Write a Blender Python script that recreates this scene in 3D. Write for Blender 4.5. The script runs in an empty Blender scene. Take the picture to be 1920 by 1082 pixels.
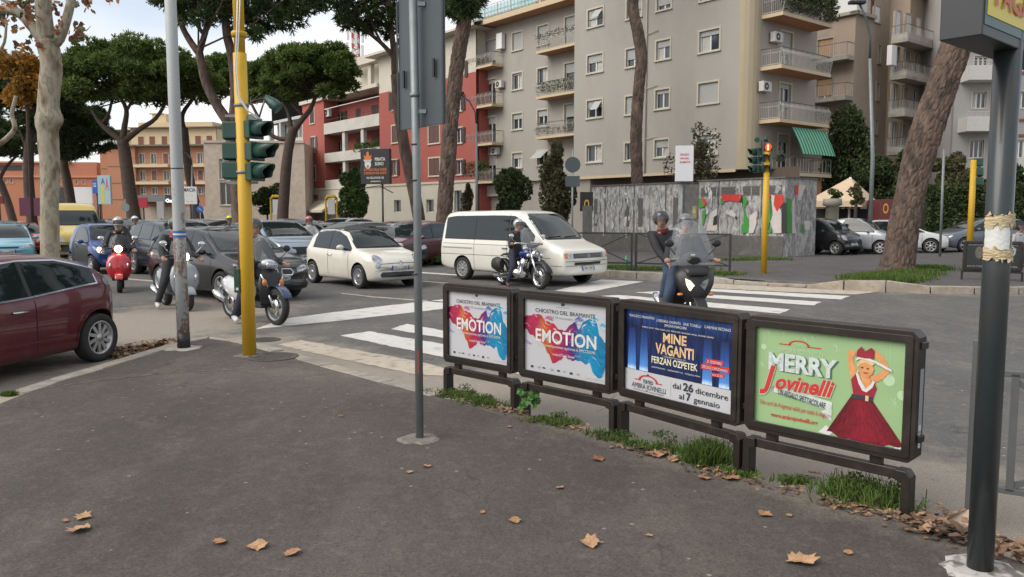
import bpy,bmesh,math,random
import numpy as np
from mathutils import Vector,Matrix,noise
from mathutils.bvhtree import BVHTree
R = math.radians
rng = random.Random(7)
npr = np.random.RandomState(11)
S = bpy.context.scene
COL = S.collection
# ---------------------------------------------------------------- camera
F = 1520.0; HOR = 402.0; CH = 1.83            # focal length in px of the 1920 px wide frame, horizon row, eye height
PITCH = math.atan((541 - HOR) / F)
cd = bpy.data.cameras.new('camera'); cam = bpy.data.objects.new('camera',cd); COL.objects.link(cam)
cd.sensor_width = 36; cd.lens = 36 * F / 1920; cd.clip_start = 0.05; cd.clip_end = 3000
cam.location = (0,0,CH); cam.rotation_euler = (math.pi / 2 - PITCH,0,0)
S.camera = cam
# ---------------------------------------------------------------- sky, sun, exposure
W = bpy.data.worlds.new('World'); S.world = W; W.use_nodes = True
nt = W.node_tree; nt.nodes.clear()
out = nt.nodes.new('ShaderNodeOutputWorld'); bg = nt.nodes.new('ShaderNodeBackground')
sky = nt.nodes.new('ShaderNodeTexSky'); sky.sky_type = 'NISHITA'; sky.sun_disc = False
SUN_EL,SUN_AZ = R(42),R(-118)               # azimuth from +Y, clockwise seen from above
sky.sun_elevation = SUN_EL; sky.sun_rotation = SUN_AZ; sky.dust_density = 2.0; sky.air_density = 1.0
tc = nt.nodes.new('ShaderNodeTexCoord'); mp = nt.nodes.new('ShaderNodeMapping'); mp.inputs['Scale'].default_value = (1.6,1.6,5.5)
nz = nt.nodes.new('ShaderNodeTexNoise'); nz.inputs['Scale'].default_value = 1.3; nz.inputs['Detail'].default_value = 5; nz.inputs['Roughness'].default_value = .45
cr = nt.nodes.new('ShaderNodeValToRGB'); cr.color_ramp.elements[0].position = .40; cr.color_ramp.elements[1].position = .62
cr.color_ramp.elements[0].color = (.38,.38,.38,1); cr.color_ramp.elements[1].color = (.97,.97,.97,1)
mx = nt.nodes.new('ShaderNodeMix'); mx.data_type = 'RGBA'; mx.inputs[7].default_value = (6.5,6.45,6.4,1)
L = nt.links.new
L(tc.outputs['Generated'],mp.inputs[0]); L(mp.outputs[0],nz.inputs[0]); L(nz.outputs[0],cr.inputs[0]); L(cr.outputs[0],mx.inputs[0])
L(sky.outputs[0],mx.inputs[6]); L(mx.outputs[2],bg.inputs[0]); bg.inputs[1].default_value = 0.10; L(bg.outputs[0],out.inputs[0])
sl = bpy.data.lights.new('sun','SUN'); sl.energy = 1.5; sl.angle = R(50); sl.color = (1,.95,.88)
so = bpy.data.objects.new('sun',sl); COL.objects.link(so)
sd = Vector((math.sin(SUN_AZ) * math.cos(SUN_EL),math.cos(SUN_AZ) * math.cos(SUN_EL),math.sin(SUN_EL)))
so.rotation_euler = sd.to_track_quat('Z','Y').to_euler(); so.location = (-20,-20,40)
S.view_settings.view_transform = 'Standard'; S.view_settings.look = 'None'; S.view_settings.exposure = 0.90; S.view_settings.gamma = 1.0
S.view_settings.use_curve_mapping = False
S.render.engine = 'CYCLES'; S.cycles.use_denoising = True
S.cycles.max_bounces = 6; S.cycles.diffuse_bounces = 3; S.cycles.glossy_bounces = 3; S.cycles.transparent_max_bounces = 12; S.cycles.transmission_bounces = 4
S.cycles.use_light_tree = False
# ---------------------------------------------------------------- projection helpers (pixel of the 1920x1082 frame <-> place)
CP,SP = math.cos(PITCH),math.sin(PITCH)
def ray(px,py):
    u = (px - 960) / F; v = -(py - 541) / F
    return Vector((u,CP + v * SP,-SP + v * CP))
def G(px,py,z=0.0):
    d = ray(px,py); t = (z - CH) / d.z
    return Vector((d.x * t,d.y * t,z))
def AT(px,py,Y):
    d = ray(px,py); t = Y / d.y
    return Vector((d.x * t,Y,CH + d.z * t))
# ---------------------------------------------------------------- object helpers
OFF = {}
def link(o,parent=None):
    COL.objects.link(o)
    if parent is not None:
        o.parent = parent
        OFF[o.name] = OFF.get(parent.name,Vector((0,0,0)))
    return o
def tag(o,label=None,cat=None,group=None,kind=None):
    if label: o['label'] = label
    if cat: o['category'] = cat
    if group: o['group'] = group
    if kind: o['kind'] = kind
    return o
def thing(name,label,cat,loc=(0,0,0),rz=0,group=None,rot=None):
    o = bpy.data.objects.new(name,None); COL.objects.link(o); o.empty_display_size = .2
    o.location = loc; o.rotation_euler = rot if rot else (0,0,rz)
    tag(o,label,cat,group)
    return o
def wthing(name,label,cat,loc,group=None):       # a thing whose parts are given in world coordinates
    o = thing(name,label,cat,loc,0,group); OFF[o.name] = Vector(loc); return o
KIDS = {}
def copy_tree(o,parent=None):
    c = o.copy(); COL.objects.link(c); c.parent = parent
    OFF[c.name] = OFF.get(o.name,Vector((0,0,0)))
    for ch in CHILD(o): copy_tree(ch,c)
    return c
def CHILD(o):
    return [x for x in ALLKIDS.get(o.name,[])] if False else list(o.children)
def vlerp(a,b,t): return a + (b - a) * t
class MB:
    def __init__(s): s.v = []; s.f = []; s.m = []; s.sm = []
    def add(s,vs,fs,mi=0,smooth=False):
        n = len(s.v); s.v += [tuple(v) for v in vs]; s.f += [tuple(i + n for i in f) for f in fs]; s.m += [mi] * len(fs); s.sm += [smooth] * len(fs); return s
    def box(s,x0,x1,y0,y1,z0,z1,mi=0,M=None):
        vs = [Vector((x,y,z)) for x in (x0,x1) for y in (y0,y1) for z in (z0,z1)]
        if M is not None: vs = [M @ v for v in vs]
        return s.add(vs,[(0,1,3,2),(4,6,7,5),(0,4,5,1),(2,3,7,6),(0,2,6,4),(1,5,7,3)],mi)
    def bar(s,a,b,w,h,mi=0,up=Vector((0,0,1))):
        a = Vector(a); b = Vector(b); d = (b - a); l = d.length
        if l < 1e-6: return s
        d /= l
        if abs(d.dot(up)) > .98: up = Vector((0,1,0))
        x = d.cross(up).normalized(); y = x.cross(d)
        vs = []
        for p in (a,b):
            for i,j in ((-1,-1),(1,-1),(1,1),(-1,1)): vs.append(p + x * (w / 2 * i) + y * (h / 2 * j))
        return s.add(vs,[(3,2,1,0),(4,5,6,7),(0,1,5,4),(1,2,6,5),(2,3,7,6),(3,0,4,7)],mi)
    def tube(s,pts,rad,n=8,mi=0,cap=True,jit=0.0,ell=None,up=None):
        pts = [Vector(p) for p in pts]; k = len(pts)
        if not hasattr(rad,'__len__'): rad = [rad] * k
        rings = []; ref = Vector(up) if up else None
        for i,p in enumerate(pts):
            d = (pts[min(i + 1,k - 1)] - pts[max(i - 1,0)])
            if d.length < 1e-9: d = Vector((0,0,1))
            d.normalize()
            if ref is None:
                ref = Vector((0,0,1)) if abs(d.z) < .9 else Vector((0,1,0))
            x = (ref - d * ref.dot(d))
            if x.length < 1e-4: x = Vector((1,0,0)) - d * d.x
            x.normalize(); ref = x.copy() if not up else ref
            y = d.cross(x)
            r = rad[i]; ra,rb = (r if hasattr(r,'__len__') else (r,r))
            ring = []
            for j in range(n):
                a = 2 * math.pi * j / n; q = 1 + (rng.uniform(-jit,jit) if jit else 0)
                ring.append(p + x * (math.cos(a) * ra * q) + y * (math.sin(a) * rb * q))
            rings.append(ring)
        vs = [v for r_ in rings for v in r_]; fs = []
        for i in range(k - 1):
            for j in range(n):
                a = i * n + j; b = i * n + (j + 1) % n; fs.append((a,b,b + n,a + n))
        s.add(vs,fs,mi,True)
        if cap:
            n0 = len(s.v) - k * n
            s.f.append(tuple(n0 + j for j in reversed(range(n)))); s.m.append(mi); s.sm.append(False)
            s.f.append(tuple(n0 + (k - 1) * n + j for j in range(n))); s.m.append(mi); s.sm.append(False)
        return s
    def lathe(s,prof,n=24,M=None,mi=0,smooth=True):       # prof: (r, z) round local z
        vs = []; k = len(prof)
        for r,z in prof:
            for j in range(n):
                a = 2 * math.pi * j / n; v = Vector((r * math.cos(a),r * math.sin(a),z)); vs.append(M @ v if M is not None else v)
        fs = [(i * n + j,i * n + (j + 1) % n,(i + 1) * n + (j + 1) % n,(i + 1) * n + j) for i in range(k - 1) for j in range(n)]
        return s.add(vs,fs,mi,smooth)
    def disc(s,c,r,nrm,n=20,mi=0):
        q = Vector(nrm).to_track_quat('Z','Y'); c = Vector(c)
        return s.add([c + q @ Vector((r * math.cos(2 * math.pi * j / n),r * math.sin(2 * math.pi * j / n),0)) for j in range(n)],[tuple(range(n))],mi)
    def ball(s,c,r,n=10,mi=0):
        c = Vector(c); rr = r if hasattr(r,'__len__') else (r,r,r)
        k = max(4,n // 2); vs = []
        for i in range(k + 1):
            t = math.pi * i / k; q = max(math.sin(t),.001)
            for j in range(n):
                a = 2 * math.pi * j / n; vs.append(c + Vector((rr[0] * q * math.cos(a),rr[1] * q * math.sin(a),rr[2] * math.cos(t))))
        fs = [(i * n + j,(i + 1) * n + j,(i + 1) * n + (j + 1) % n,i * n + (j + 1) % n) for i in range(k) for j in range(n)]
        return s.add(vs,fs,mi,True)
    def poly(s,pts,t=0.0,nrm=None,mi=0):                   # flat outline, extruded by t along nrm
        pts = [Vector(p) for p in pts]; n = len(pts)
        if not t: return s.add(pts,[tuple(range(n))],mi)
        d = Vector(nrm) * t
        vs = pts + [p + d for p in pts]
        return s.add(vs,[tuple(reversed(range(n))),tuple(range(n,2 * n))] + [(i,(i + 1) % n,(i + 1) % n + n,i + n) for i in range(n)],mi)
    def build(s,name,mats,parent=None,loc=None,bevel=0,smooth=None):
        me = bpy.data.meshes.new(name); off = OFF.get(parent.name,None) if parent is not None else None
        vs = s.v
        if off is not None and off.length > 0: vs = [(a - off.x,b - off.y,c - off.z) for a,b,c in vs]
        me.from_pydata(vs,[],s.f)
        if not isinstance(mats,(list,tuple)): mats = [mats]
        for m in mats: me.materials.append(m)
        if me.polygons:
            me.polygons.foreach_set('material_index',s.m)
            me.polygons.foreach_set('use_smooth',s.sm if smooth is None else [smooth] * len(s.f))
        me.update()
        o = bpy.data.objects.new(name,me)
        if bevel:
            b = o.modifiers.new('bevel','BEVEL'); b.width = bevel; b.segments = 2; b.limit_method = 'ANGLE'
        link(o,parent)
        if loc is not None: o.location = loc
        return o
def npmesh(name,V,Fc,mats,parent=None,smooth=False,mi=None):     # big meshes from numpy arrays, faces of one size
    V = np.asarray(V,dtype=np.float32); Fc = np.asarray(Fc,dtype=np.int32)
    off = OFF.get(parent.name,None) if parent is not None else None
    if off is not None: V = V - np.array(off,dtype=np.float32)
    me = bpy.data.meshes.new(name); k = Fc.shape[1]
    me.vertices.add(len(V)); me.vertices.foreach_set('co',V.ravel())
    me.loops.add(Fc.size); me.loops.foreach_set('vertex_index',Fc.ravel())
    me.polygons.add(len(Fc)); me.polygons.foreach_set('loop_start',np.arange(0,Fc.size,k,dtype=np.int32))
    if not isinstance(mats,(list,tuple)): mats = [mats]
    for m in mats: me.materials.append(m)
    if mi is not None: me.polygons.foreach_set('material_index',np.asarray(mi,dtype=np.int32))
    me.polygons.foreach_set('use_smooth',np.full(len(Fc),smooth))
    me.update(calc_edges=True)
    return link(bpy.data.objects.new(name,me),parent)
# ---------------------------------------------------------------- materials
MATS = {}
def mat(name,col,rough=.6,metal=0.,var=0.,vs=6.,bump=0.,bs=60.,coat=0.,emit=0.,ecol=None,spec=.5,col2=None,thr=(.4,.6),stretch=None,dirt=None,alpha=1.,trans=0.,rnd=0.):
    """principled material; var: amount of noise in brightness, col2: second colour mixed by noise, dirt: (colour, amount, scale)"""
    if name in MATS: return MATS[name]
    m = bpy.data.materials.new(name); m.use_nodes = True; nt = m.node_tree; p = nt.nodes['Principled BSDF']; L = nt.links.new; N = nt.nodes.new
    col = tuple(col) + (1,) if len(col) == 3 else col
    p.inputs['Base Color'].default_value = col; p.inputs['Roughness'].default_value = rough; p.inputs['Metallic'].default_value = metal
    p.inputs['Specular IOR Level'].default_value = spec; p.inputs['Coat Weight'].default_value = coat; p.inputs['Coat Roughness'].default_value = .04
    p.inputs['Alpha'].default_value = alpha; p.inputs['Transmission Weight'].default_value = trans
    if emit: p.inputs['Emission Strength'].default_value = emit; p.inputs['Emission Color'].default_value = tuple(ecol or col[:3]) + (1,)
    cur = None
    if var or col2 or bump or dirt or rnd:
        t = N('ShaderNodeTexCoord'); mp = N('ShaderNodeMapping'); L(t.outputs['Object'],mp.inputs[0])
        if stretch: mp.inputs['Scale'].default_value = stretch
    def noise_(scale,detail=6,rough_=.6):
        n = N('ShaderNodeTexNoise'); n.inputs['Scale'].default_value = scale; n.inputs['Detail'].default_value = detail; n.inputs['Roughness'].default_value = rough_; L(mp.outputs[0],n.inputs[0]); return n
    if col2:
        n = noise_(vs * .5); r_ = N('ShaderNodeMapRange'); r_.inputs[1].default_value = thr[0]; r_.inputs[2].default_value = thr[1]; L(n.outputs[0],r_.inputs[0])
        x = N('ShaderNodeMix'); x.data_type = 'RGBA'; x.inputs[6].default_value = col; x.inputs[7].default_value = tuple(col2) + (1,); L(r_.outputs[0],x.inputs[0]); cur = x.outputs[2]
    if dirt:
        n = noise_(dirt[2],8,.65); r_ = N('ShaderNodeMapRange'); r_.inputs[1].default_value = .5; r_.inputs[2].default_value = .72; r_.inputs[4].default_value = dirt[1]; L(n.outputs[0],r_.inputs[0])
        x = N('ShaderNodeMix'); x.data_type = 'RGBA'; x.inputs[6].default_value = col; x.inputs[7].default_value = tuple(dirt[0]) + (1,); L(r_.outputs[0],x.inputs[0])
        if cur is not None: L(cur,x.inputs[6])
        cur = x.outputs[2]
    if var:
        n = noise_(vs); r_ = N('ShaderNodeMapRange'); r_.inputs[1].default_value = .25; r_.inputs[2].default_value = .75; r_.inputs[3].default_value = 1 - var; r_.inputs[4].default_value = 1 + var; L(n.outputs[0],r_.inputs[0])
        x = N('ShaderNodeMix'); x.data_type = 'RGBA'; x.blend_type = 'MULTIPLY'; x.inputs[0].default_value = 1; x.inputs[6].default_value = col
        if cur is not None: L(cur,x.inputs[6])
        L(r_.outputs[0],x.inputs[7]); cur = x.outputs[2]
    if rnd:
        oi = N('ShaderNodeNewGeometry'); r_ = N('ShaderNodeMapRange'); r_.inputs[3].default_value = 1 - rnd; r_.inputs[4].default_value = 1 + rnd; L(oi.outputs['Random Per Island'],r_.inputs[0])
        x = N('ShaderNodeMix'); x.data_type = 'RGBA'; x.blend_type = 'MULTIPLY'; x.inputs[0].default_value = 1; x.inputs[6].default_value = col
        if cur is not None: L(cur,x.inputs[6])
        L(r_.outputs[0],x.inputs[7]); cur = x.outputs[2]
    if cur is not None: L(cur,p.inputs['Base Color'])
    if bump:
        n = noise_(bs,4); b = N('ShaderNodeBump'); b.inputs['Strength'].default_value = bump; b.inputs['Distance'].default_value = .02; L(n.outputs[0],b.inputs['Height']); L(b.outputs[0],p.inputs['Normal'])
    MATS[name] = m
    return m
def paint(name,col,metal=.0,rough=.28): return mat(name,col,rough,metal,coat=.7,var=.04,vs=3,dirt=((.30,.27,.23),.09,2.5))
# flat print helpers ----------------------------------------------
def txt(s,x,z,h,mt,parent,w=None,y=-.004,bold=0.0,shear=0.,align='LEFT',name='lettering',rz=0.,spacing=1.,plane='xz',thick=.0008):
    cu = bpy.data.curves.new('t','FONT'); cu.body = s; cu.size = 1; cu.align_x = 'LEFT'; cu.offset = bold; cu.shear = shear; cu.space_character = spacing; cu.resolution_u = 3; cu.extrude = 0
    o = bpy.data.objects.new('t',cu); COL.objects.link(o)
    dg = bpy.context.evaluated_depsgraph_get(); me = bpy.data.meshes.new_from_object(o.evaluated_get(dg)); bpy.data.objects.remove(o); bpy.data.curves.remove(cu)
    n = len(me.vertices)
    if n == 0: return None
    co = np.empty(n * 3,dtype=np.float32); me.vertices.foreach_get('co',co); co = co.reshape(-1,3)
    x0,x1 = co[:,0].min(),co[:,0].max(); sc = h / .70
    sx = (w / (x1 - x0)) if w else sc
    X = (co[:,0] - x0) * sx; Z = co[:,1] * sc; wd = (x1 - x0) * sx
    if align == 'CENTER': X -= wd / 2
    if align == 'RIGHT': X -= wd
    c,s_ = math.cos(rz),math.sin(rz)
    X,Z = X * c - Z * s_,X * s_ + Z * c
    co = np.stack([X + x,np.full(n,y),Z + z],1)
    me.vertices.foreach_set('co',co.astype(np.float32).ravel()); me.materials.clear(); me.materials.append(mt); me.update(); me.name = name
    return link(bpy.data.objects.new(name,me),parent)
# ================================================================ ground, road, pavements
def polyline_pts(px,z): return [G(x,y,z) for x,y in px]
def resample(P,step):
    out = [P[0].copy()]; acc = 0
    for a,b in zip(P[:-1],P[1:]):
        l = (b - a).length; d = step - acc
        while d < l: out.append(a + (b - a) * (d / l)); d += step
        acc = l - (d - step)
    if (out[-1] - P[-1]).length > step * .2: out.append(P[-1].copy())
    return out
NEAR_KERB = polyline_pts([(-140,800),(0,742),(60,722),(110,706),(190,685),(250,667),(310,648),(355,635),(400,631),(440,634),(490,646),(560,664),(640,687),(720,708),(800,727),(836,738)],.12)
WEEDLINE = polyline_pts([(836,738),(975,772),(1150,820),(1395,893),(1600,950),(1705,978),(1800,1012),(1920,1056),(2300,1190)],.12)
FAR_KERB = polyline_pts([(600,473),(700,482),(793,491),(833,496),(980,509),(1128,519),(1232,526),(1339,530),(1430,536),(1540,541),(1592,545),(1676,549),(1760,551),(1840,552),(1920,553),(2100,556)],0)
def seg_dist(P,line):
    P = P[:,None,:]; A = np.array([(p.x,p.y) for p in line[:-1]])[None]; B = np.array([(p.x,p.y) for p in line[1:]])[None]
    AB = B - A; t = np.clip(((P - A) * AB).sum(2) / (AB ** 2).sum(2),0,1); return np.sqrt((((A + AB * t[...,None]) - P) ** 2).sum(2)).min(1)
def surface_mat(name,base,dust,dark,bumpy=.5,wear=.25,speck=.35):
    m = bpy.data.materials.new(name); m.use_nodes = True; nt = m.node_tree; N = nt.nodes.new; L = nt.links.new; p = nt.nodes['Principled BSDF']; p.inputs['Roughness'].default_value = .88; p.inputs['Specular IOR Level'].default_value = .3
    tc = N('ShaderNodeTexCoord'); at = N('ShaderNodeAttribute'); at.attribute_name = 'dust'
    def noi(sc,det=6,ro=.6,st=None):
        n = N('ShaderNodeTexNoise'); n.inputs['Scale'].default_value = sc; n.inputs['Detail'].default_value = det; n.inputs['Roughness'].default_value = ro
        if st: q = N('ShaderNodeMapping'); q.inputs['Scale'].default_value = st; L(tc.outputs['Object'],q.inputs[0]); L(q.outputs[0],n.inputs[0])
        else: L(tc.outputs['Object'],n.inputs[0])
        return n.outputs[0]
    def mr(i,a,b,c=0.,d=1.):
        r = N('ShaderNodeMapRange'); r.inputs[1].default_value = a; r.inputs[2].default_value = b; r.inputs[3].default_value = c; r.inputs[4].default_value = d; L(i,r.inputs[0]); return r.outputs[0]
    def mix(f,a,b,bl='MIX'):
        x = N('ShaderNodeMix'); x.data_type = 'RGBA'; x.blend_type = bl
        for s_,v in ((6,a),(7,b)):
            if isinstance(v,tuple): x.inputs[s_].default_value = v + (1,)
            else: L(v,x.inputs[s_])
        if isinstance(f,float): x.inputs[0].default_value = f
        else: L(f,x.inputs[0])
        return x.outputs[2]
    def mth(op,a,b):
        x = N('ShaderNodeMath'); x.operation = op
        for s_,v in ((0,a),(1,b)):
            if isinstance(v,(int,float)): x.inputs[s_].default_value = v
            else: L(v,x.inputs[s_])
        x.use_clamp = op == 'MULTIPLY'; return x.outputs[0]
    c = mix(mr(noi(.55,5),.38,.66),base,dark)
    c = mix(mr(noi(1.7,7,.7,(1,.45,1)),.50,.75,0,wear),c,dust)
    d = mth('ADD',at.outputs['Fac'],mr(noi(2.2,8,.7),.3,.7,-.32,.32)); d = mr(d,.12,.62,0,.9)
    c = mix(d,c,dust)
    c = mix(mr(noi(120,3,.8),.30,.72,1 - speck,1 + speck),(0.,0.,0.),c) if False else c
    c = mix(mr(noi(11,6,.75),.52,.72,0,.45),c,dust); c = mix(mr(noi(7,7,.8),.56,.74,0,.5),c,tuple(x * .6 for x in dark))
    s_ = mr(noi(70,4,.85),.30,.70,1 - speck,1 + speck); c2 = N('ShaderNodeMix'); c2.data_type = 'RGBA'; c2.blend_type = 'MULTIPLY'; c2.inputs[0].default_value = 1; L(c,c2.inputs[6]); L(s_,c2.inputs[7]); c = c2.outputs[2]
    # scattered pale specks and fine hair cracks
    v = N('ShaderNodeTexVoronoi'); v.inputs['Scale'].default_value = 5; v.inputs['Randomness'].default_value = 1; L(tc.outputs['Object'],v.inputs[0]); c = mix(mr(v.outputs['Distance'],.045,.075,.75,0),c,tuple(x * 1.9 for x in dust))
    wv = N('ShaderNodeTexVoronoi'); wv.feature = 'DISTANCE_TO_EDGE'; wv.inputs['Scale'].default_value = .42
    nn = N('ShaderNodeTexNoise'); nn.inputs['Scale'].default_value = 1.1; nn.inputs['Detail'].default_value = 6; L(tc.outputs['Object'],nn.inputs[0]); va = N('ShaderNodeVectorMath'); va.operation = 'MULTIPLY_ADD'; va.inputs[1].default_value = (1.6,1.6,1.6); L(nn.outputs['Color'],va.inputs[0]); L(tc.outputs['Object'],va.inputs[2]); L(va.outputs[0],wv.inputs[0])
    ck = mth('MULTIPLY',mr(wv.outputs[0],.0,.006,1,0),mr(noi(.35,2),.50,.58)); c = mix(mth('MULTIPLY',ck,.55),c,(.03,.028,.026))
    L(c,p.inputs['Base Color'])
    b = N('ShaderNodeBump'); b.inputs['Strength'].default_value = bumpy; b.inputs['Distance'].default_value = .012; L(noi(130,5,.7),b.inputs['Height'])
    b2 = N('ShaderNodeBump'); b2.inputs['Strength'].default_value = .35; b2.inputs['Distance'].default_value = .05; L(noi(3,4),b2.inputs['Height']); L(b.outputs[0],b2.inputs['Normal']); L(b2.outputs[0],p.inputs['Normal'])
    return m
M_ROAD = surface_mat('road_asphalt',(.112,.108,.103),(.275,.238,.195),(.088,.085,.082),wear=.3,speck=.5)
M_PAVE = surface_mat('pavement_asphalt',(.088,.075,.066),(.165,.140,.115),(.060,.051,.045),wear=.38,speck=.55)
M_PAVE2 = surface_mat('far_pavement_asphalt',(.088,.082,.080),(.19,.17,.15),(.07,.066,.065))
M_GROUND = mat('ground',(.11,.105,.10),.95,var=.2,vs=.2)
def grid_sheet(name,x0,x1,y0,y1,st,z,m,dustf,inside=None):
    xs = np.arange(x0,x1 + st,st); ys = np.arange(y0,y1 + st,st); nx,ny = len(xs),len(ys)
    X,Y = np.meshgrid(xs,ys); P = np.stack([X.ravel(),Y.ravel()],1)
    i = np.arange((nx - 1) * (ny - 1)); a = (i // (nx - 1)) * nx + i % (nx - 1); Fc = np.stack([a,a + 1,a + nx + 1,a + nx],1)
    o = npmesh(name,np.column_stack([P,np.full(len(P),z)]),Fc,m); me = o.data
    at = me.attributes.new('dust','FLOAT','POINT'); at.data.foreach_set('value',dustf(P).astype(np.float32)); return o
g = MB().add([(-900,-60,-.03),(900,-60,-.03),(900,1500,-.03),(-900,1500,-.03)],[(0,1,2,3)]).build('ground',M_GROUND); tag(g,kind='structure')
def road_dust(P):
    d = seg_dist(P,WEEDLINE); v = np.clip(1.0 - (d - .9) / 1.3,0,1) * 1.0
    d2 = seg_dist(P,NEAR_KERB); v = np.maximum(v,np.clip(1.1 - d2 / 1.5,0,1) * .85)
    c = G(320,600); v = np.maximum(v,np.clip(1.25 - np.hypot((P[:,0] - c.x) / 1.0,(P[:,1] - c.y) / 2.2) / 2.0,0,1) * .95)
    d3 = seg_dist(P,FAR_KERB); return np.maximum(v,np.clip(.8 - d3 / .5,0,1) * .7)
r = grid_sheet('road',-46,34,-4,74,.4,0,M_ROAD,road_dust); tag(r,kind='structure')
# near pavement: one raised sheet
def poly_sheet(name,pts,z,m,dustf,step=.35,skirt=.2):
    bm = bmesh.new(); vs = [bm.verts.new((p[0],p[1],z)) for p in pts]; f = bm.faces.new(vs); 
    if f.normal.z < 0: f.normal_flip()
    x0 = min(p[0] for p in pts); x1 = max(p[0] for p in pts); y0 = min(p[1] for p in pts); y1 = max(p[1] for p in pts)
    x = x0 + step
    bmesh.ops.triangulate(bm,faces=bm.faces[:])
    while x < x1: bmesh.ops.bisect_plane(bm,geom=bm.verts[:] + bm.edges[:] + bm.faces[:],plane_co=(x,0,0),plane_no=(1,0,0)); x += step
    y = y0 + step
    while y < y1: bmesh.ops.bisect_plane(bm,geom=bm.verts[:] + bm.edges[:] + bm.faces[:],plane_co=(0,y,0),plane_no=(0,1,0)); y += step
    for f in bm.faces:
        if f.normal.z < 0: f.normal_flip()
    be = [e for e in bm.edges if e.is_boundary]; r_ = bmesh.ops.extrude_edge_only(bm,edges=be)
    for v in r_['geom']:
        if isinstance(v,bmesh.types.BMVert): v.co.z -= skirt
    me = bpy.data.meshes.new(name); bm.to_mesh(me); bm.free(); me.materials.append(m)
    co = np.empty(len(me.vertices) * 3,dtype=np.float32); me.vertices.foreach_get('co',co); P = co.reshape(-1,3)[:,:2].astype(float)
    at = me.attributes.new('dust','FLOAT','POINT'); at.data.foreach_set('value',dustf(P).astype(np.float32))
    return link(bpy.data.objects.new(name,me))
def pave_dust(P):
    d = seg_dist(P,WEEDLINE); v = np.clip(.75 - d / .42,0,1)
    c = G(560,700,.12); v = np.maximum(v,np.clip(1 - np.hypot((P[:,0] - c.x) / 1.8,(P[:,1] - c.y) / .9),0,1) * .35)
    d2 = seg_dist(P,NEAR_KERB); return np.maximum(v,np.clip(.5 - d2 / .6,0,1))
def offset_line(P,d):
    out = []
    for i,p in enumerate(P):
        t = (P[min(i + 1,len(P) - 1)] - P[max(i - 1,0)]); t.z = 0; t.normalize(); out.append(p + Vector((t.y,-t.x,0)) * d)
    return out
inner = offset_line(NEAR_KERB,.17)
pv = [(p.x,p.y) for p in inner] + [(p.x,p.y) for p in WEEDLINE[1:]] + [(6,-3),(-9,-3)]
tag(poly_sheet('pavement',pv,.12,M_PAVE,pave_dust),kind='structure')
fk_in = offset_line(FAR_KERB,-.26)
FPTS = [(p.x,p.y) for p in fk_in] + [(34,18),(34,90),(9,90),(4.5,60),(1.5,43),(-2,36.5),(-5,39)]
tag(poly_sheet('far_pavement',FPTS,.12,M_PAVE2,lambda P: np.clip(.6 - seg_dist(P,FAR_KERB) / 1.2,0,1),step=.8),kind='structure')
# kerbs of single stones
M_STONE = [mat('kerb_stone_%s' % n_,c,.9,var=.32,vs=7,bump=.8,bs=25,dirt=((.10,.085,.07),.75,3.5),spec=.25) for n_,c in (('pale',(.34,.31,.26)),('warm',(.33,.285,.225)),('grey',(.27,.25,.215)))]
def kerb(name,line,width,z0,ztop,step,side):
    P = resample(line,step); Q = offset_line(P,side * width)
    base = MB()
    for i in range(len(P) - 1): base.add([P[i].to_3d() * 1,P[i + 1],Q[i + 1],Q[i]],[(0,1,2,3)])
    base.v = [(a,b,z0 + .012) for a,b,c in base.v]
    root = tag(base.build(name,M_STONE[2]),kind='structure')
    for i in range(len(P) - 1):
        n = MB(); gap = .012; a,b,c,d = P[i],P[i + 1],Q[i + 1],Q[i]; t = (b - a).normalized() * gap
        za,zb = ztop(a),ztop(b); j = rng.uniform(-.006,.010)
        v = [a + t,a.lerp(b,.5),b - t,c - t,d.lerp(c,.5),d + t]; zz = [za,(za + zb) / 2,zb,zb,(za + zb) / 2,za]
        jit = [Vector((rng.uniform(-.008,.008),rng.uniform(-.008,.008),0)) for _ in v]
        top = [Vector((p.x,p.y,z + j + rng.uniform(-.004,.004))) + q for p,z,q in zip(v,zz,jit)]; bot = [Vector((p.x,p.y,z0 - .02)) + q for p,q in zip(v,jit)]
        n.add(bot + top,[(6,7,8,9,10,11),(0,1,7,6),(1,2,8,7),(2,3,9,8),(3,4,10,9),(4,5,11,10),(5,0,6,11)])
        o = n.build('kerb_stone',M_STONE[rng.randrange(3)],root)
        bv = o.modifiers.new('bevel','BEVEL'); bv.width = .012; bv.segments = 2
    return root
kerb('kerb',NEAR_KERB,.185,0,lambda p: .127,.62,1)
def fz(p):
    px = 960 + p.x / p.y * F
    if px < 1290: return .20
    if px < 1400: return .20 - (px - 1290) / 110 * .12
    if px < 1545: return .07
    if px < 1590: return .07 + (px - 1545) / 45 * .19
    if px < 1680: return .27
    return .17
kerb('kerb',FAR_KERB,.28,0,fz,.95,-1)
# painted markings
M_WHITE = mat('road_paint',(.55,.53,.49),.8,col2=(.20,.19,.175),vs=9,thr=(.56,.74),var=.12)
M_WORN = mat('worn_road_paint',(.43,.37,.29),.85,col2=(.22,.195,.165),vs=13,thr=(.50,.68),var=.15)
def marking(pts,m=None,name='road_marking',z=.004,rough=True):
    P = [G(x,y,z) for x,y in pts]; Q = []
    for a,b in zip(P,P[1:] + P[:1]):
        n = max(2,int((b - a).length / .12))
        for i in range(n):
            q = a.lerp(b,i / n)
            if rough and i: q = q + Vector((rng.uniform(-.018,.018),rng.uniform(-.022,.022),0))
            Q.append(q)
    o = MB().add(Q,[tuple(range(len(Q)))]).build(name,m or M_WHITE)
    if o.data.polygons[0].normal.z < 0: o.data.flip_normals()
    return tag(o,kind='structure')
marking([(480,617),(528,598),(700,576),(832,561),(980,545),(985,560),(832,579),(620,603)],name='stop_line')
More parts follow.
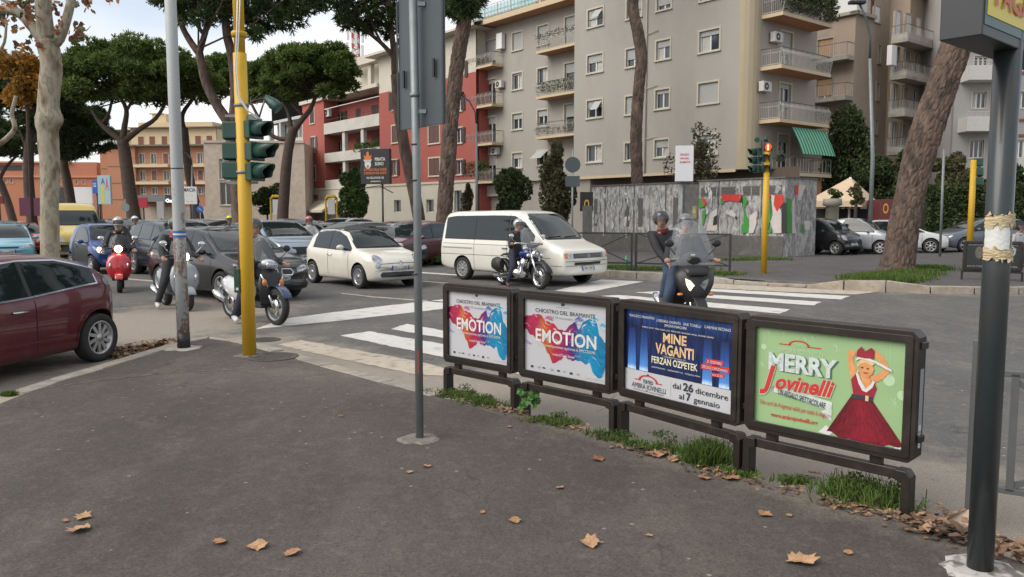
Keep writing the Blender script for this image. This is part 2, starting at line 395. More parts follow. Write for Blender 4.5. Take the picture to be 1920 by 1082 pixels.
marking([(733,617),(762,607),(838,621),(990,652),(985,668),(832,634)],name='zebra_stripe')
marking([(638,629),(692,621),(830,645),(1000,682),(990,705),(832,670)],name='zebra_stripe')
marking([(521,646),(565,637.6),(778,676),(850,694),(850,704),(800,703.5),(777,701),(587,662)],M_WORN,'zebra_stripe')
marking([(1040,545),(1128,524),(1206,528),(1096,549)],name='zebra_stripe')
marking([(1190,548.5),(1232,546),(1541,566),(1525,572.5)],name='zebra_stripe')
marking([(1250,541),(1290,539),(1594,555),(1577,561.5)],name='zebra_stripe')
marking([(1290,532),(1339,531.5),(1500,540),(1645,547),(1605,552),(1480,547.5),(1330,540)],M_WORN,'zebra_stripe')
marking([(1110,555.5),(1160,553),(1482,580),(1462,588)],name='zebra_stripe')
marking([(640,549),(700,556),(835,566),(835,567.5),(700,557.5),(640,550.5)],M_WORN,'lane_line')
marking([(790,510),(862,515),(862,517),(790,512)],name='lane_line')
marking([(790,526),(880,534),(880,535.5),(790,527.5)],M_WORN,'lane_line')
marking([(240,522),(300,527),(300,529),(240,524)],M_WORN,'lane_line')
# details of the near pavement
M_STREAK = mat('dusty_scratch',(.19,.165,.14),.9,col2=(.10,.087,.077),vs=14,thr=(.45,.6))
def streak(pts,w):
    P = [G(x,y,.1235) for x,y in pts]; L_ = offset_line(P,w / 2); R_ = offset_line(P,-w / 2)
    tag(MB().add(L_ + R_[::-1],[tuple(range(2 * len(P)))][0:0] + [(i,i + 1,2 * len(P) - 2 - i,2 * len(P) - 1 - i) for i in range(len(P) - 1)]).build('pavement_scratch',M_STREAK),kind='structure')
streak([(120,722),(200,712),(330,697),(440,693),(470,697)],.022); streak([(150,716),(260,704),(350,693)],.018)

M_IRON = mat('cast_iron',(.080,.070,.062),.7,var=.3,vs=8,bump=.8,bs=80)
for (x,y,rx,lab) in ((512,669,.30,'round cast iron cover in the pavement right of the yellow pole'),(497,637,.22,'small rusty drain cover in the road beyond the kerb')):
    c = G(x,y,.124 if y > 650 else .004); r_ = thing('manhole_cover',lab,'manhole cover',c)
    MB().lathe([(rx,0),(rx,.006),(rx * .9,.006),(rx * .88,.003),(0,.003)],28).build('rim',M_IRON,r_)
    b = MB()
    for i in range(-5,6):
        for j in range(-5,6):
            if math.hypot(i,j) < 4.8: b.box(i * rx / 6 - .012,i * rx / 6 + .012,j * rx / 6 - .012,j * rx / 6 + .012,.003,.007)
    tag(b.build('tread_stud',M_IRON,r_),kind='stuff')
# ================================================================ facades
class Fac:
    """vertical wall plane: O origin, D unit direction to the right seen from outside; s along, n outward, z up"""
    def __init__(s,O,D): s.O = Vector((O[0],O[1],0)); s.D = Vector((D[0],D[1],0)).normalized(); s.N = Vector((s.D.y,-s.D.x,0))
    def p(s,a,n,z): return s.O + s.D * a + s.N * n + Vector((0,0,z))
    def px(s,x,y,n=0.):
        d = ray(x,y); o = s.O + s.N * n; c = Vector((0,0,CH)); t = (o - c).dot(s.N) / d.dot(s.N); q = c + d * t
        return (q - s.O).dot(s.D),q.z
    def shift(s,n,a=0.): return Fac(s.O + s.N * n + s.D * a,s.D)
    def box(s,mb,a0,a1,n0,n1,z0,z1,mi=0):
        vs = [s.p(a,n,z) for a in (a0,a1) for n in (n0,n1) for z in (z0,z1)]
        return mb.add(vs,[(0,2,3,1),(4,5,7,6),(0,1,5,4),(2,6,7,3),(0,4,6,2),(1,3,7,5)],mi)
    def quad(s,mb,a0,a1,n,z0,z1,mi=0): return mb.add([s.p(a0,n,z0),s.p(a1,n,z0),s.p(a1,n,z1),s.p(a0,n,z1)],[(0,1,2,3)],mi)
def wall(fac,s0,s1,z0,z1,holes,m,parent,name='wall',reveal=.22,thick=None):
    """front skin with real openings and reveals"""
    xs = sorted(set([s0,s1] + [h[0] for h in holes] + [h[1] for h in holes])); zs = sorted(set([z0,z1] + [h[2] for h in holes] + [h[3] for h in holes]))
    xs = [x for x in xs if s0 <= x <= s1]; zs = [z for z in zs if z0 <= z <= z1]; mb = MB()
    for i in range(len(xs) - 1):
        for j in range(len(zs) - 1):
            cx,cz = (xs[i] + xs[i + 1]) / 2,(zs[j] + zs[j + 1]) / 2
            if any(h[0] < cx < h[1] and h[2] < cz < h[3] for h in holes): continue
            fac.quad(mb,xs[i],xs[i + 1],0,zs[j],zs[j + 1])
    for a,b,c,d in holes:
        for q in ([(a,0,c),(a,-reveal,c),(a,-reveal,d),(a,0,d)],[(b,0,d),(b,-reveal,d),(b,-reveal,c),(b,0,c)],[(a,0,c),(b,0,c),(b,-reveal,c),(a,-reveal,c)],[(a,0,d),(a,-reveal,d),(b,-reveal,d),(b,0,d)]):
            mb.add([fac.p(*v) for v in q],[(0,1,2,3)])
    return mb.build(name,m,parent)
M_GLASS = mat('window_glass',(.035,.04,.045),.08,spec=.8,var=.5,vs=.35)
M_WFRAME = mat('white_window_frame',(.62,.62,.60),.5)
M_TRIM = mat('cream_window_surround',(.46,.42,.34),.8,var=.08)
M_ROLL = mat('roller_shutter',(.36,.36,.345),.6,var=.06)
M_ROLLB = mat('beige_roller_shutter',(.30,.19,.105),.65)
M_CURTAIN = mat('curtain',(.42,.41,.38),.9,var=.25,vs=6)
M_BROWNSH = mat('brown_shutter',(.055,.032,.026),.6)
M_REDSH = mat('russet_shutter',(.20,.075,.055),.6)
M_BAR = mat('pale_railing',(.42,.40,.36),.6)
M_HAND = mat('dark_handrail',(.07,.065,.06),.5)
M_ACW = mat('ac_casing',(.50,.49,.46),.5,var=.06)
M_DARKM = mat('dark_metal',(.02,.02,.022),.5)
M_CONC = mat('concrete',(.33,.31,.28),.9,var=.18,vs=3)
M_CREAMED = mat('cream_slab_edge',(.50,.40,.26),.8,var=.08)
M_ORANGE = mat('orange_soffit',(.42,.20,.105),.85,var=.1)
def window(fac,parent,a,b,c,d,shut=0.,kind='roller',leaves=2,rev=.16,trim=.11,shm=None,sill=True,opened=0,trimm=None):
    mb = MB(); fw = .055
    if trim:
        for q in ((a - trim,a,c - trim,d + trim),(b,b + trim,c - trim,d + trim),(a,b,d,d + trim),(a,b,c - trim,c)): fac.box(mb,q[0],q[1],.0,.035,q[2],q[3],1)
    for q in ((a,a + fw,c,d),(b - fw,b,c,d),(a + fw,b - fw,d - fw,d),(a + fw,b - fw,c,c + fw)): fac.box(mb,q[0],q[1],-rev - .03,-rev + .03,q[2],q[3],0)
    for i in range(1,leaves):
        x = a + (b - a) * i / leaves; fac.box(mb,x - .05,x + .05,-rev - .025,-rev + .035,c + fw,d - fw,0)
    w = mb.build('window',[M_WFRAME,trimm or M_TRIM],parent)
    fac.quad(p_ := MB(),a,b,-rev - .01,c,d); p_.build('pane',M_GLASS,w)
    if opened != 9 and rng.random() < .5 and kind == 'roller' and shut < .8:
        k = rng.choice((0,1)); x0 = a + (b - a) * .5 * k; fac.quad(q_ := MB(),x0 + .08,x0 + (b - a) * .5 - .08,-rev - .004,c + .06,d - .06); q_.build('curtain',M_CURTAIN,w)
    if kind == 'roller' and shut > 0:
        z = d - (d - c) * shut; s_ = MB(); n = max(2,int((d - z) / .075))
        for i in range(n): fac.box(s_,a + .01,b - .01,-rev + .05,-rev + .062 + .012 * 1,z + (d - z) * i / n + .006,z + (d - z) * (i + 1) / n)
        fac.quad(s_,a + .01,b - .01,-rev + .055,z,d); s_.build('shutter',shm or M_ROLL,w)
    if kind == 'leaf':                                       # folding outside shutters standing open
        for sgn,x in ((-1,a),(1,b)):
            s_ = MB(); ww = (b - a) / 2; x0,x1 = (x - ww,x) if sgn < 0 else (x,x + ww)
            fac.box(s_,x0,x1,.04,.08,c,d)
            for i in range(int((d - c) / .16)): fac.box(s_,x0 + .06,x1 - .06,.08,.095,c + .06 + i * .16,c + .15 + i * .16)
            s_.build('shutter',shm or M_BROWNSH,w)
    if kind == 'closed':
        for k in range(2):
            s_ = MB(); x0 = a + (b - a) * k / 2; x1 = x0 + (b - a) / 2
            fac.box(s_,x0 + .01,x1 - .01,-.06,-.02,c,d)
            for i in range(int((d - c) / .16)): fac.box(s_,x0 + .06,x1 - .06,-.02,-.005,c + .06 + i * .16,c + .15 + i * .16)
            s_.build('shutter',shm or M_BROWNSH,w)
    if sill and trim: fac.box(q := MB(),a - trim - .03,b + trim + .03,.036,.10,c - trim - .005,c - trim + .045); q.build('sill',trimm or M_TRIM,w)
    return w
def balcony(fac,parent,s0,s1,z,dep,slabm,soffm,th=.16,rail='bulge',h=.95,sides=(1,1),mesh_m=None,plants=0,gap=.11,parapet=None):
    mb = MB(); fac.box(mb,s0,s1,.0,dep,z - th,z,0)
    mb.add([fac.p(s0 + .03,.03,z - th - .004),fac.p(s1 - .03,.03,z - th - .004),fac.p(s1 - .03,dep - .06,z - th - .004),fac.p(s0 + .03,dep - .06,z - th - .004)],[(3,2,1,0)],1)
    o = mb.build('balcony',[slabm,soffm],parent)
    rb = MB(); runs = [((s0 + .04,dep - .05),(s1 - .04,dep - .05))]
    if sides[0]: runs.append(((s0 + .04,.02),(s0 + .04,dep - .05)))
    if sides[1]: runs.append(((s1 - .04,.02),(s1 - .04,dep - .05)))
    for (a,n0),(b,n1) in runs:
        l = math.hypot(b - a,n1 - n0); front = abs(n0 - n1) < .01
        if parapet:
            if front: fac.box(rb,a,b,n0 - .05,n0 + .03,z,z + parapet,2)
            else: fac.box(rb,a - .04,a + .04,n0,n1,z,z + parapet,2)
        k = max(2,int(l / gap))
        z0 = z + (parapet or 0)
        rb.bar(fac.p(a,n0,z + h),fac.p(b,n1,z + h),.05,.04,1); rb.bar(fac.p(a,n0,z0 + .07),fac.p(b,n1,z0 + .07),.03,.03,0)
        if rail == 'bulge': rb.bar(fac.p(a,n0,z + h * .72),fac.p(b,n1,z + h * .72),.02,.02,0)
        for i in range(k + 1):
            t = i / k; x = a + (b - a) * t; n = n0 + (n1 - n0) * t; big = (i % 5 == 0)
            if rail == 'bulge' and front:
                pts = [(x,n,z0 + .03),(x,n + .06,z0 + .30),(x,n + .15,z + h * .7),(x,n + .02,z + h * .86),(x,n,z + h)]
                for p0,p1 in zip(pts,pts[1:]): rb.bar(fac.p(*p0),fac.p(*p1),.035 if big else .012,.02,0)
            else: rb.bar(fac.p(x,n,z0),fac.p(x,n,z + h),.03 if big else .012,.015,0)
    rb.build('railing',[M_BAR,M_HAND,parapet and M_CONC or M_BAR],o)
    if mesh_m:
        pm = MB(); fac.quad(pm,s0 + .06,s1 - .06,dep - .09,z + .02,z + h - .12); pm.build('screen',mesh_m,o)
    return o
def ac_unit(fac,parent,s,z,n=.0,w=.8,h=.55):
    mb = MB(); fac.box(mb,s - w / 2,s + w / 2,n + .1,n + .42,z,z + h,0); fac.box(mb,s - w / 2 + .05,s - w / 2 + .08,n,n + .1,z - .05,z,1); fac.box(mb,s + w / 2 - .08,s + w / 2 - .05,n,n + .1,z - .05,z,1)
    o = mb.build('air_conditioner',[M_ACW,M_DARKM],parent,bevel=.02)
    q = fac.p(s - w * .12,n + .423,z + h / 2); f = MB(); f.disc(q,h * .38,fac.N,18,0); f.disc(q + fac.N * .006,h * .12,fac.N,12,1); f.build('fan_grille',[M_DARKM,M_ACW],o)
    return o
def hull(mb,pts,z0,z1,mi=0):                              # closed prism over plan points (counter-clockwise)
    n = len(pts); vs = [(p[0],p[1],z0) for p in pts] + [(p[0],p[1],z1) for p in pts]
    return mb.add(vs,[tuple(range(n,2 * n))] + [(i,(i + 1) % n,(i + 1) % n + n,i + n) for i in range(n)],mi)
# ================================================================ buildings
FD = Vector((.63,-.777,0)).normalized(); GD = Vector((.777,.63,0)).normalized()
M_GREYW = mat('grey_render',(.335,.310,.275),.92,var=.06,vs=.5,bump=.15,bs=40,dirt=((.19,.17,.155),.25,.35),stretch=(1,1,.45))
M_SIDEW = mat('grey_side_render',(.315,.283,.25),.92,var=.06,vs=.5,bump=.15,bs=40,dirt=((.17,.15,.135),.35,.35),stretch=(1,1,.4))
M_CORNER = mat('cream_corner_render',(.40,.335,.23),.92,var=.06,vs=.5,dirt=((.27,.235,.18),.4,.4),stretch=(1,1,.3))
M_BASEW = mat('cream_stone_base',(.44,.36,.28),.9,var=.12,vs=1.5)
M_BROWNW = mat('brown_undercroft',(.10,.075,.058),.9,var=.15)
A = AT(1075,402,56.5); A.z = 0
f1 = Fac(A,FD)
r = wthing('apartment_building','large grey rendered apartment block with cream corner and curved balconies on its right side','building',A)
sB,_ = f1.px(1383,200); _,zb = f1.px(1098,332); zt = 22.0
H = []; specs = []
cols = [(1098,1132,[(14,52,.55),(99.5,138,.45),(185,223,.45),(269,306,0)]),(1170,1203,[(-4,36,.6),(88,127,.6),(177,216,1.),(265,303,0)]),(1226,1257.5,[(-25,21,.8),(73,114,.36),(165,206,.22),(259,297,.45)]),(1306,1349,[(-50,2,.5),(54,99,.25),(152,196,1.),(250,291,.2)])]
for i_,(xa,xb,rows) in enumerate(cols):
    s0,s1 = f1.px(xa + 3,200)[0],f1.px(xb - 3,200)[0]
    for ya,yb,sh in rows:
        xc = (xa + xb) / 2; z1,z0 = f1.px(xc,ya + 3)[1],f1.px(xc,yb - 3)[1]; H.append((s0,s1,z0,z1)); specs.append((sh,2))
wall(f1,0,sB,zb,zt,H,M_GREYW,r)
for h,(sh,lv) in zip(H,specs): window(f1,r,*h,shut=sh,leaves=lv)
# tilted-out roller shutter on two windows
for k in (0,2):
    a,b,c,d = H[k]; q = MB(); m_ = (a + b) / 2; z = c + (d - c) * .4
    q.add([f1.p(m_,.02,d - .1),f1.p(b - .04,.02,d - .1),f1.p(b - .04,.45,z),f1.p(m_,.45,z)],[(0,3,2,1)]); q.build('tilted_shutter',M_ROLL,r)
mb = MB(); f1.box(mb,-.05,sB,.002,.10,zb - .14,zb + .02); mb.build('cornice',M_CREAMED,r)
pip = MB(); sp = f1.px(1212,200)[0]; pip.tube([f1.p(sp,.07,zb),f1.p(sp,.07,zt)],.04,6)
for z in (6.5,9.6,12.9,16.2): pip.tube([f1.p(sp,.07,z),f1.p(sp + .9,.07,z + .12)],.025,5)
pip.build('drainpipe',M_TRIM,r)
# curved cream corner
Bp = f1.p(sB,0,0); mid = (FD + GD).normalized(); C0 = Bp; pts = [C0]
for k in range(1,6): t = k / 5; d = (FD * (1 - t) + GD * t).normalized(); pts.append(pts[-1] + d * .27)
mb = MB()
for a,b in zip(pts,pts[1:]): mb.add([(a.x,a.y,zb),(b.x,b.y,zb),(b.x,b.y,zt),(a.x,a.y,zt)],[(0,1,2,3)],0,True)
mb.build('corner_wall',M_CORNER,r)
f3 = Fac(pts[-1],GD); s3 = f3.px(1528,200)[0]
H = []; 
lev = [f3.px(1416,26)[1],f3.px(1413,124)[1],f3.px(1410,224)[1]]; lev.append(lev[2] - (lev[1] - lev[2]))
sa,sb = f3.px(1464,100)[0],f3.px(1485,100)[0]
for z in lev[1:]: H.append((sa,sb,z + .02,z + 2.25))
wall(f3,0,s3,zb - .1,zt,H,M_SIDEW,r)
for k,h in enumerate(H): window(f3,r,*h,shut=(.55,.12,.2)[k],leaves=2,sill=False)
s1_ = f3.px(1519,130)[0]
for k,z in enumerate(lev):
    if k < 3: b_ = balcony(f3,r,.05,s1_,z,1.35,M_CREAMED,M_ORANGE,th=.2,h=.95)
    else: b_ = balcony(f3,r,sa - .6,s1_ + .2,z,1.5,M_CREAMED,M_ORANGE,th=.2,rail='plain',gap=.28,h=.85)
ac_unit(f3,r,f3.px(1450,40)[0],lev[0] - 1.35); ac_unit(f3,r,f3.px(1428,140)[0],lev[1] - 1.35)
mb = MB(); f3.box(mb,sa - .4,s1_ - .2,0,1.1,1.5,lev[3] - .35); mb.build('ground_floor_bay',M_ORANGE,r)
# green striped awning hanging over the lowest balcony
M_AWN = bpy.data.materials.new('green_striped_awning'); M_AWN.use_nodes = True; n_ = M_AWN.node_tree; p_ = n_.nodes['Principled BSDF']; wv = n_.nodes.new('ShaderNodeTexWave'); tcn = n_.nodes.new('ShaderNodeUVMap'); crn = n_.nodes.new('ShaderNodeValToRGB')
wv.inputs['Scale'].default_value = 3.6; wv.bands_direction = 'X'; crn.color_ramp.interpolation = 'CONSTANT'; crn.color_ramp.elements[0].color = (.012,.15,.085,1); crn.color_ramp.elements[1].position = .55; crn.color_ramp.elements[1].color = (.20,.40,.28,1)
n_.links.new(tcn.outputs[0],wv.inputs[0]); n_.links.new(wv.outputs[0],crn.inputs[0]); n_.links.new(crn.outputs[0],p_.inputs[0]); p_.inputs['Roughness'].default_value = .9
a0,a1 = s1_ - 3.6,s1_ - .15; zt_,zb_ = lev[2] - .35,lev[3] + 1.02; q = MB(); vs = []; nn = 10
for j in range(6):
    t = j / 5
    for i in range(nn + 1): vs.append(f3.p(a0 + (a1 - a0) * i / nn,1.15 + .75 * t + .05 * math.sin(t * 3.1),zt_ + (zb_ - zt_) * t))
q.add(vs,[(j * (nn + 1) + i,(j + 1) * (nn + 1) + i,(j + 1) * (nn + 1) + i + 1,j * (nn + 1) + i + 1) for j in range(5) for i in range(nn)]); aw = q.build('awning',M_AWN,r)
uv = aw.data.uv_layers.new(name='UVMap')
for l in aw.data.loops:
    vi = l.vertex_index; uv.data[l.index].uv = ((vi % (nn + 1)) / nn,(vi // (nn + 1)) / 5)
so_ = aw.modifiers.new('s','SOLIDIFY'); so_.thickness = .01
# wing set back on the left
f2 = f1.shift(-1.45); sL = f2.px(892,250)[0]
H = []; SP_ = []
for xa,xb,rows in ((959,981,[(59,95,1.),(135,169,.12),(211,244,.35),(285,316,.38)]),(1006,1029,[(46,85,1.),(126,161,.05),(204,238,.4),(281,311,.1)])):
    s0,s1 = f2.px(xa + 2,200)[0],f2.px(xb - 2,200)[0]
    for ya,yb,sh in rows: H.append((s0,s1,f2.px((xa + xb) / 2,yb - 2)[1],f2.px((xa + xb) / 2,ya + 2)[1])); SP_.append(sh)
levw = [f2.px(947,y,.0)[1] for y in (121,196,268)]; levw.append(levw[2] - (levw[1] - levw[2]))
levr = [f2.px(1022,y,1.1)[1] for y in (93,179,255)]
s0,s1 = f2.px(911,150)[0],f2.px(930,150)[0]
for z,sh in zip(levw,(.75,.15,.25,.4)): H.append((s0,s1,z + .02,z + 2.15)); SP_.append(sh)
s0,s1 = f2.px(1059,150)[0],-.15
for z,sh in zip(levr,(.9,.3,.4)): H.append((s0,s1,z + .02,z + 2.2)); SP_.append(sh)
zw = f2.px(1040,337)[1]; zr = f2.px(1045,17)[1]
wall(f2,sL,0,zw,zr,H,M_GREYW,r)
for h,sh in zip(H,SP_): window(f2,r,*h,shut=sh,sill=(h[3] - h[2]) < 2)
mb = MB(); mb.add([f1.p(0,0,zb),f1.p(0,-1.45,zb),f1.p(0,-1.45,zt),f1.p(0,0,zt)],[(3,2,1,0)]); mb.build('return_wall',M_GREYW,r)
sb2 = f2.px(944,150)[0]
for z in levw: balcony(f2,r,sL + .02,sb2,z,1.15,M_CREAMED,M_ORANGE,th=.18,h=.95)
sb3 = f2.px(1027,100)[0]
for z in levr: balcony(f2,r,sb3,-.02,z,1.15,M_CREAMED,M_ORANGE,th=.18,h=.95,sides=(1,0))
for x,y in ((901,84),(938,165),(903,200),(905,232),(930,290)): a,z = f2.px(x,y,.2); ac_unit(f2,r,a,z)
mb = MB(); a,z = f2.px(940,90,.2); f2.box(mb,a - .35,a + .35,.1,.45,z - .1,z + 1.1); mb.build('boiler_cabinet',mat('white_cabinet',(.68,.68,.66),.5),r,bevel=.02)
# raised wooden shutter propped out on the wing
a,b,c,d = H[7]; q = MB(); q.add([f2.p(a - .05,.03,d),f2.p(b + .05,.03,d),f2.p(b + .05,.75,c + .45),f2.p(a - .05,.75,c + .45)],[(0,3,2,1)],0); q.build('tilted_shutter',M_ROLL,r)
# roof terrace over the wing
mb = MB(); f2.box(mb,sL - .6,-.0,-.3,1.25,zr,zr + .38,0); mb.add([f2.p(sL - .55,.01,zr - .004),f2.p(-.02,.01,zr - .004),f2.p(-.02,1.2,zr - .004),f2.p(sL - .55,1.2,zr - .004)],[(3,2,1,0)],1); te = mb.build('roof_terrace',[M_CREAMED,M_ORANGE],r)
rb = MB(); n = 34
for i in range(n + 1):
    s = sL - .5 + (-sL + .4) * i / n; rb.bar(f2.p(s,1.1,zr + .38),f2.p(s,1.1,zr + 1.4),.03 if i % 4 else .07,.03)
for z in (.55,.9,1.4): rb.bar(f2.p(sL - .5,1.1,zr + z),f2.p(-.1,1.1,zr + z),.04,.03)
rb.build('railing',M_BAR,te)
M_TGLASS = mat('tinted_glass',(.35,.62,.62),.05,alpha=.45,spec=.8)
q = MB(); f2.box(q,sL - .4,-4.6,1.02,1.04,zr + .45,zr + 1.3); q.build('glass_panel',M_TGLASS,te)
q = MB(); f2.box(q,-7.4,-5.7,.2,.25,zr + .4,zr + 3.0); q.build('glass_screen',M_TGLASS,te)
q = MB()
for s in (-5.5,-3.6,-1.9,-.4): f2.box(q,s,s + .12,-.2,-.1,zr + .4,zr + 3.2)
f2.box(q,-5.4,-.2,-2.0,-1.9,zr + .38,zr + 3.2,1); q.build('penthouse',[M_WFRAME,M_GREYW],te)
# ground floor
f2g = f2.shift(-.35); H = [(f2g.px(916,380)[0],f2g.px(950,380)[0],.1,2.45),(f2g.px(873,380)[0] - 1.5,f2g.px(873,380)[0] - .2,.1,2.6)]
H = H[:1]
wall(f2g,sL,1.5,0,zw,H,M_BASEW,r,'ground_floor_wall',.3)
for h in H: q = MB(); f2g.quad(q,h[0],h[1],-.28,h[2],h[3]); q.build('shop_window',M_DARKM,r)
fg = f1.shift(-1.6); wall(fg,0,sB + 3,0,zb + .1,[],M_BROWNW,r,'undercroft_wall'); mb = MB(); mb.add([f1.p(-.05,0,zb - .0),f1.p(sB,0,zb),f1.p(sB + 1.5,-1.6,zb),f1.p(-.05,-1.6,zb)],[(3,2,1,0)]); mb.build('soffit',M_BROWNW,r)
q = MB()
for s in (3.1,6.4,9.3):
    q = MB(); fg.box(q,s,s + 2.0,0,.05,.1,2.5); q.build('garage_door',mat('dark_shutter_door',(.05,.05,.05),.6),r)
q = MB(); a,z = f2.px(907,372); b,_ = f2.px(951,372); f2.box(q,a,b,.02,.12,z + .15,z + 1.0,0); sg = q.build('shop_sign',[mat('pale_sign',(.40,.37,.34),.6)],r)
# roof hull closing the volume
mb = MB(); Pb = [f1.p(0,0,0),f1.p(sB,0,0),f3.p(0,0,0),f3.p(s3,0,0),f3.p(s3,-14,0),f1.p(0,-13,0)]
hull(mb,[(p.x,p.y) for p in (f1.p(0,-.3,0),f1.p(sB,-.3,0),f3.p(s3,-.3,0),f3.p(s3,-13,0),f1.p(0,-13.3,0))],zb + .05,zt - .01); mb.build('inner_walls',M_SIDEW,r)
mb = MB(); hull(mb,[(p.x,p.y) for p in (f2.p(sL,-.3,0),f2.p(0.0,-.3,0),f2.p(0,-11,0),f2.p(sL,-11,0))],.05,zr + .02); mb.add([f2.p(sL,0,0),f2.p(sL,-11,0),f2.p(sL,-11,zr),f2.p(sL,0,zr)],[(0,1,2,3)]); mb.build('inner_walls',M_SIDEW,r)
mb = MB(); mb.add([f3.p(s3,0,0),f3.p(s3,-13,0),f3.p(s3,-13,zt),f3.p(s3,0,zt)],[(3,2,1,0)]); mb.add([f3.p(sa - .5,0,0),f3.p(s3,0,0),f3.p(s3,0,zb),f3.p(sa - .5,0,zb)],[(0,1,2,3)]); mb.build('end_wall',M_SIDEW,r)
APT = dict(f1=f1,f2=f2,f3=f3,lev=lev,levw=levw,levr=levr,zr=zr,s1=s1_,root=r,sL=sL)
# ---------------------------------------------------------------- red building
M_REDW = mat('red_render',(.32,.085,.067),.9,var=.08,vs=.4,dirt=((.36,.12,.09),.3,.3))
M_CREAMW = mat('cream_render',(.50,.46,.38),.9,var=.08,vs=.6)
M_WHITEC = mat('pale_concrete',(.47,.45,.40),.9,var=.12,vs=.8,dirt=((.30,.28,.25),.4,.6))
M_TILE = mat('roof_tile',(.30,.13,.085),.85,var=.3,vs=6)
P0 = AT(735,402,76); fr = Fac((P0.x,P0.y),FD)
r = wthing('red_apartment_building','red rendered apartment building with cream top floor and white loggia parapets','building',fr.p(0,0,0))
sR0,sR1 = fr.px(712,250)[0],fr.px(893,250)[0]; sl0,sl1 = fr.px(569,300)[0],fr.px(609,300)[0]
zc = fr.px(735,346)[1]; zred = fr.px(735,170)[1]; ztop = fr.px(735,97)[1]
zredl = fr.px(590,192)[1]
def rows(f,xa,xb,ys,**k):
    s0,s1 = f.px(xa,250)[0],f.px(xb,250)[0]; xc = (xa + xb) / 2
    return [(s0,s1,f.px(xc,b)[1],f.px(xc,a)[1]) for a,b in ys]
Ha = rows(fr,735,744,[(172,206),(300,329)]) ; Hb = rows(fr,735,746,[(236,267)]); Hc = rows(fr,804,824,[(236,268),(297,329)])
Hd = rows(fr,855,867,[(179,208),(240,268),(300,327)]); He = rows(fr,863,873,[(116,146)])
wall(fr,sR0,sR1,zc,zred,Ha + Hb + Hc + Hd,M_REDW,r); 
for h in Ha + Hd: window(fr,r,*h,kind='leaf',shm=M_BROWNSH,trim=.1)
for h in Hb + Hc: window(fr,r,*h,kind='closed',shm=mat('faded_brown_shutter',(.12,.062,.05),.7),trim=.13)
wall(fr,sR0,sR1,zred,ztop,He,M_CREAMW,r,'attic_wall')
for h in He: window(fr,r,*h,kind='leaf',shm=M_BROWNSH,trim=.0,sill=False)
Hg = rows(fr,737,750,[(375,398)]) + rows(fr,798,812,[(374,398)]) + rows(fr,851,865,[(357,398)]); Hg = [(a,b,max(.05,c),d) for a,b,c,d in Hg]
wall(fr,sl0,sR1,0,zc,Hg,M_CREAMW,r,'ground_floor_wall',.3)
for h in Hg: window(fr,r,*h,kind='none',rev=.25,trim=.0,sill=False,leaves=1)
mb = MB(); fr.box(mb,sl0 - .05,sR1,0,.08,zc - .15,zc + .03); mb.build('string_course',M_CREAMW,r)
Hl = rows(fr,582,590,[(204,231),(312,338)]); Hl2 = rows(fr,584,591,[(257,285)])
wall(fr,sl0,sl1,zc,zredl,Hl + Hl2,M_REDW,r)
for h in Hl: window(fr,r,*h,kind='closed',shm=M_BROWNSH,trim=.12)
for h in Hl2: window(fr,r,*h,kind='leaf',shm=mat('grey_shutter',(.10,.09,.085),.6),trim=.1)
# loggias
fl = fr.shift(-1.7); mb = MB(); zl = [fr.px(640,y)[1] for y in (243,298,351)]; zt_ = [fr.px(640,y)[1] for y in (226,284,336)]
Hx = []
for i,(x0,x1) in enumerate(((629,644),(668,677),(697,710))):
    for zz in zl[:3]: Hx.append((fl.px(x0,250)[0],fl.px(x1,250)[0],zz + .1,zz + 2.2))
wall(fl,sl1,sR0,zc,fr.px(660,185)[1],Hx,M_REDW,r,'loggia_wall')
for h in Hx: window(fl,r,*h,kind='leaf' if rng.random() < .5 else 'closed',trim=0,sill=False)
for a,b in ((sl1,sl1 + .01),(sR0 - .01,sR0)): fr.box(mb,a,b,-1.7,0,zc,zredl if a < sR0 - 1 else zred)
tag(mb.build('loggia_side',M_REDW,r),kind='stuff')
for k,(a,b) in enumerate(zip(zl,zt_)):
    q = MB(); fr.box(q,sl1 + .01,sR0 - .01,-.12,.04,a - .22,b); fr.box(q,sl1 + .01,sR0 - .01,-1.68,-.12,a - .22,a); q.build('loggia_parapet',M_WHITEC,r)
for x in (642,677):
    s = fr.px(x,260)[0]; q = MB(); fr.box(q,s - .28,s + .28,-.5,-.12,zc + .9,zl[0] - .22); q.build('pillar',M_WHITEC,r)
rb = MB(); zz = zt_[0]; rb.bar(fr.p(sl1,-.05,zz + .35),fr.p(sR0,-.05,zz + .35),.04,.04)
for i in range(12): s = sl1 + (sR0 - sl1) * i / 11; rb.bar(fr.p(s,-.05,zz),fr.p(s,-.05,zz + .35),.03,.03)
rb.bar(fr.p(sl1,-.05,zl[0] + 2.4),fr.p(sR0,-.05,zl[0] + 2.5),.06,.06,1); rb.build('railing',[M_DARKM,M_WFRAME],r)
for x,y in ((624,260),(622,311)): a,z = fr.px(x,y,-1.4); ac_unit(fr,r,a,z,n=-1.5,w=1.0,h=.8)
a,z = fr.px(616,219,-.4); ac_unit(fr,r,a,z,n=-.6,w=1.0,h=.8)
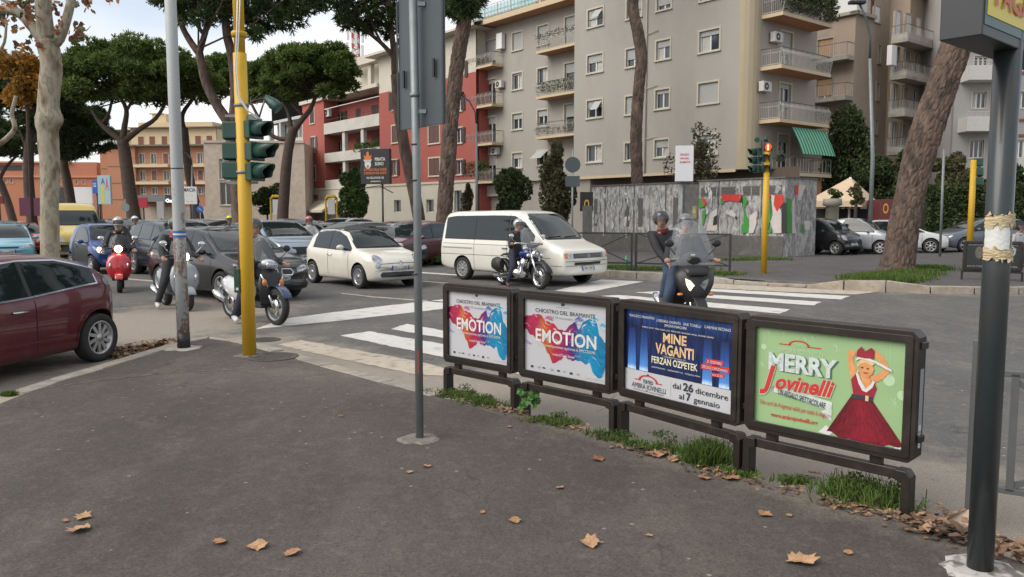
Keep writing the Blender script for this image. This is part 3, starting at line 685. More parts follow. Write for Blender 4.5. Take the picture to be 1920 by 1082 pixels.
# cream set-back upper floors, left of the tower part
f5 = fr.shift(-.2); zat = fr.px(660,150)[1]
mb = MB(); fr.box(mb,sl0 - .3,sR0,-2.2,.25,zredl,zredl + .35); fr.box(mb,sl0 + 2,sR0,-2.1,-1.9,zredl + .3,fr.px(690,95)[1]); mb.build('attic_wall',M_CREAMW,r)
mb = MB(); zz = fr.px(690,128)[1]; fr.box(mb,sR0 - 7,sR0,-1.9,.1,zredl + .3,fr.px(700,165)[1]); fr.box(mb,sR0 - 3.2,sR0 - 2.6,-1,-.6,zredl,fr.px(690,112)[1]); fr.box(mb,sR0 - 7,sR0,-1.2,-.2,fr.px(690,116)[1],fr.px(690,100)[1]); mb.build('attic_terrace',M_CREAMW,r)
# tiled hip roof with overhang: rows of single half-round tiles along the eave
mb = MB(); e = 1.0; zz = ztop
c = [fr.p(sR0 - e,e,zz),fr.p(sR1 + 1,e,zz),fr.p(sR1 + 1,-12,zz),fr.p(sR0 - e,-12,zz)]; t = [fr.p(sR0 + 5,-5,zz + 2.0),fr.p(sR1 + 1,-5,zz + 2.0)]
mb.add([*c,*t],[(0,1,5,4),(3,0,4),(2,3,4,5)],0); mb.add([p - Vector((0,0,.18)) for p in c],[(3,2,1,0)],1)
fr.box(mb,sR0 - e,sR1 + 1,e - .1,e,zz - .18,zz,1); rf = mb.build('roof',[M_TILE,M_CREAMW],r)
tm = MB().tube([(0,0,0),(0,1.1,.34)],[(.13,.13),(.11,.11)],6).build('roof_tile',M_TILE,rf); tme = tm.data; bpy.data.objects.remove(tm)
ang = math.atan2(fr.N.y,fr.N.x) + math.pi / 2
for i in range(int((sR1 - sR0 + 2) / .32)):
    o = bpy.data.objects.new('roof_tile',tme); link(o,rf); q = fr.p(sR0 - e + .15 + i * .32,e + .05,zz + .04) - OFF[r.name]; o.location = q; o.rotation_euler = (0,0,ang)
mb = MB(); hull(mb,[(p.x,p.y) for p in (fr.p(sl0,-2.2,0),fr.p(sR0,-2.2,0),fr.p(sR0,-.35,0),fr.p(sR1,-.35,0),fr.p(sR1,-13,0),fr.p(sl0,-13,0))],.05,zredl + .2)
mb.add([fr.p(sR0,0,zredl),fr.p(sR0,-12,zredl),fr.p(sR0,-12,ztop),fr.p(sR0,0,ztop)],[(0,1,2,3)],1); mb.add([fr.p(sl0,0,0),fr.p(sl0,-13,0),fr.p(sl0,-13,zredl),fr.p(sl0,0,zredl)],[(0,1,2,3)],0)
fr.box(mb,sR0 + .3,sR1 - .3,-12,-.35,zredl,ztop - .02,1); mb.build('inner_walls',[M_REDW,M_CREAMW],r)
mb = MB()
fr2 = fr.shift(-5)
fr2.box(mb,sR1 - 9,sR1 + 4,-1,0,ztop,ztop + 2.5); mb.build('roof_wall',mat('dark_red_render',(.22,.055,.045),.9,var=.1),r)
# roof edges seen to the right (tall part)
# shop awnings on the ground floor
M_CANV = mat('beige_canvas',(.50,.45,.35),.9,var=.08)
for x0,x1,y0,y1,m_,lab in ((570,596,376,388,mat('striped_canvas',(.30,.30,.22),.9),'x'),(597,640,375,394,M_CANV,'y')):
    s0,s1 = fr.px(x0,380)[0],fr.px(x1,380)[0]; z1,z0 = fr.px((x0 + x1) / 2,y0)[1],fr.px((x0 + x1) / 2,y1)[1]; q = MB()
    q.add([fr.p(s0,.05,z1),fr.p(s1,.05,z1),fr.p(s1,2.2,z0),fr.p(s0,2.2,z0),fr.p(s0,.05,z1 - .05),fr.p(s1,.05,z1 - .05),fr.p(s1,2.2,z0 - .25),fr.p(s0,2.2,z0 - .25)],[(0,3,2,1),(3,7,6,2),(0,4,7,3),(1,2,6,5),(4,5,6,7)]); q.build('awning',m_,r)
q = MB(); s0,s1 = fr.px(577,380)[0],fr.px(597,380)[0]; fr.box(q,s0,s1,.04,.2,fr.px(587,373)[1],fr.px(587,366)[1]); q.build('shop_sign',mat('brown_red_sign',(.20,.045,.03),.6),r)
# ---------------------------------------------------------------- white building with louvred plant screen
fw_ = Fac(AT(535,402,100).to_2d(),FD); s0,s1 = fw_.px(503,250)[0],fw_.px(566,250)[0]
r = wthing('louvred_building','pale building with grey louvred roof screen behind the pine, left of the red block','building',fw_.p(0,0,0))
M_PALE = mat('pale_wall',(.42,.42,.40),.9,var=.06)
z0,z1 = fw_.px(535,222)[1],fw_.px(535,183)[1]; n = 13
bk = MB(); fw_.box(bk,s0,s1 + 4,-.6,-.5,z0,z1 + .3); bk.build('screen_back',mat('louvre_shadow',(.09,.10,.10),.8),r)
for i in range(n):
    q = MB(); z = z0 + (z1 - z0) * i / n; a = (z1 - z0) / n
    q.add([fw_.p(s0 - .3,.0,z),fw_.p(s1 + 4,.0,z),fw_.p(s1 + 4,-.4,z + a * .62),fw_.p(s0 - .3,-.4,z + a * .62)],[(0,1,2,3),(3,2,1,0)]); q.build('louvre',mat('grey_louvre',(.26,.29,.29),.6),r)
mb = MB(); fw_.box(mb,s0,s1 + 6,-6,-1.2,0,z0 - .1); zb2 = fw_.px(535,262)[1]
fw_.box(mb,s0,s1 + 4,-1,0,z0 - .35,z0 - .02); fw_.box(mb,s0,s1 + 4,-1.2,0,0,zb2); mb.build('wall',M_PALE,r)
for i in range(4):
    q = MB(); s = s0 + .2 + (s1 - s0) * i / 3; fw_.box(q,s - .25,s + .25,-.6,-.05,zb2,z0 - .35); q.build('column',M_PALE,r)
    if i < 3: q = MB(); fw_.box(q,s + .5,s + 2.6,-1.2,-1.15,zb2 + .2,zb2 + 2); q.build('window',M_GLASS,r)
# ---------------------------------------------------------------- low stone building
M_STN = mat('travertine',(.52,.44,.36),.9,var=.16,vs=2.0,dirt=((.35,.28,.22),.4,1.2))
fs = Fac(AT(480,402,84).to_2d(),(FD * .6 + GD * .8).normalized()); s0,s1 = fs.px(384,340)[0],fs.px(572,340)[0]; zt = fs.px(420,268)[1]
r = wthing('stone_building','low travertine faced building behind the yellow traffic signal pole','building',fs.p(0,0,0))
hs = [(fs.px(412,340)[0],fs.px(420,340)[0],fs.px(416,336)[1],fs.px(416,298)[1]),(fs.px(412,340)[0],fs.px(443,340)[0],fs.px(416,384)[1],fs.px(416,342)[1])]
wall(fs,s0,s1,0,zt,hs,M_STN,r)
for h in hs: window(fs,r,*h,kind='none',trim=.12,leaves=3,trimm=M_STN)
mb = MB(); hull(mb,[(p.x,p.y) for p in (fs.p(s0,-.35,0),fs.p(s1,-.35,0),fs.p(s1,-8,0),fs.p(s0,-8,0))],0.05,zt + .01); fs.box(mb,s0 - .1,s1,-.3,.12,zt,zt + .25); mb.build('parapet',M_STN,r)
q = MB(); a0,a1 = fs.px(567,340)[0],fs.px(612,340)[0]
# ---------------------------------------------------------------- yellow and terracotta building far left
M_TERRA = mat('terracotta_render',(.40,.185,.105),.9,var=.07,vs=.2); M_YELW = mat('pale_yellow_render',(.58,.46,.28),.9,var=.05)
M_SLATE = mat('dark_cornice',(.16,.13,.10),.8)
ft = Fac(AT(290,402,145).to_2d(),(1,-.12)); X = lambda x: ft.px(x,300)[0]; Z = lambda y: ft.px(290,y)[1]
r = wthing('terracotta_building','terracotta apartment building with pale yellow top floors between the pine and the grey pole','building',ft.p(0,0,0))
H1 = [(X(x - 5.3),X(x + 5.3),Z(271),Z(256)) for x in (266,287,310,351,373,394)]
wall(ft,X(247),X(407),Z(273),Z(241),H1,M_YELW,r,'upper_wall')
for h in H1: window(ft,r,*h,kind='closed',shm=M_REDSH,trim=.15,trimm=M_YELW)
H2 = [(X(x - 4.6),X(x + 4.6),Z(yb),Z(ya)) for x in (266,288,311,353,375) for ya,yb in ((288,307),(320,338),(352,364))]
wall(ft,X(258),X(408),Z(402),Z(275),H2,M_TERRA,r)
for h in H2: window(ft,r,*h,kind=rng.choice(('none','none','closed')),shm=M_REDSH,trim=0.12)
for y in (309,341):
    for xa,xb in ((256,322),(349,408)): balcony(ft,r,X(xa),X(xb),Z(y),1.4,M_YELW,M_YELW,th=.5,rail='plain',h=1.1,gap=.5)
fq = ft.shift(.8)
mb = MB(); fq.box(mb,X(206),X(258),-6,0,0,Z(275)); ft.box(mb,X(178),X(206),-9,-1.5,0,Z(278)); ft.box(mb,X(206),X(408),-9,-.35,0,Z(276)); mb.build('side_wall',M_TERRA,r)
mb = MB(); fq.box(mb,X(204),X(260),-7,.6,Z(275),Z(272)); ft.box(mb,X(258),X(412),-1,1.2,Z(275),Z(272)); ft.box(mb,X(176),X(206),-9,-1,Z(278),Z(275.5)); ft.box(mb,X(247),X(410),-8,.8,Z(241),Z(239)); ft.box(mb,X(208),X(249),-8,.1,Z(244),Z(242))
for y in (312,343,374): fq.box(mb,X(206),X(258),0,.06,Z(y + .6),Z(y - .6)); ft.box(mb,X(179),X(206),-1.5,-1.44,Z(y + 3),Z(y + 2))
mb.build('cornice',M_SLATE,r)
mb = MB(); ft.box(mb,X(250),X(390),-8,-2,Z(239),Z(227)); ft.box(mb,X(247),X(407),-9,-.3,Z(273),Z(241)); ft.box(mb,X(208),X(247),-9,-2,Z(273),Z(244)); ft.box(mb,X(271),X(297),-7,-3,Z(227),Z(209)); ft.box(mb,X(266),X(292),-7,-2.8,Z(210),Z(208)); mb.build('roof_block',M_YELW,r)
mb = MB(); ft.box(mb,X(181),X(206),-8,-2.5,Z(275),Z(256),0)
for i in range(5): x = X(183 + i * 5); ft.box(mb,x,x + .35,-2.5,-2.4,Z(275),Z(258),1)
ft.box(mb,X(180),X(206),-2.5,-2.3,Z(257),Z(255),1); mb.build('veranda',[mat('veranda_glass',(.13,.22,.23),.15),M_WFRAME],r)
mb = MB(); mb.tube([ft.p(X(398),-3,Z(239)),ft.p(X(398),-3,Z(233))],.6,10); mb.build('chimney',M_SLATE,r)
mb = MB(); ft.box(mb,X(268),X(330),.2,4,Z(379),Z(367),0); cn = mb.build('canopy',mat('grey_canopy',(.14,.145,.15),.5),r)
txt('Ga',X(308),Z(375) - .0,.9,mat('lit_white_sign',(.8,.85,1),.5,emit=1.2,ecol=(.7,.8,1)),None) if False else None
mb = MB(); ft.box(mb,X(206),X(408),.1,.25,0,Z(388),0); mb.build('plinth',M_BASEW,r)
# ---------------------------------------------------------------- orange building at the far left
M_ORG = mat('orange_render',(.47,.19,.11),.9,var=.07,vs=.15); M_SALM = mat('salmon_render',(.56,.26,.16),.9,var=.06)
fo = Fac(AT(90,402,150).to_2d(),(1,.05)); X = lambda x: fo.px(x,330)[0]; Z = lambda y: fo.px(90,y)[1]
r = wthing('orange_building','long orange building seen between the pine trunks at the far left','building',fo.p(0,0,0))
hs = [(X(x - 2.5),X(x + 2.5),Z(yb),Z(ya)) for x,ya,yb in ((48,335,344),(63,317,322),(144,338,345),(157,338,345),(50,357,363),(10,335,343),(22,335,343),(112,338,346),(128,338,346),(112,360,372))]
wall(fo,X(-120),X(182),0,Z(304),hs,M_ORG,r)
for h in hs: window(fo,r,*h,kind='none',trim=.15,trimm=M_SALM)
mb = MB(); fo.box(mb,X(-120),X(182),0,.3,Z(333),Z(330)); fo.box(mb,X(-120),X(135),-.2,.5,Z(306),Z(303)); fo.box(mb,X(-120),X(182),-9,-.3,0,Z(304)); mb.build('cornice',M_SALM,r)
mb = MB(); fo.box(mb,X(-20),X(42),-.2,.06,Z(320),Z(310)); fo.box(mb,X(109),X(126),.0,.1,0,Z(351)); mb.build('dark_band',mat('dark_grille',(.05,.045,.045),.7),r)
f6 = fo.shift(-12); r2 = wthing('pale_rooftop_building','small pale building with pitched roof above the orange building','building',f6.p(0,0,0)); mb = MB(); f6.box(mb,X(130),X(190),-8,0,0,f6.px(150,307)[1]); f6.box(mb,X(150) + 1,X(190),-8,-2,f6.px(150,307)[1],f6.px(150,297)[1]); mb.build('wall',M_SALM,r2); mb = MB(); f6.box(mb,X(145),X(158),0,.1,f6.px(150,320)[1],f6.px(150,315)[1]); mb.build('window',M_GLASS,r2)
# ---------------------------------------------------------------- brown building on the right
M_TAUPE = mat('taupe_render',(.30,.235,.18),.93,var=.12,vs=.45,bump=.2,bs=30,dirt=((.15,.12,.10),.6,.30),stretch=(1,1,.4))
M_OLDC = mat('stained_concrete',(.30,.275,.225),.93,var=.18,vs=1.2,dirt=((.10,.09,.08),.7,.9),stretch=(1,1,.5))
Cc = AT(1591,402,64); fa = Fac(Cc,FD); fb = Fac(Cc,GD)
r = wthing('taupe_apartment_building','weathered taupe apartment block with stained balconies behind the tall lamp post','building',(Cc.x,Cc.y,0))
zt = fb.px(1595,20)[1]
sW = fb.px(1664,150)[0]; hb = []
for ya,yb in ((84,118),(156,188),(225,252)): hb.append((fb.px(1644,150)[0],fb.px(1649,150)[0],fb.px(1647,yb)[1],fb.px(1647,ya)[1]))
zt2 = fb.px(1655,-60)[1]; hb.append((fb.px(1640,30)[0],fb.px(1650,30)[0],fb.px(1645,42)[1],fb.px(1645,12)[1]))
sT = fb.px(1638,30)[0]
wall(fb,0,sT,0,zt,hb[:0],M_TAUPE,r); wall(fb,sT,sW,0,zt2,hb,M_TAUPE,r)
for k,h in enumerate(hb): window(fb,r,*h,kind='closed' if k == 3 else 'none',shm=M_WFRAME,leaves=1,trim=.1,trimm=M_OLDC)
sA = fa.px(1524,150)[0] - 4; ha = []
for ya,yb in ((73,112),(147,185),(220,250)): ha.append((fa.px(1533,100)[0],fa.px(1562,100)[0],fa.px(1548,yb)[1],fa.px(1548,ya)[1]))
wall(fa,sA,0,0,zt,ha,M_TAUPE,r)
for h in ha: window(fa,r,*h,shut=.85,shm=M_ROLLB,leaves=2,trim=.12,sill=False,trimm=M_OLDC)
for h in ha: balcony(fa,r,h[0] - 2.5,0,h[2] - .1,1.1,M_OLDC,M_OLDC,th=.3,rail='plain',h=1.0,gap=.16)
mb = MB(); fa.box(mb,sA,.3,0,.3,zt - .15,zt + .1); fb.box(mb,-.3,sT,-.3,.3,zt - .16,zt + .09); mb.build('cornice',M_OLDC,r)
mb = MB(); fa.box(mb,sA,-.5,-6,-1,zt,zt + 2.6); mb.build('roof_room',mat('white_render',(.58,.57,.55),.9),r)
# wing with balconies, a little nearer
fc = Fac(fb.p(sW,1.6,0),GD); s9 = fc.px(1790,150)[0]; hc = []; LV = [fc.px(1690,y,1.3)[1] for y in (67,138,210,283)]
for z in LV:
    for xa,xb in ((1677,1686),(1696,1706),(1715,1724)): hc.append((fc.px(xa,100)[0],fc.px(xb,100)[0],z + .05,z + 2.35))
    hc.append((fc.px(1748,100)[0],fc.px(1755,100)[0],z + 1.1,z + 2.35))
wall(fc,0,s9,0,zt2,hc,M_TAUPE,r)
for k,h in enumerate(hc): window(fc,r,*h,kind='closed' if k < 4 else 'none',shm=M_WFRAME if k < 3 else M_ROLLB,trim=.09,sill=False,trimm=M_OLDC)
sc_ = fc.px(1746,120)[0]
for z in LV: balcony(fc,r,fc.px(1669,120)[0],sc_,z,1.3,M_OLDC,M_OLDC,th=.25,rail='plain',h=1.05,gap=.2,parapet=.35)
mb = MB(); fc.box(mb,-.01,0,-1.6,0,0,zt2); mb.build('return_wall',M_TAUPE,r)
mb = MB(); zq = fc.px(1700,-14)[1]; fc.box(mb,-.3,s9,-.1,.45,zq,zq + .5); mb.build('cornice',M_OLDC,r)
mb = MB(); hull(mb,[(p.x,p.y) for p in (fa.p(sA,-.3,0),fa.p(0,-.3,0),fb.p(sT,-.3,0),fb.p(sT,-12,0),fa.p(sA,-9,0))],.1,zt + .02); hull(mb,[(p.x,p.y) for p in (fb.p(sT,-.3,0),fb.p(s9 + sW,-.3,0),fb.p(s9 + sW,-14,0),fb.p(sT,-14,0))],.1,zt2); mb.build('inner_walls',M_TAUPE,r)
q = MB(); a,z = fc.px(1674,118,.5); fc.box(q,a - .4,a + .4,.2,.6,z - .2,z + 1.3); q.build('boiler_cabinet',M_WFRAME,r,bevel=.03)
# ---------------------------------------------------------------- pale building at the far right
fz_ = Fac(AT(1860,402,62).to_2d(),GD * .75 + FD * .66); X = lambda x: fz_.px(x,250)[0]; Z = lambda y: fz_.px(1850,y)[1]
r = wthing('pale_apartment_building','pale grey apartment block with white balcony fronts at the right edge behind the dark post','building',fz_.p(0,0,0))
M_PG = mat('pale_grey_render',(.34,.325,.31),.92,var=.08,vs=.4); M_WB = mat('white_balcony_front',(.52,.50,.47),.85,var=.07)
hs = [(X(xa),X(xb),Z(yb),Z(ya)) for xa,xb in ((1820,1846),(1904,1932)) for ya,yb in ((105,138),(172,203),(262,296))]
wall(fz_,X(1786),X(2150),0,Z(-70),hs,M_PG,r)
for h in hs: window(fz_,r,*h,kind='roller',shut=.1,trim=.08,leaves=3,sill=False)
for y0,y1 in ((128,155),(222,249),(40,66)):
    q = MB(); fz_.box(q,X(1795),X(1862),.0,1.4,Z(y1),Z(y0)); q.build('balcony_front',M_WB,r)
    rb = MB(); rb.bar(fz_.p(X(1795),1.3,Z(y0 - 9)),fz_.p(X(1862),1.3,Z(y0 - 9)),.05,.05); rb.bar(fz_.p(X(1795),1.3,Z(y0 - 4)),fz_.p(X(1862),1.3,Z(y0 - 4)),.03,.03)
    for i in range(9): s = X(1795) + (X(1862) - X(1795)) * i / 8; rb.bar(fz_.p(s,1.3,Z(y0)),fz_.p(s,1.3,Z(y0 - 9)),.03,.03)
    rb.build('railing',M_BAR,r)
mb = MB()
for y in (100,135,223,252,330): fz_.box(mb,X(1895),X(2150),0,.12,Z(y + 4),Z(y))
mb.build('string_course',mat('brick_band',(.24,.08,.05),.85),r)
mb = MB(); fz_.box(mb,X(1895),X(2150),0,1.2,Z(330),Z(300)); mb.build('balcony_front',M_WB,r)
mb = MB(); hull(mb,[(p.x,p.y) for p in (fz_.p(X(1786),-.3,0),fz_.p(X(2150),-.3,0),fz_.p(X(2150),-9,0),fz_.p(X(1786),-9,0))],.1,Z(-70)); mb.build('inner_walls',M_PG,r)
# ---------------------------------------------------------------- red and white lattice mast far behind the red building
b_ = AT(668,130,170); r = wthing('lattice_mast','red and white lattice antenna mast above the red building','mast',(b_.x,b_.y,0)); M_MR = mat('mast_red',(.5,.08,.06),.6); M_MW = mat('mast_white',(.6,.6,.6),.6)
w = 1.3; zT = AT(668,15,170).z; k = 12
for c_ in range(2):
    mb = MB()
    for i in range(k):
        if i % 2 != c_: continue
        za,zb3 = b_.z + (zT - b_.z) * i / k,b_.z + (zT - b_.z) * (i + 1) / k
        for sx,sy in ((-1,-1),(1,-1),(1,1),(-1,1)): mb.bar((b_.x + sx * w / 2,b_.y + sy * w / 2,za),(b_.x + sx * w / 2,b_.y + sy * w / 2,zb3),.22,.22)
        for s_ in (-1,1): mb.bar((b_.x - w / 2,b_.y + s_ * w / 2,za),(b_.x + w / 2,b_.y + s_ * w / 2,zb3),.14,.14); mb.bar((b_.x + w / 2,b_.y + s_ * w / 2,za),(b_.x - w / 2,b_.y + s_ * w / 2,zb3),.14,.14); mb.bar((b_.x - w / 2,b_.y + s_ * w / 2,za),(b_.x + w / 2,b_.y + s_ * w / 2,za),.14,.14)
    mb.build('lattice_section',M_MR if c_ == 0 else M_MW,r)
for dx,z in ((-1.6,.3),(1.5,.25),(-1.4,.6),(1.6,.55),(.2,.45)):
    zz = b_.z + (zT - b_.z) * z; q = MB(); q.box(b_.x + dx - .25,b_.x + dx + .25,b_.y - 1,b_.y - .7,zz - 1.6,zz + 1.6); q.build('antenna_panel',M_MW,r)
mb = MB(); mb.bar((b_.x - .5,b_.y,0),(b_.x - .5,b_.y,b_.z),.3,.3); mb.bar((b_.x + .5,b_.y,0),(b_.x + .5,b_.y,b_.z),.3,.3); mb.build('mast_base',M_MW,r)
# ================================================================ trees and plants
def leafmat(name,col,rnd=.45,col2=None,trans=.25):
    if name in MATS: return MATS[name]
    m = mat(name,col,.75,rnd=rnd,col2=col2,vs=1.2,spec=.25,thr=(.35,.65)); n = m.node_tree; p = n.nodes['Principled BSDF']; o = n.nodes['Material Output']
    t = n.nodes.new('ShaderNodeBsdfTranslucent'); a = n.nodes.new('ShaderNodeMixShader'); a.inputs[0].default_value = trans
    l = p.inputs['Base Color'].links
    if l: n.links.new(l[0].from_socket,t.inputs[0])
    n.links.new(p.outputs[0],a.inputs[1]); n.links.new(t.outputs[0],a.inputs[2]); n.links.new(a.outputs[0],o.inputs[0]); return m
M_PINE = leafmat('pine_needles',(.075,.115,.028),.6,(.13,.17,.045))
M_PINED = leafmat('dark_pine_needles',(.042,.066,.024),.5,(.075,.105,.036))
M_BARK = mat('pine_bark',(.125,.083,.062),.95,col2=(.050,.037,.031),vs=9,thr=(.40,.62),bump=1.0,bs=22,stretch=(1,1,.35),dirt=((.21,.155,.125),.6,5))
M_BARKD = mat('far_pine_bark',(.075,.052,.040),.95,var=.3,vs=4,bump=.6,bs=12)
def unit(v): return v / np.linalg.norm(v,axis=1,keepdims=True)
def tufts(C,D,size,k,wid,spread=.9,rs=npr):
    """k needle blades at each of the points C, fanned round direction D"""
    n = len(C); C = np.repeat(C,k,0); D = np.repeat(D,k,0); d = unit(D + rs.normal(0,spread,(n * k,3))); L_ = size * rs.uniform(.6,1.15,(n * k,1))
    s = unit(np.cross(d,rs.normal(0,1,(n * k,3)))) * wid * rs.uniform(.7,1.3,(n * k,1))
    V = np.stack([C - s,C + s,C + d * L_ + s * .5,C + d * L_ - s * .5],1).reshape(-1,3); return V,np.arange(n * k * 4).reshape(-1,4)
def pine_crown(c,rx,ry,h,lobes=42,per=44,tuft=.36,k=12,wid=.042,thick=.5,seed=1):
    rs = np.random.RandomState(seed); C = []; D = []
    for i in range(lobes):
        a = rs.uniform(0,2 * math.pi); q = math.sqrt(rs.uniform(0,1)); x,y = q * math.cos(a),q * math.sin(a)
        top = math.sqrt(max(0,1 - q * q)) * (1 - thick) + thick * .9
        z = h * (top * rs.uniform(.55,1.0) if rs.rand() < .75 else rs.uniform(.05,.5))
        lr = rs.uniform(.16,.27) * rx * (1.1 - .35 * q); lc = np.array([c[0] + x * (rx - lr * .6),c[1] + y * (ry - lr * .6),c[2] + z - lr * .3])
        n = int(per * rs.uniform(.8,1.2)); d = unit(rs.normal(0,1,(n,3))); d[:,2] = np.abs(d[:,2]) * np.where(rs.rand(n) < .78,1,-.5)
        C.append(lc + d * np.array([lr,lr,lr * .62]) * rs.uniform(.72,1.05,(n,1))); e = d.copy(); e[:,2] += .5; D.append(unit(e))
    C = np.concatenate(C); D = np.concatenate(D); return tufts(C,D,tuft,k,wid,.8,rs)
def limb(mb,pts,r0,r1,n=8,mi=0): 
    k = len(pts); out_ = []; rr = []
    for i in range(k - 1):
        for j in range(3):
            t = j / 3; p0 = pts[max(i - 1,0)]; p1 = pts[i]; p2 = pts[i + 1]; p3 = pts[min(i + 2,k - 1)]
            out_.append(.5 * ((2 * p1) + (p2 - p0) * t + (2 * p0 - 5 * p1 + 4 * p2 - p3) * t * t + (3 * p1 - p0 - 3 * p2 + p3) * t ** 3))
            rr.append(r0 + (r1 - r0) * (i + t) / (k - 1))
    out_.append(pts[-1]); rr.append(r1); mb.tube(out_,rr,n,mi,jit=.05); return out_
def bark_trunk(pts,r0,r1,name,parent,m,nu=56,nv=190,amp=.045,cell=.16,flare=.0):
    P = [Vector(p) for p in pts]; seg = [(b - a).length for a,b in zip(P,P[1:])]; tot = sum(seg); V = []; x = Vector((1,0,0)); o = Vector((rng.uniform(0,50),0,0))
    for i in range(nv):
        t = i / (nv - 1); l = t * tot; k = 0
        while k < len(seg) - 1 and l > seg[k]: l -= seg[k]; k += 1
        u = l / seg[k]; p0 = P[max(k - 1,0)]; p1 = P[k]; p2 = P[k + 1]; p3 = P[min(k + 2,len(P) - 1)]
        c = .5 * ((2 * p1) + (p2 - p0) * u + (2 * p0 - 5 * p1 + 4 * p2 - p3) * u * u + (3 * p1 - p0 - 3 * p2 + p3) * u ** 3); d = (p2 - p1).normalized()
        X = (x - d * x.dot(d)).normalized(); Y = d.cross(X); r = r0 + (r1 - r0) * t + flare * math.exp(-t * tot / .35)
        for j in range(nu):
            a = 2 * math.pi * j / nu; q = X * math.cos(a) + Y * math.sin(a); s = Vector((q.x * r / cell,q.y * r / cell,(q.z * r + t * tot) / cell / 3.0)) + o
            dist,_ = noise.voronoi(s,distance_metric='DISTANCE'); e = min(1,max(0,(dist[1] - dist[0]) * 3.2)); low = noise.noise(Vector((q.x * 1.2,q.y * 1.2,t * tot * .6)) + o)
            V.append(c + q * (r + amp * (e - .5) + .25 * amp * noise.noise(s * 3) + r * .10 * low))
    Fc = [(i * nu + j,i * nu + (j + 1) % nu,(i + 1) * nu + (j + 1) % nu,(i + 1) * nu + j) for i in range(nv - 1) for j in range(nu)]
    ob = npmesh(name,np.array([tuple(v) for v in V]),np.array(Fc),m,parent,smooth=False); me = ob.data
    rad = me.attributes.new('relief','FLOAT','POINT'); return ob
def pts_at(px,Y): return [AT(x,y,Y if not hasattr(Y,'__len__') else Y[i]) for i,(x,y) in enumerate(px)]
def pine(label,Y,trunk,r0,r1,branches,crowns,seed,group='umbrella pines along the avenue',hero=False,cm=None,bm_=None,**kw):
    base = AT(*trunk[0],Y); base.z = 0; r = wthing('stone_pine',label,'tree',base,group)
    P = pts_at(trunk,Y)
    if P[0].z > .1: P = [Vector((P[0].x + .05,P[0].y,0))] + P
    if hero: bark_trunk(P,r0,r1,'trunk',r,M_BARK,**hero)
    else: mb = MB(); limb(mb,P,r0,r1,12); mb.build('trunk',bm_ or M_BARKD,r)
    for b,q0,q1 in branches: mb = MB(); limb(mb,pts_at(b,Y),q0,q1,7); mb.build('branch',bm_ or M_BARKD,r)
    for j,(cx,ytop,ybot,hw,yy) in enumerate(crowns):
        c = AT(cx,ybot,Y); z1 = AT(cx,ytop,Y).z; rx = hw * Y / F
        V,Fc = pine_crown((c.x,c.y + yy,c.z),rx,rx,z1 - c.z,seed=seed + j,**kw)
        tw = MB()                                             # fine twigs under the crown
        rs = random.Random(seed)
        for i in range(26):
            a = rs.uniform(0,6.28); q = rs.uniform(.3,.95); e = Vector((c.x + rx * q * math.cos(a),c.y + yy + rx * q * math.sin(a),c.z + (z1 - c.z) * rs.uniform(.15,.5))); tip = pts_at([branches[rs.randrange(len(branches))][0][-1]],Y)[0] if len(branches) > 1 else P[-1]
            m_ = tip.lerp(e,.5) - Vector((0,0,rs.uniform(0,.5))); tw.tube([tip,m_,e],[.05,.035,.02],4,cap=False)
        o = npmesh('crown',V,Fc,cm or M_PINE,r); tag(tw.build('twigs',bm_ or M_BARKD,r),kind='stuff')
    return r
pine('umbrella pine with three spreading limbs in front of the terracotta building',60,[(252,412),(243,360),(236,300),(229,262)],.52,.40,
     [([(229,265),(208,248),(190,232),(172,205)],.26,.13),([(190,232),(203,215),(210,185)],.13,.09),([(230,262),(234,235),(237,205),(222,178)],.26,.11),([(237,208),(248,190),(262,176)],.12,.08),([(232,265),(262,242),(292,222),(312,190)],.24,.10),([(245,196),(275,186),(305,178)],.09,.06)],
     [(262,72,186,138,0)],3,lobes=95,per=58)
pine('umbrella pine half hidden behind the grey pole, crown joining its neighbours',66,[(374,412),(362,365),(352,310),(345,240)],.42,.3,[([(345,245),(342,215),(362,185),(376,165)],.22,.1),([(345,240),(325,205),(300,185),(285,172)],.2,.08)],[(398,90,180,95,3)],13,lobes=75,per=52)
pine('umbrella pine right of the green signal heads, in front of the red building',56,[(530,412),(533,360),(538,300),(546,255),(552,240)],.42,.30,
     [([(550,245),(568,222),(582,205),(592,180)],.24,.11),([(544,262),(516,258),(494,236),(470,192)],.18,.09),([(548,250),(538,205),(515,175),(500,160)],.16,.08),([(566,215),(545,190),(535,165)],.12,.07),([(540,200),(520,190),(508,172)],.08,.05)],
     [(592,76,190,94,0),(492,88,176,68,4)],23,lobes=75,per=52)
pine('tall forked umbrella pine behind the yellow signal pole',37,[(449,412),(446,350),(441,290),(433,232)],.36,.30,
     [([(436,240),(410,202),(388,160),(376,110),(372,92)],.24,.17),([(373,100),(352,70),(338,40),(322,-10)],.16,.10),([(374,98),(385,60),(397,10),(404,-60)],.15,.10),([(380,62),(366,40),(358,10),(360,-30)],.09,.06),([(438,240),(441,160),(434,100),(424,50),(420,-60)],.24,.17),([(450,40),(475,25),(520,-10),(560,-30)],.09,.05),([(425,60),(455,38),(480,22)],.1,.08),([(424,15),(390,12),(350,4)],.07,.04)],
     [(450,-150,18,215,0)],33,lobes=52,per=34,bm_=M_BARK,cm=M_PINED)
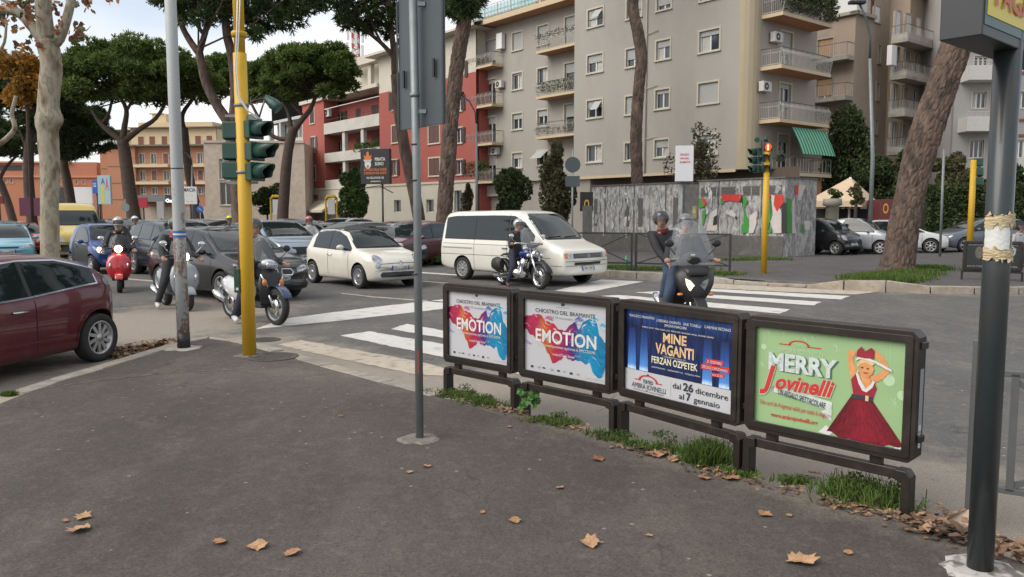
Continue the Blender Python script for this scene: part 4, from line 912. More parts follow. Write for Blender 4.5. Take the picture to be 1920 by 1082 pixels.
def clumps(label,parent,spots,Y,rpx,m,seed,n=30,tuft=.3,k=10,wid=.03):
    rs = np.random.RandomState(seed); C = []; D = []
    for x,y in spots:
        c = np.array(AT(x,y,Y + rs.uniform(-1.5,1.5))); lr = rpx * Y / F * rs.uniform(.7,1.2); d = unit(rs.normal(0,1,(n,3))); C.append(c + d * np.array([lr,lr,lr * .55]) * rs.uniform(.3,1,(n,1))); D.append(d)
    V,Fc = tufts(np.concatenate(C),np.concatenate(D),tuft,k,wid,.8,rs); return tag(npmesh('needle_clumps',V,Fc,m,parent),kind='stuff')
T3 = [o for o in S.objects if o.get('label','').startswith('tall forked')][0]
clumps('x',T3,[(500,18),(528,30),(548,42),(512,44),(490,50),(470,30),(560,14),(600,2),(575,4),(440,8),(410,20),(345,14),(318,6),(300,-2),(360,2),(385,34),(492,8),(535,12),(400,8),(455,28),(480,62),(345,30),(430,30)],37,24,M_PINED,5,n=34)
r5 = pine('slender umbrella pine leaning left behind the street sign pole',44,[(786,412),(774,350),(759,280),(748,210),(742,140)],.36,.27,
     [([(744,150),(738,110),(716,82),(690,60),(655,22)],.16,.07),([(741,140),(738,90),(732,40),(728,-30)],.2,.12),([(716,82),(700,50),(690,15)],.08,.05),([(700,68),(672,55),(640,45)],.06,.04),([(736,70),(715,40),(700,0)],.08,.05),([(738,95),(760,50),(772,0)],.1,.06)],
     [(715,-130,-10,150,0)],43,lobes=40,per=30,bm_=M_BARK,cm=M_PINED)
clumps('x',r5,[(640,12),(655,30),(672,50),(700,20),(680,30),(720,40),(735,15),(690,55),(665,4),(625,-2),(715,8),(745,50),(650,45),(700,38),(728,62),(640,30),(660,18),(705,52),(690,8),(725,25),(742,30)],44,20,M_PINED,6,n=30)
r4 = pine('straight umbrella pine with thick scaly trunk right of the street sign',35,[(824,474),(833,400),(840,300),(848,200),(860,100),(884,-30),(900,-120)],.35,.28,[([(868,60),(905,-20),(950,-90)],.12,.06)],
     [(900,-260,-60,190,0)],53,hero=dict(nu=60,nv=260,amp=.032,cell=.13,flare=.10),lobes=36,per=26,cm=M_PINED)
clumps('x',r4,[(862,8),(880,20),(893,2),(842,4),(870,30),(850,18),(835,16),(898,-6),(878,6)],35,20,M_PINED,9,n=34)
pine('bare upright pine trunk rising behind the poster covered cabins',47,[(1196,400),(1195,345),(1193,260),(1197,170),(1203,110),(1196,60),(1187,10),(1192,-60),(1195,-130)],.35,.30,[([(1203,112),(1207,100),(1211,96)],.10,.03)],
     [(1195,-330,-170,200,0)],63,hero=dict(nu=34,nv=160,amp=.035,cell=.15),lobes=30,per=24,cm=M_PINED)
pine('massive leaning pine trunk with plated bark on the far pavement',24,[(1679,512),(1688,460),(1703,380),(1727,280),(1760,180),(1797,70),(1840,-60),(1870,-160)],.43,.40,[],[(1900,-420,-230,330,0)],73,hero=dict(nu=110,nv=420,amp=.036,cell=.115,flare=.12),lobes=30,per=24,cm=M_PINED)
pine('dark pine with forked trunk left of the terracotta building',72,[(137,412),(130,360),(118,300)],.45,.35,[([(118,302),(104,270),(92,235)],.22,.1),([(120,302),(128,270),(145,250),(158,232)],.2,.09),([(118,298),(113,255),(112,220)],.2,.1)],[(140,168,268,60,0)],83,lobes=70,cm=M_PINED)
pine('dark dense pine directly left of the plane tree trunk',64,[(60,412),(54,350),(54,290),(60,240)],.42,.34,[([(56,290),(40,250),(20,215)],.2,.1),([(56,280),(75,240),(90,210)],.2,.1)],[(30,98,240,112,0),(70,175,285,84,5)],93,lobes=95,cm=M_PINED)
pine('small dark pine with bent trunk at the left edge',78,[(24,412),(12,372),(-2,335)],.4,.3,[([(-2,338),(12,312),(34,290)],.2,.1),([(-2,335),(-14,300),(-30,270)],.2,.1)],[(0,218,300,62,0)],103,lobes=60,cm=M_PINED)
# ---------------------------------------------------------------- plane tree
M_PLANE = bpy.data.materials.new('plane_bark'); M_PLANE.use_nodes = True; n_ = M_PLANE.node_tree; p_ = n_.nodes['Principled BSDF']; p_.inputs['Roughness'].default_value = .9
t_ = n_.nodes.new('ShaderNodeTexCoord'); mp_ = n_.nodes.new('ShaderNodeMapping'); mp_.inputs['Scale'].default_value = (1,1,.42); n_.links.new(t_.outputs['Object'],mp_.inputs[0])
def nn_(sc,det): q = n_.nodes.new('ShaderNodeTexNoise'); q.inputs['Scale'].default_value = sc; q.inputs['Detail'].default_value = det; n_.links.new(mp_.outputs[0],q.inputs[0]); return q
ra = n_.nodes.new('ShaderNodeValToRGB'); e = ra.color_ramp.elements; e[0].position = .30; e[0].color = (.12,.085,.055,1); e[1].position = .42; e[1].color = (.235,.19,.13,1)
for ps,c in ((.47,(.28,.24,.175)),(.55,(.33,.295,.225)),(.60,(.20,.18,.125)),(.70,(.28,.255,.195))): q = e.new(ps); q.color = c + (1,)
n_.links.new(nn_(6.5,3).outputs[0],ra.inputs[0]); n_.links.new(ra.outputs[0],p_.inputs[0]); b_ = n_.nodes.new('ShaderNodeBump'); b_.inputs['Strength'].default_value = .5; b_.inputs['Distance'].default_value = .02; n_.links.new(nn_(9,6).outputs[0],b_.inputs['Height']); n_.links.new(b_.outputs[0],p_.inputs['Normal'])
YP = 15.0; b = AT(95,480,YP); b.z = 0; r = wthing('plane_tree','mottled plane tree trunk with a few brown leaves, behind the dark red car','tree',b)
mb = MB(); P = pts_at([(97,560),(94,450),(93,380),(94,320),(91,270),(90,240),(92,222),(90,200),(93,160),(96,120),(93,95),(88,78)],YP); limb(mb,P,.155,.185,20)
for i in range(0,len(mb.v)):
    v = Vector(mb.v[i]); q = noise.noise(v * 1.8) * .02; c = AT(90,224,YP); k = math.exp(-((v.z - c.z) / .16) ** 2) * .075; a = Vector((v.x - b.x + .02,v.y - b.y,0)); a.normalize(); mb.v[i] = tuple(v + a * (q + k))
mb.build('trunk',M_PLANE,r)
for pts,a0,a1 in (([(90,88),(78,70),(58,46),(38,26),(10,18),(-20,20)],.135,.06),([(88,90),(84,50),(81,10),(80,-60)],.16,.12),([(98,86),(112,72),(124,40),(136,-10)],.10,.07),([(40,30),(15,5),(-10,-10)],.05,.03),([(-15,278),(10,262),(28,240),(22,215),(30,180)],.055,.03),([(-5,100),(8,80),(12,45)],.03,.02),([(128,30),(145,5)],.012,.008)): mb = MB(); limb(mb,pts_at(pts,YP),a0,a1,10); mb.build('branch',M_PLANE,r)
# maple-like leaf outline
LEAF = [(0,-.46),(.09,-.34),(.27,-.36),(.30,-.22),(.45,-.12),(.38,.03),(.43,.22),(.28,.23),(.22,.34),(.12,.34),(0,.50),(-.12,.34),(-.22,.34),(-.28,.23),(-.43,.22),(-.38,.03),(-.45,-.12),(-.30,-.22),(-.27,-.36),(-.09,-.34)]
def leaf_mesh(name,seed,curl=.12,z0=0.):
    rs = random.Random(seed); c = (0,0,z0 + .0); vs = [c]; ph = rs.uniform(0,6)
    for x,y in LEAF: x,y = x * rs.uniform(.72,1.12),y * rs.uniform(.68,1.1); d = math.hypot(x,y); vs.append((x,y,z0 + curl * (d ** 2) * (1.2 + math.sin(3 * math.atan2(y,x) + ph)) + rs.uniform(0,.03)))
    n = len(LEAF); fs = [(0,i + 1,(i + 1) % n + 1) for i in range(n)]
    me = bpy.data.meshes.new(name); me.from_pydata(vs,[],fs); return me
LM = [mat('dry_leaf_tan',(.30,.155,.075),.8,var=.35,vs=7,rnd=.1),mat('dry_leaf_brown',(.20,.085,.045),.8,var=.3,vs=7),mat('dry_leaf_pale',(.36,.21,.11),.8,var=.3,vs=7),mat('leaf_green_brown',(.085,.085,.03),.7,var=.3,vs=7),mat('leaf_orange',(.36,.14,.03),.7,var=.3)]
TL = []
for i in range(5):
    me = leaf_mesh('leaf',i,.3); me.materials.append(LM[(3,1,3,4,1)[i]]); TL.append(me)
spots = [(30,8,34,14,40),(150,58,14,14,22),(108,44,9,22,10),(58,60,20,30,14),(162,8,18,8,14),(5,30,20,24,26),(70,20,14,20,14),(48,22,16,14,20),(140,70,16,8,8),(216,2,14,5,5),(74,86,10,8,6),(100,8,18,10,14),(98,62,6,12,5),(30,82,6,6,3),(25,52,10,8,5)]
for sx,sy,wx,wy,n in spots:
    for i in range(n):
        o = bpy.data.objects.new('leaf',TL[rng.randrange(5)]); link(o,r); p = AT(sx + rng.gauss(0,wx * .6),sy + rng.gauss(0,wy * .6),YP + rng.uniform(-.5,.5)) - OFF[r.name]; o.location = p; s = rng.uniform(.09,.17); o.scale = (s,s,s); o.rotation_euler = (rng.uniform(.6,2.6),rng.uniform(-1,1),rng.uniform(0,6.28))
# ---------------------------------------------------------------- shrubs: clouds of leaf-sized faces
def leafcloud(c,rad,n,size,shape='egg',seed=1,lobes=14):
    rs = np.random.RandomState(seed); out_ = []; per = n // lobes
    for i in range(lobes):
        d = unit(rs.normal(0,1,(1,3)))[0] * rs.uniform(.25,.8)
        if shape == 'cone': d[0] *= (1 - .55 * (d[2] + 1) / 2 * 1.2); d[1] *= (1 - .55 * (d[2] + 1) / 2 * 1.2)
        lc = d * 1.12; lr = rs.uniform(.18,.46); q = unit(rs.normal(0,1,(per,3))) * lr * rs.uniform(.45,1.0,(per,1)) ** .6; out_.append(lc + q)
    P = np.concatenate(out_) * np.array(rad) * 1.08 + np.array(c); m = len(P); a = unit(rs.normal(0,1,(m,3))) ; b = unit(np.cross(a,rs.normal(0,1,(m,3)))); s = size * rs.uniform(.5,1.2,(m,1))
    V = np.stack([P - a * s,P + b * s * .5,P + a * s,P - b * s * .5],1).reshape(-1,3); return V,np.arange(m * 4).reshape(-1,4)
M_SHD = leafmat('dark_shrub_leaves',(.042,.062,.024),.5,(.07,.09,.032)); M_SHB = leafmat('olive_shrub_leaves',(.08,.080,.036),.5,(.12,.11,.055)); M_SHG = leafmat('green_shrub_leaves',(.045,.085,.022),.5,(.08,.12,.035)); M_SHR = leafmat('brownish_shrub_leaves',(.10,.075,.045),.5,(.06,.07,.03)); M_LORG = leafmat('orange_autumn_leaves',(.46,.21,.03),.5,(.28,.16,.04),.4)
def shrub(name,label,x,y0,y1,hw,Y,m,n=5000,size=.13,shape='egg',seed=1,cat='shrub',trunk=True,lobes=16,group=None):
    c = AT(x,(y0 + y1) / 2,Y); h = AT(x,y0,Y).z - AT(x,y1,Y).z; r = wthing(name,label,cat,(c.x,c.y,0),group); w = hw * Y / F
    V,Fc = leafcloud(c,(w,w,h / 2),n,size,shape,seed,lobes); npmesh('foliage',V,Fc,m,r)
    mb = MB(); mb.tube([(c.x,c.y,.0),(c.x + .05,c.y,c.z),(c.x,c.y,c.z + h * .35)],[.09,.06,.03],6)
    rs = random.Random(seed)
    for i in range(8): z = c.z + h * rs.uniform(-.4,.2); mb.tube([(c.x,c.y,z),(c.x + w * rs.uniform(-.7,.7),c.y + w * rs.uniform(-.7,.7),z + h * rs.uniform(.1,.25))],[.04,.015],5)
    mb.build('stem',M_BARKD,r); return r
shrub('conical_tree','dense dark green conical tree left of the butcher billboard',662,318,406,33,60,M_SHG,11000,.16,'cone',1,'tree',lobes=26)
shrub('bush','low dark bush beside the yellow bus shelter, right of the yellow pole',500,346,408,36,66,M_SHD,5000,.15,seed=2)
shrub('oleander_tree','rounded evergreen tree in front of the shop, right of the lamp post',957,302,410,32,46,M_SHD,9000,.13,seed=3,cat='tree',lobes=22)
shrub('young_tree','loose brownish evergreen tree left of the round sign back',1042,274,412,38,44,M_SHB,9000,.13,'cone',4,'tree',lobes=24)
shrub('young_tree','thin reddish creeper tree at the corner of the red building',876,345,402,12,50,M_SHR,1500,.11,seed=5,cat='tree')
shrub('bare_tree','sparse brown leaved tree behind the small white light box',1308,235,372,50,42,M_SHR,2600,.10,seed=6,cat='tree',lobes=20)
shrub('evergreen_tree','large dark evergreen tree in front of the taupe building',1588,196,400,62,50,M_SHD,16000,.16,'cone',7,'tree',lobes=36)
shrub('evergreen_tree','low wide dark bush right of the tall lamp post',1665,285,402,58,48,M_SHD,9000,.16,seed=8,cat='bush',lobes=24)
shrub('olive_bush','olive green bush above the hedge left of the far yellow pole',1790,292,382,48,47,M_SHB,7000,.14,seed=9,cat='bush',lobes=20)
shrub('olive_bush','dark bush above the hedge at the right edge',1905,312,392,55,47,M_SHD,6000,.14,seed=10,cat='bush',lobes=20)
shrub('autumn_plane_tree','small orange leaved plane tree in front of the dark pines',46,88,200,42,40,M_LORG,2600,.16,seed=11,cat='tree',lobes=26)
shrub('small_tree','thin small tree between the parasol and the lamp post',1604,345,385,17,36,M_SHB,900,.10,seed=12,cat='tree')
# clipped hedge
h0,h1 = AT(1738,402,43),AT(2080,402,40); r = wthing('hedge','long clipped dark hedge behind the parked cars on the right','hedge',(h0.x,h0.y,0)); V = []
rs = np.random.RandomState(5); n = 26000; t = rs.rand(n); zt = AT(1800,352,43).z; side = rs.rand(n)
P = np.outer(1 - t,np.array((h0.x,h0.y,0))) + np.outer(t,np.array((h1.x,h1.y,0))); P[:,2] = np.where(side < .6,rs.rand(n) * zt,zt + rs.normal(0,.08,n)); P[:,1] += np.where(side < .6,rs.normal(0,.08,n),rs.rand(n) * 1.0); P[:,1] += .25 * np.sin(P[:,0] * 1.3) * .5
a = unit(rs.normal(0,1,(n,3))); b = unit(np.cross(a,rs.normal(0,1,(n,3)))); s = .13 * rs.uniform(.5,1.2,(n,1)); V = np.stack([P - a * s,P + b * s * .5,P + a * s,P - b * s * .5],1).reshape(-1,3)
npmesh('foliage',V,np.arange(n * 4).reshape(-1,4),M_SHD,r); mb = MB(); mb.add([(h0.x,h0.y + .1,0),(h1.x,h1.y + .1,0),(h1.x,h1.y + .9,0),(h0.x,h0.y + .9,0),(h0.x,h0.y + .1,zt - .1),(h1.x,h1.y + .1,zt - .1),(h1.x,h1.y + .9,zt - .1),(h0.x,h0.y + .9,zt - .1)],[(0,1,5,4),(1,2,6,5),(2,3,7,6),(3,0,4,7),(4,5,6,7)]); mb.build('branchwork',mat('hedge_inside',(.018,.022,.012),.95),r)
mb = MB(); w0,w1 = AT(1738,402,42.6),AT(2080,402,39.6); mb.add([(w0.x,w0.y - .5,0),(w1.x,w1.y - .5,0),(w1.x,w1.y - .3,0),(w0.x,w0.y - .3,0),(w0.x,w0.y - .5,.75),(w1.x,w1.y - .5,.75),(w1.x,w1.y - .3,.75),(w0.x,w0.y - .3,.75)],[(0,1,5,4),(1,2,6,5),(2,3,7,6),(3,0,4,7),(4,5,6,7)]); tag(mb.build('low_wall',M_OLDC),'low stained concrete wall in front of the hedge','wall')
# balcony plants
def bplants(f,s0,s1,z,nd,hgt,m,n,parent,seed,size=.09):
    rs = np.random.RandomState(seed); P = np.stack([np.array(f.p(s,nd_,z_)) for s,nd_,z_ in zip(rs.uniform(s0,s1,n),rs.normal(nd,.16,n),z + hgt * rs.rand(n) ** .8)]); a = unit(rs.normal(0,1,(n,3))); b = unit(np.cross(a,rs.normal(0,1,(n,3)))); s = size * rs.uniform(.5,1.2,(n,1)); V = np.stack([P - a * s,P + b * s * .5,P + a * s,P - b * s * .5],1).reshape(-1,3)
    return tag(npmesh('balcony_plants',V,np.arange(n * 4).reshape(-1,4),m,parent),kind='stuff')
rt = APT['root']; bplants(APT['f3'],.1,APT['s1'] + .3,APT['lev'][0] + .05,1.35,1.45,M_SHR,2600,rt,1); bplants(APT['f3'],.1,APT['s1'] + .3,APT['lev'][0] + .3,1.3,1.3,M_SHG,2600,rt,2)
lr_ = APT['levr']; f2 = APT['f2']; bplants(f2,-4.2,-.3,lr_[1] + .2,.95,.75,M_SHG,700,rt,3); bplants(f2,-4.6,-.3,lr_[0] + .75,.95,.5,M_SHR,350,rt,4,.07); bplants(f2,-4.6,-.3,lr_[2] + .1,.95,.5,M_SHB,350,rt,6,.07)
bplants(f2,APT['sL'] - .1,APT['sL'] + 3.0,APT['levw'][3] + .4,1.1,1.2,M_SHG,1300,rt,5); bplants(f2,APT['sL'],APT['sL'] + 3.2,APT['levw'][0] + .1,.9,.5,M_SHR,300,rt,8)
bplants(fr,sR0 - 5,sR0 - .3,zt_[1] if False else fr.px(690,284)[1],-.1,.9,M_SHG,900,bpy.data.objects['red_apartment_building'],7,.12)
# ================================================================ poster frames in the foreground
M_FRAME = mat('bronze_frame',(.021,.016,.013),.40,metal=.1,var=.3,vs=5,spec=.45,dirt=((.075,.058,.045),.5,4))
M_PWHITE = mat('poster_white',(.46,.465,.48),.35,spec=.4); M_INK = mat('ink_dark',(.03,.035,.05),.5); M_INKG = mat('ink_grey',(.28,.29,.31),.5); M_PW = mat('print_white',(.60,.60,.58),.5)
def ramp_mat(name,stops,axis='x',warp=.25,ns=5.,vein=.0,rough=.4,stretch=(1,1,1),bright=.35):
    m = bpy.data.materials.new(name); m.use_nodes = True; n = m.node_tree; p = n.nodes['Principled BSDF']; p.inputs['Roughness'].default_value = rough; N = n.nodes.new; L = n.links.new
    uv = N('ShaderNodeUVMap'); mp = N('ShaderNodeMapping'); mp.inputs['Scale'].default_value = stretch; L(uv.outputs[0],mp.inputs[0]); nz = N('ShaderNodeTexNoise'); nz.inputs['Scale'].default_value = ns; nz.inputs['Detail'].default_value = 4; L(mp.outputs[0],nz.inputs[0])
    sx = N('ShaderNodeSeparateXYZ'); L(uv.outputs[0],sx.inputs[0]); a = N('ShaderNodeMath'); a.operation = 'MULTIPLY_ADD'; L(nz.outputs[0],a.inputs[0]); a.inputs[1].default_value = warp; L(sx.outputs[{'x': 0,'y': 1}[axis]],a.inputs[2]); b = N('ShaderNodeMath'); b.operation = 'SUBTRACT'; L(a.outputs[0],b.inputs[0]); b.inputs[1].default_value = warp / 2
    r = N('ShaderNodeValToRGB'); e = r.color_ramp.elements; e[0].position = stops[0][0]; e[0].color = tuple(stops[0][1]) + (1,); e[1].position = stops[-1][0]; e[1].color = tuple(stops[-1][1]) + (1,)
    for ps,c in stops[1:-1]: q = e.new(ps); q.color = tuple(c) + (1,)
    if vein:
        for q in e: q.color = tuple(x * .62 for x in q.color[:3]) + (1,)
    L(b.outputs[0],r.inputs[0]); n2 = N('ShaderNodeTexNoise'); n2.inputs['Scale'].default_value = ns * 1.6; n2.inputs['Detail'].default_value = 6; n2.inputs['Distortion'].default_value = 1.5; L(mp.outputs[0],n2.inputs[0]); mr = N('ShaderNodeMapRange'); mr.inputs[1].default_value = .3; mr.inputs[2].default_value = .7; mr.inputs[3].default_value = 1 - bright; mr.inputs[4].default_value = 1 + bright; L(n2.outputs[0],mr.inputs[0])
    x = N('ShaderNodeMix'); x.data_type = 'RGBA'; x.blend_type = 'MULTIPLY'; x.inputs[0].default_value = 1; L(r.outputs[0],x.inputs[6]); L(mr.outputs[0],x.inputs[7]); cur = x.outputs[2]
    if vein:
        n3 = N('ShaderNodeTexNoise'); n3.inputs['Scale'].default_value = ns * 1.1; n3.inputs['Detail'].default_value = 3; n3.inputs['Distortion'].default_value = 2.5; L(mp.outputs[0],n3.inputs[0]); m3 = N('ShaderNodeMapRange'); m3.inputs[1].default_value = .60; m3.inputs[2].default_value = .68; m3.inputs[4].default_value = vein; L(n3.outputs[0],m3.inputs[0])
        y = N('ShaderNodeMix'); y.data_type = 'RGBA'; L(m3.outputs[0],y.inputs[0]); L(cur,y.inputs[6]); y.inputs[7].default_value = (.75,.68,.72,1); cur = y.outputs[2]
    L(cur,p.inputs[0]); return m
M_SPLASH = ramp_mat('paint_splash_print',[(0,(.42,.02,.10)),(.14,(.62,.03,.11)),(.24,(.72,.20,.02)),(.36,(.66,.04,.06)),(.48,(.45,.015,.12)),(.58,(.10,.02,.22)),(.66,(.03,.22,.50)),(.80,(.0,.34,.58)),(1.,(.01,.20,.50))],warp=.30,ns=4.2,vein=.65)
M_CURT = ramp_mat('blue_curtain_print',[(0,(.006,.012,.05)),(.35,(.008,.02,.09)),(.7,(.004,.012,.055)),(1,(.012,.05,.20))],'y',.25,3,stretch=(9,.35,1),bright=.8)
M_BEAM = ramp_mat('light_beam_print',[(0,(.45,.65,.9)),(.12,(.07,.22,.55)),(.6,(.02,.07,.26)),(1,(.008,.02,.09))],'y',.05,3,stretch=(8,.3,1),bright=.4)
M_GOLD = mat('print_gold',(.62,.42,.22),.5,var=.3,vs=30); M_CREAMP = mat('print_cream',(.66,.62,.42),.5)
M_REDP = mat('print_red',(.50,.03,.035),.5); M_GREENP = mat('print_light_green',(.275,.42,.205),.4,var=.06,vs=3); M_DKRED = ramp_mat('print_dress_red',[(0,(.09,.006,.011)),(.5,(.22,.009,.022)),(1,(.13,.007,.014))],'x',.5,9,stretch=(5,.4,1),bright=.6)
M_SKIN = mat('print_skin',(.62,.27,.10),.5,var=.2,vs=25); M_SILV = mat('print_silver',(.50,.56,.53),.5,var=.25,vs=40); M_SHAD = mat('print_shadow_green',(.06,.13,.09),.5); M_SNOW = mat('print_pale_green',(.42,.56,.36),.5)
def uvsheet(name,pts_fn,nu,nv,m,parent,y):
    """sheet over unit square mapped by pts_fn(u, v) -> (x, z) on the poster"""
    vs = []; fs = []
    for j in range(nv + 1):
        for i in range(nu + 1): x,z = pts_fn(i / nu,j / nv); vs.append((x,y,z))
    for j in range(nv):
        for i in range(nu): a = j * (nu + 1) + i; fs.append((a,a + 1,a + nu + 2,a + nu + 1))
    me = bpy.data.meshes.new(name); me.from_pydata(vs,[],fs); me.materials.append(m); uv = me.uv_layers.new(name='UVMap')
    k = [(l.vertex_index % (nu + 1),l.vertex_index // (nu + 1)) for l in me.loops]
    uv.data.foreach_set('uv',[c for a,b in k for c in (a / nu,b / nv)])
    return link(bpy.data.objects.new(name,me),parent)
class Poster:
    def __init__(s,root,x0,x1,z0,z1,bgm):
        s.x0,s.z0,s.w,s.h,s.r = x0,z0,x1 - x0,z1 - z0,root; s.y = -.030; s.k = 1
        s.sheet = MB().add([(x0,s.y,z0),(x1,s.y,z0),(x1,s.y,z1),(x0,s.y,z1)],[(0,1,2,3)]).build('poster',bgm,root)
    def X(s,u): return s.x0 + u * s.w
    def Zv(s,v): return s.z0 + v * s.h
    def poly(s,pts,m,lay=1,name='print'): return MB().add([(s.X(u),s.y - .0012 * lay,s.Zv(v)) for u,v in pts],[tuple(range(len(pts)))]).build(name,m,s.sheet)
    def rect(s,u0,u1,v0,v1,m,lay=1): return s.poly([(u0,v0),(u1,v0),(u1,v1),(u0,v1)],m,lay)
    def t(s,st,u,v,h,m,w=None,lay=3,**k): return txt(st,s.X(u),s.Zv(v),h * s.h,m,s.sheet,w=w * s.w if w else None,y=s.y - .0012 * lay,**k)
def poster_board(label,gl,gr,fill,extra=(.015,.03),zlo=.315,zhi=1.065):
    a = G(*gl,.12); b = G(*gr,.12); d = b - a; Lw = d.length; r = thing('poster_frame',label,'poster frame',a,math.atan2(d.y,d.x),'bronze poster frames standing in a row'); x0,x1 = -extra[0],Lw + extra[1]; fw = .058
    def ringbar(name,o0,o1,y0,y1,ch,mt,par):              # chamfered rectangular ring
        def outl(e,c): X0,X1,Z0,Z1 = x0 + e,x1 - e,zlo + e,zhi - e; return [(X0 + c,Z0),(X1 - c,Z0),(X1,Z0 + c),(X1,Z1 - c),(X1 - c,Z1),(X0 + c,Z1),(X0,Z1 - c),(X0,Z0 + c)]
        A_,B_ = outl(o0,ch),outl(o1,max(.004,ch - o1 * .9)); mb = MB(); vs = [(x,y,z) for y in (y0,y1) for x,z in A_] + [(x,y,z) for y in (y0,y1) for x,z in B_]; fs = []
        for i in range(8): j = (i + 1) % 8; fs += [(i,j,16 + j,16 + i)[::-1],(8 + i,8 + j,24 + j,24 + i),(i,8 + i,8 + j,j)[::-1],(16 + i,24 + i,24 + j,16 + j)]
        mb.add(vs,fs); return mb.build(name,mt,par,bevel=.006)
    fr_ = ringbar('frame',0,fw,-.055,.055,.035,M_FRAME,r); ringbar('door_rim',fw * .45,fw + .012,-.063,-.050,.012,M_FRAME,r)
    MB().box(x0 + fw,x1 - fw,-.012,.03,zlo + fw,zhi - fw).build('back_panel',M_FRAME,r)
    for z in (zlo + .12,zhi - .10): MB().box(x1,x1 + .022,-.03,.03,z,z + .04).build('hinge',M_FRAME,fr_,bevel=.004)
    rail = MB(); zt,zb = .262,.200; rail.bar((.05,0,(zt + zb) / 2),(Lw - .05,0,(zt + zb) / 2),.05,zt - zb)
    rail.build('rail',M_FRAME,r,bevel=.006)
    for x,sg in ((0,1),(Lw,-1)):
        q = MB(); w = .052
        q.poly([(x - sg * w / 2,-.045,-.04),(x + sg * w / 2,-.045,-.04),(x + sg * w / 2,-.045,zb - .01),(x + sg * (w / 2 + .035),-.045,zb),(x + sg * (w / 2 + .035),-.045,zt),(x,-.045,zt),(x - sg * w / 2,-.045,zt - .035)],.09,(0,1,0)); q.build('leg',M_FRAME,r,bevel=.006)
    for x in (Lw * .16,Lw * .82): MB().box(x - .035,x + .035,-.022,.022,zt,zlo + .002).build('bracket',M_FRAME,r,bevel=.004)
    P = Poster(r,x0 + fw,x1 - fw,zlo + fw,zhi - fw,{'w': M_PWHITE,'b': M_PWHITE,'g': M_GREENP,'k': M_PWHITE}[fill[0]]); fill[1](P); return r
def emotion(P,seed=1):
    rs = random.Random(4); T = [(0,.70),(.08,.74),(.2,.76),(.27,.68),(.36,.66),(.42,.60),(.5,.58),(.56,.66),(.62,.72),(.66,.62),(.72,.74),(.8,.78),(.86,.74),(.9,.58),(.95,.50),(1,.55)]; B = [(0,.50),(.08,.44),(.18,.40),(.25,.30),(.3,.22),(.36,.10),(.42,.14),(.5,.20),(.58,.18),(.66,.20),(.74,.16),(.78,.20),(.83,.06),(.88,.0),(.93,.06),(1,.22)]
    def it(Tb,u):
        for (a,va),(b,vb) in zip(Tb,Tb[1:]):
            if a <= u <= b: k = (u - a) / (b - a); k = k * k * (3 - 2 * k); return va + (vb - va) * k
        return Tb[-1][1]
    def fn(u,v): t,b = it(T,u) + .025 * noise.noise(Vector((u * 22,1,0))),it(B,u) + .04 * noise.noise(Vector((u * 19,5,0))); return P.X(u),P.Zv(b + .06 + (t - b - .03) * v)
    uvsheet('splash_print',fn,90,8,M_SPLASH,P.sheet,P.y - .0012)
    for u,v,rr,c in ((.66,.76,.05,(.15,.25,.6)),(.93,.72,.05,(.25,.55,.75)),(.30,.72,.06,(.7,.25,.45)),(.03,.36,.06,(.55,.5,.75)),(.84,.80,.04,(.3,.65,.8))):
        mt = mat('splash_wisp_%d' % int(u * 100),c,.5); p_ = []
        for i in range(26): a = i / 25 * 5.2; p_.append((u + (rr + .012 * math.sin(a * 5)) * math.cos(a) * .8,v + rr * math.sin(a)))
        q = [(x + .010,z + .008) for x,z in p_]; P.poly(p_ + q[::-1],mt,2)
    P.t('CHIOSTRO DEL BRAMANTE',.14,.815,.052,M_INK,w=.71); P.t('dal 29 novembre 2023',.32,.755,.034,M_INKG,w=.38)
    P.t('EMOTION',.145,.43,.165,M_PW,w=.72,lay=4,bold=.022); P.t("L'arte contemporanea racconta le EMOZIONI",.15,.368,.036,M_PW,w=.70,lay=4); P.t('a cura di Danilo Eccher',.36,.27,.032,M_PW,w=.26,lay=4,bold=.01)
    P.rect(.455,.495,.93,.965,M_INK,2); P.t('CHIOSTRO DEL BRAMANTE',.40,.905,.012,M_INKG,w=.15)
    for i,u in enumerate((.08,.17,.23,.33,.41,.48,.56,.64)): P.rect(u,u + .035,.055 + .006 * (i % 3),.085,M_INKG if i % 2 else M_INK,2)
    P.t('www.chiostrodelbramante.it',.74,.045,.014,M_INKG,w=.22)
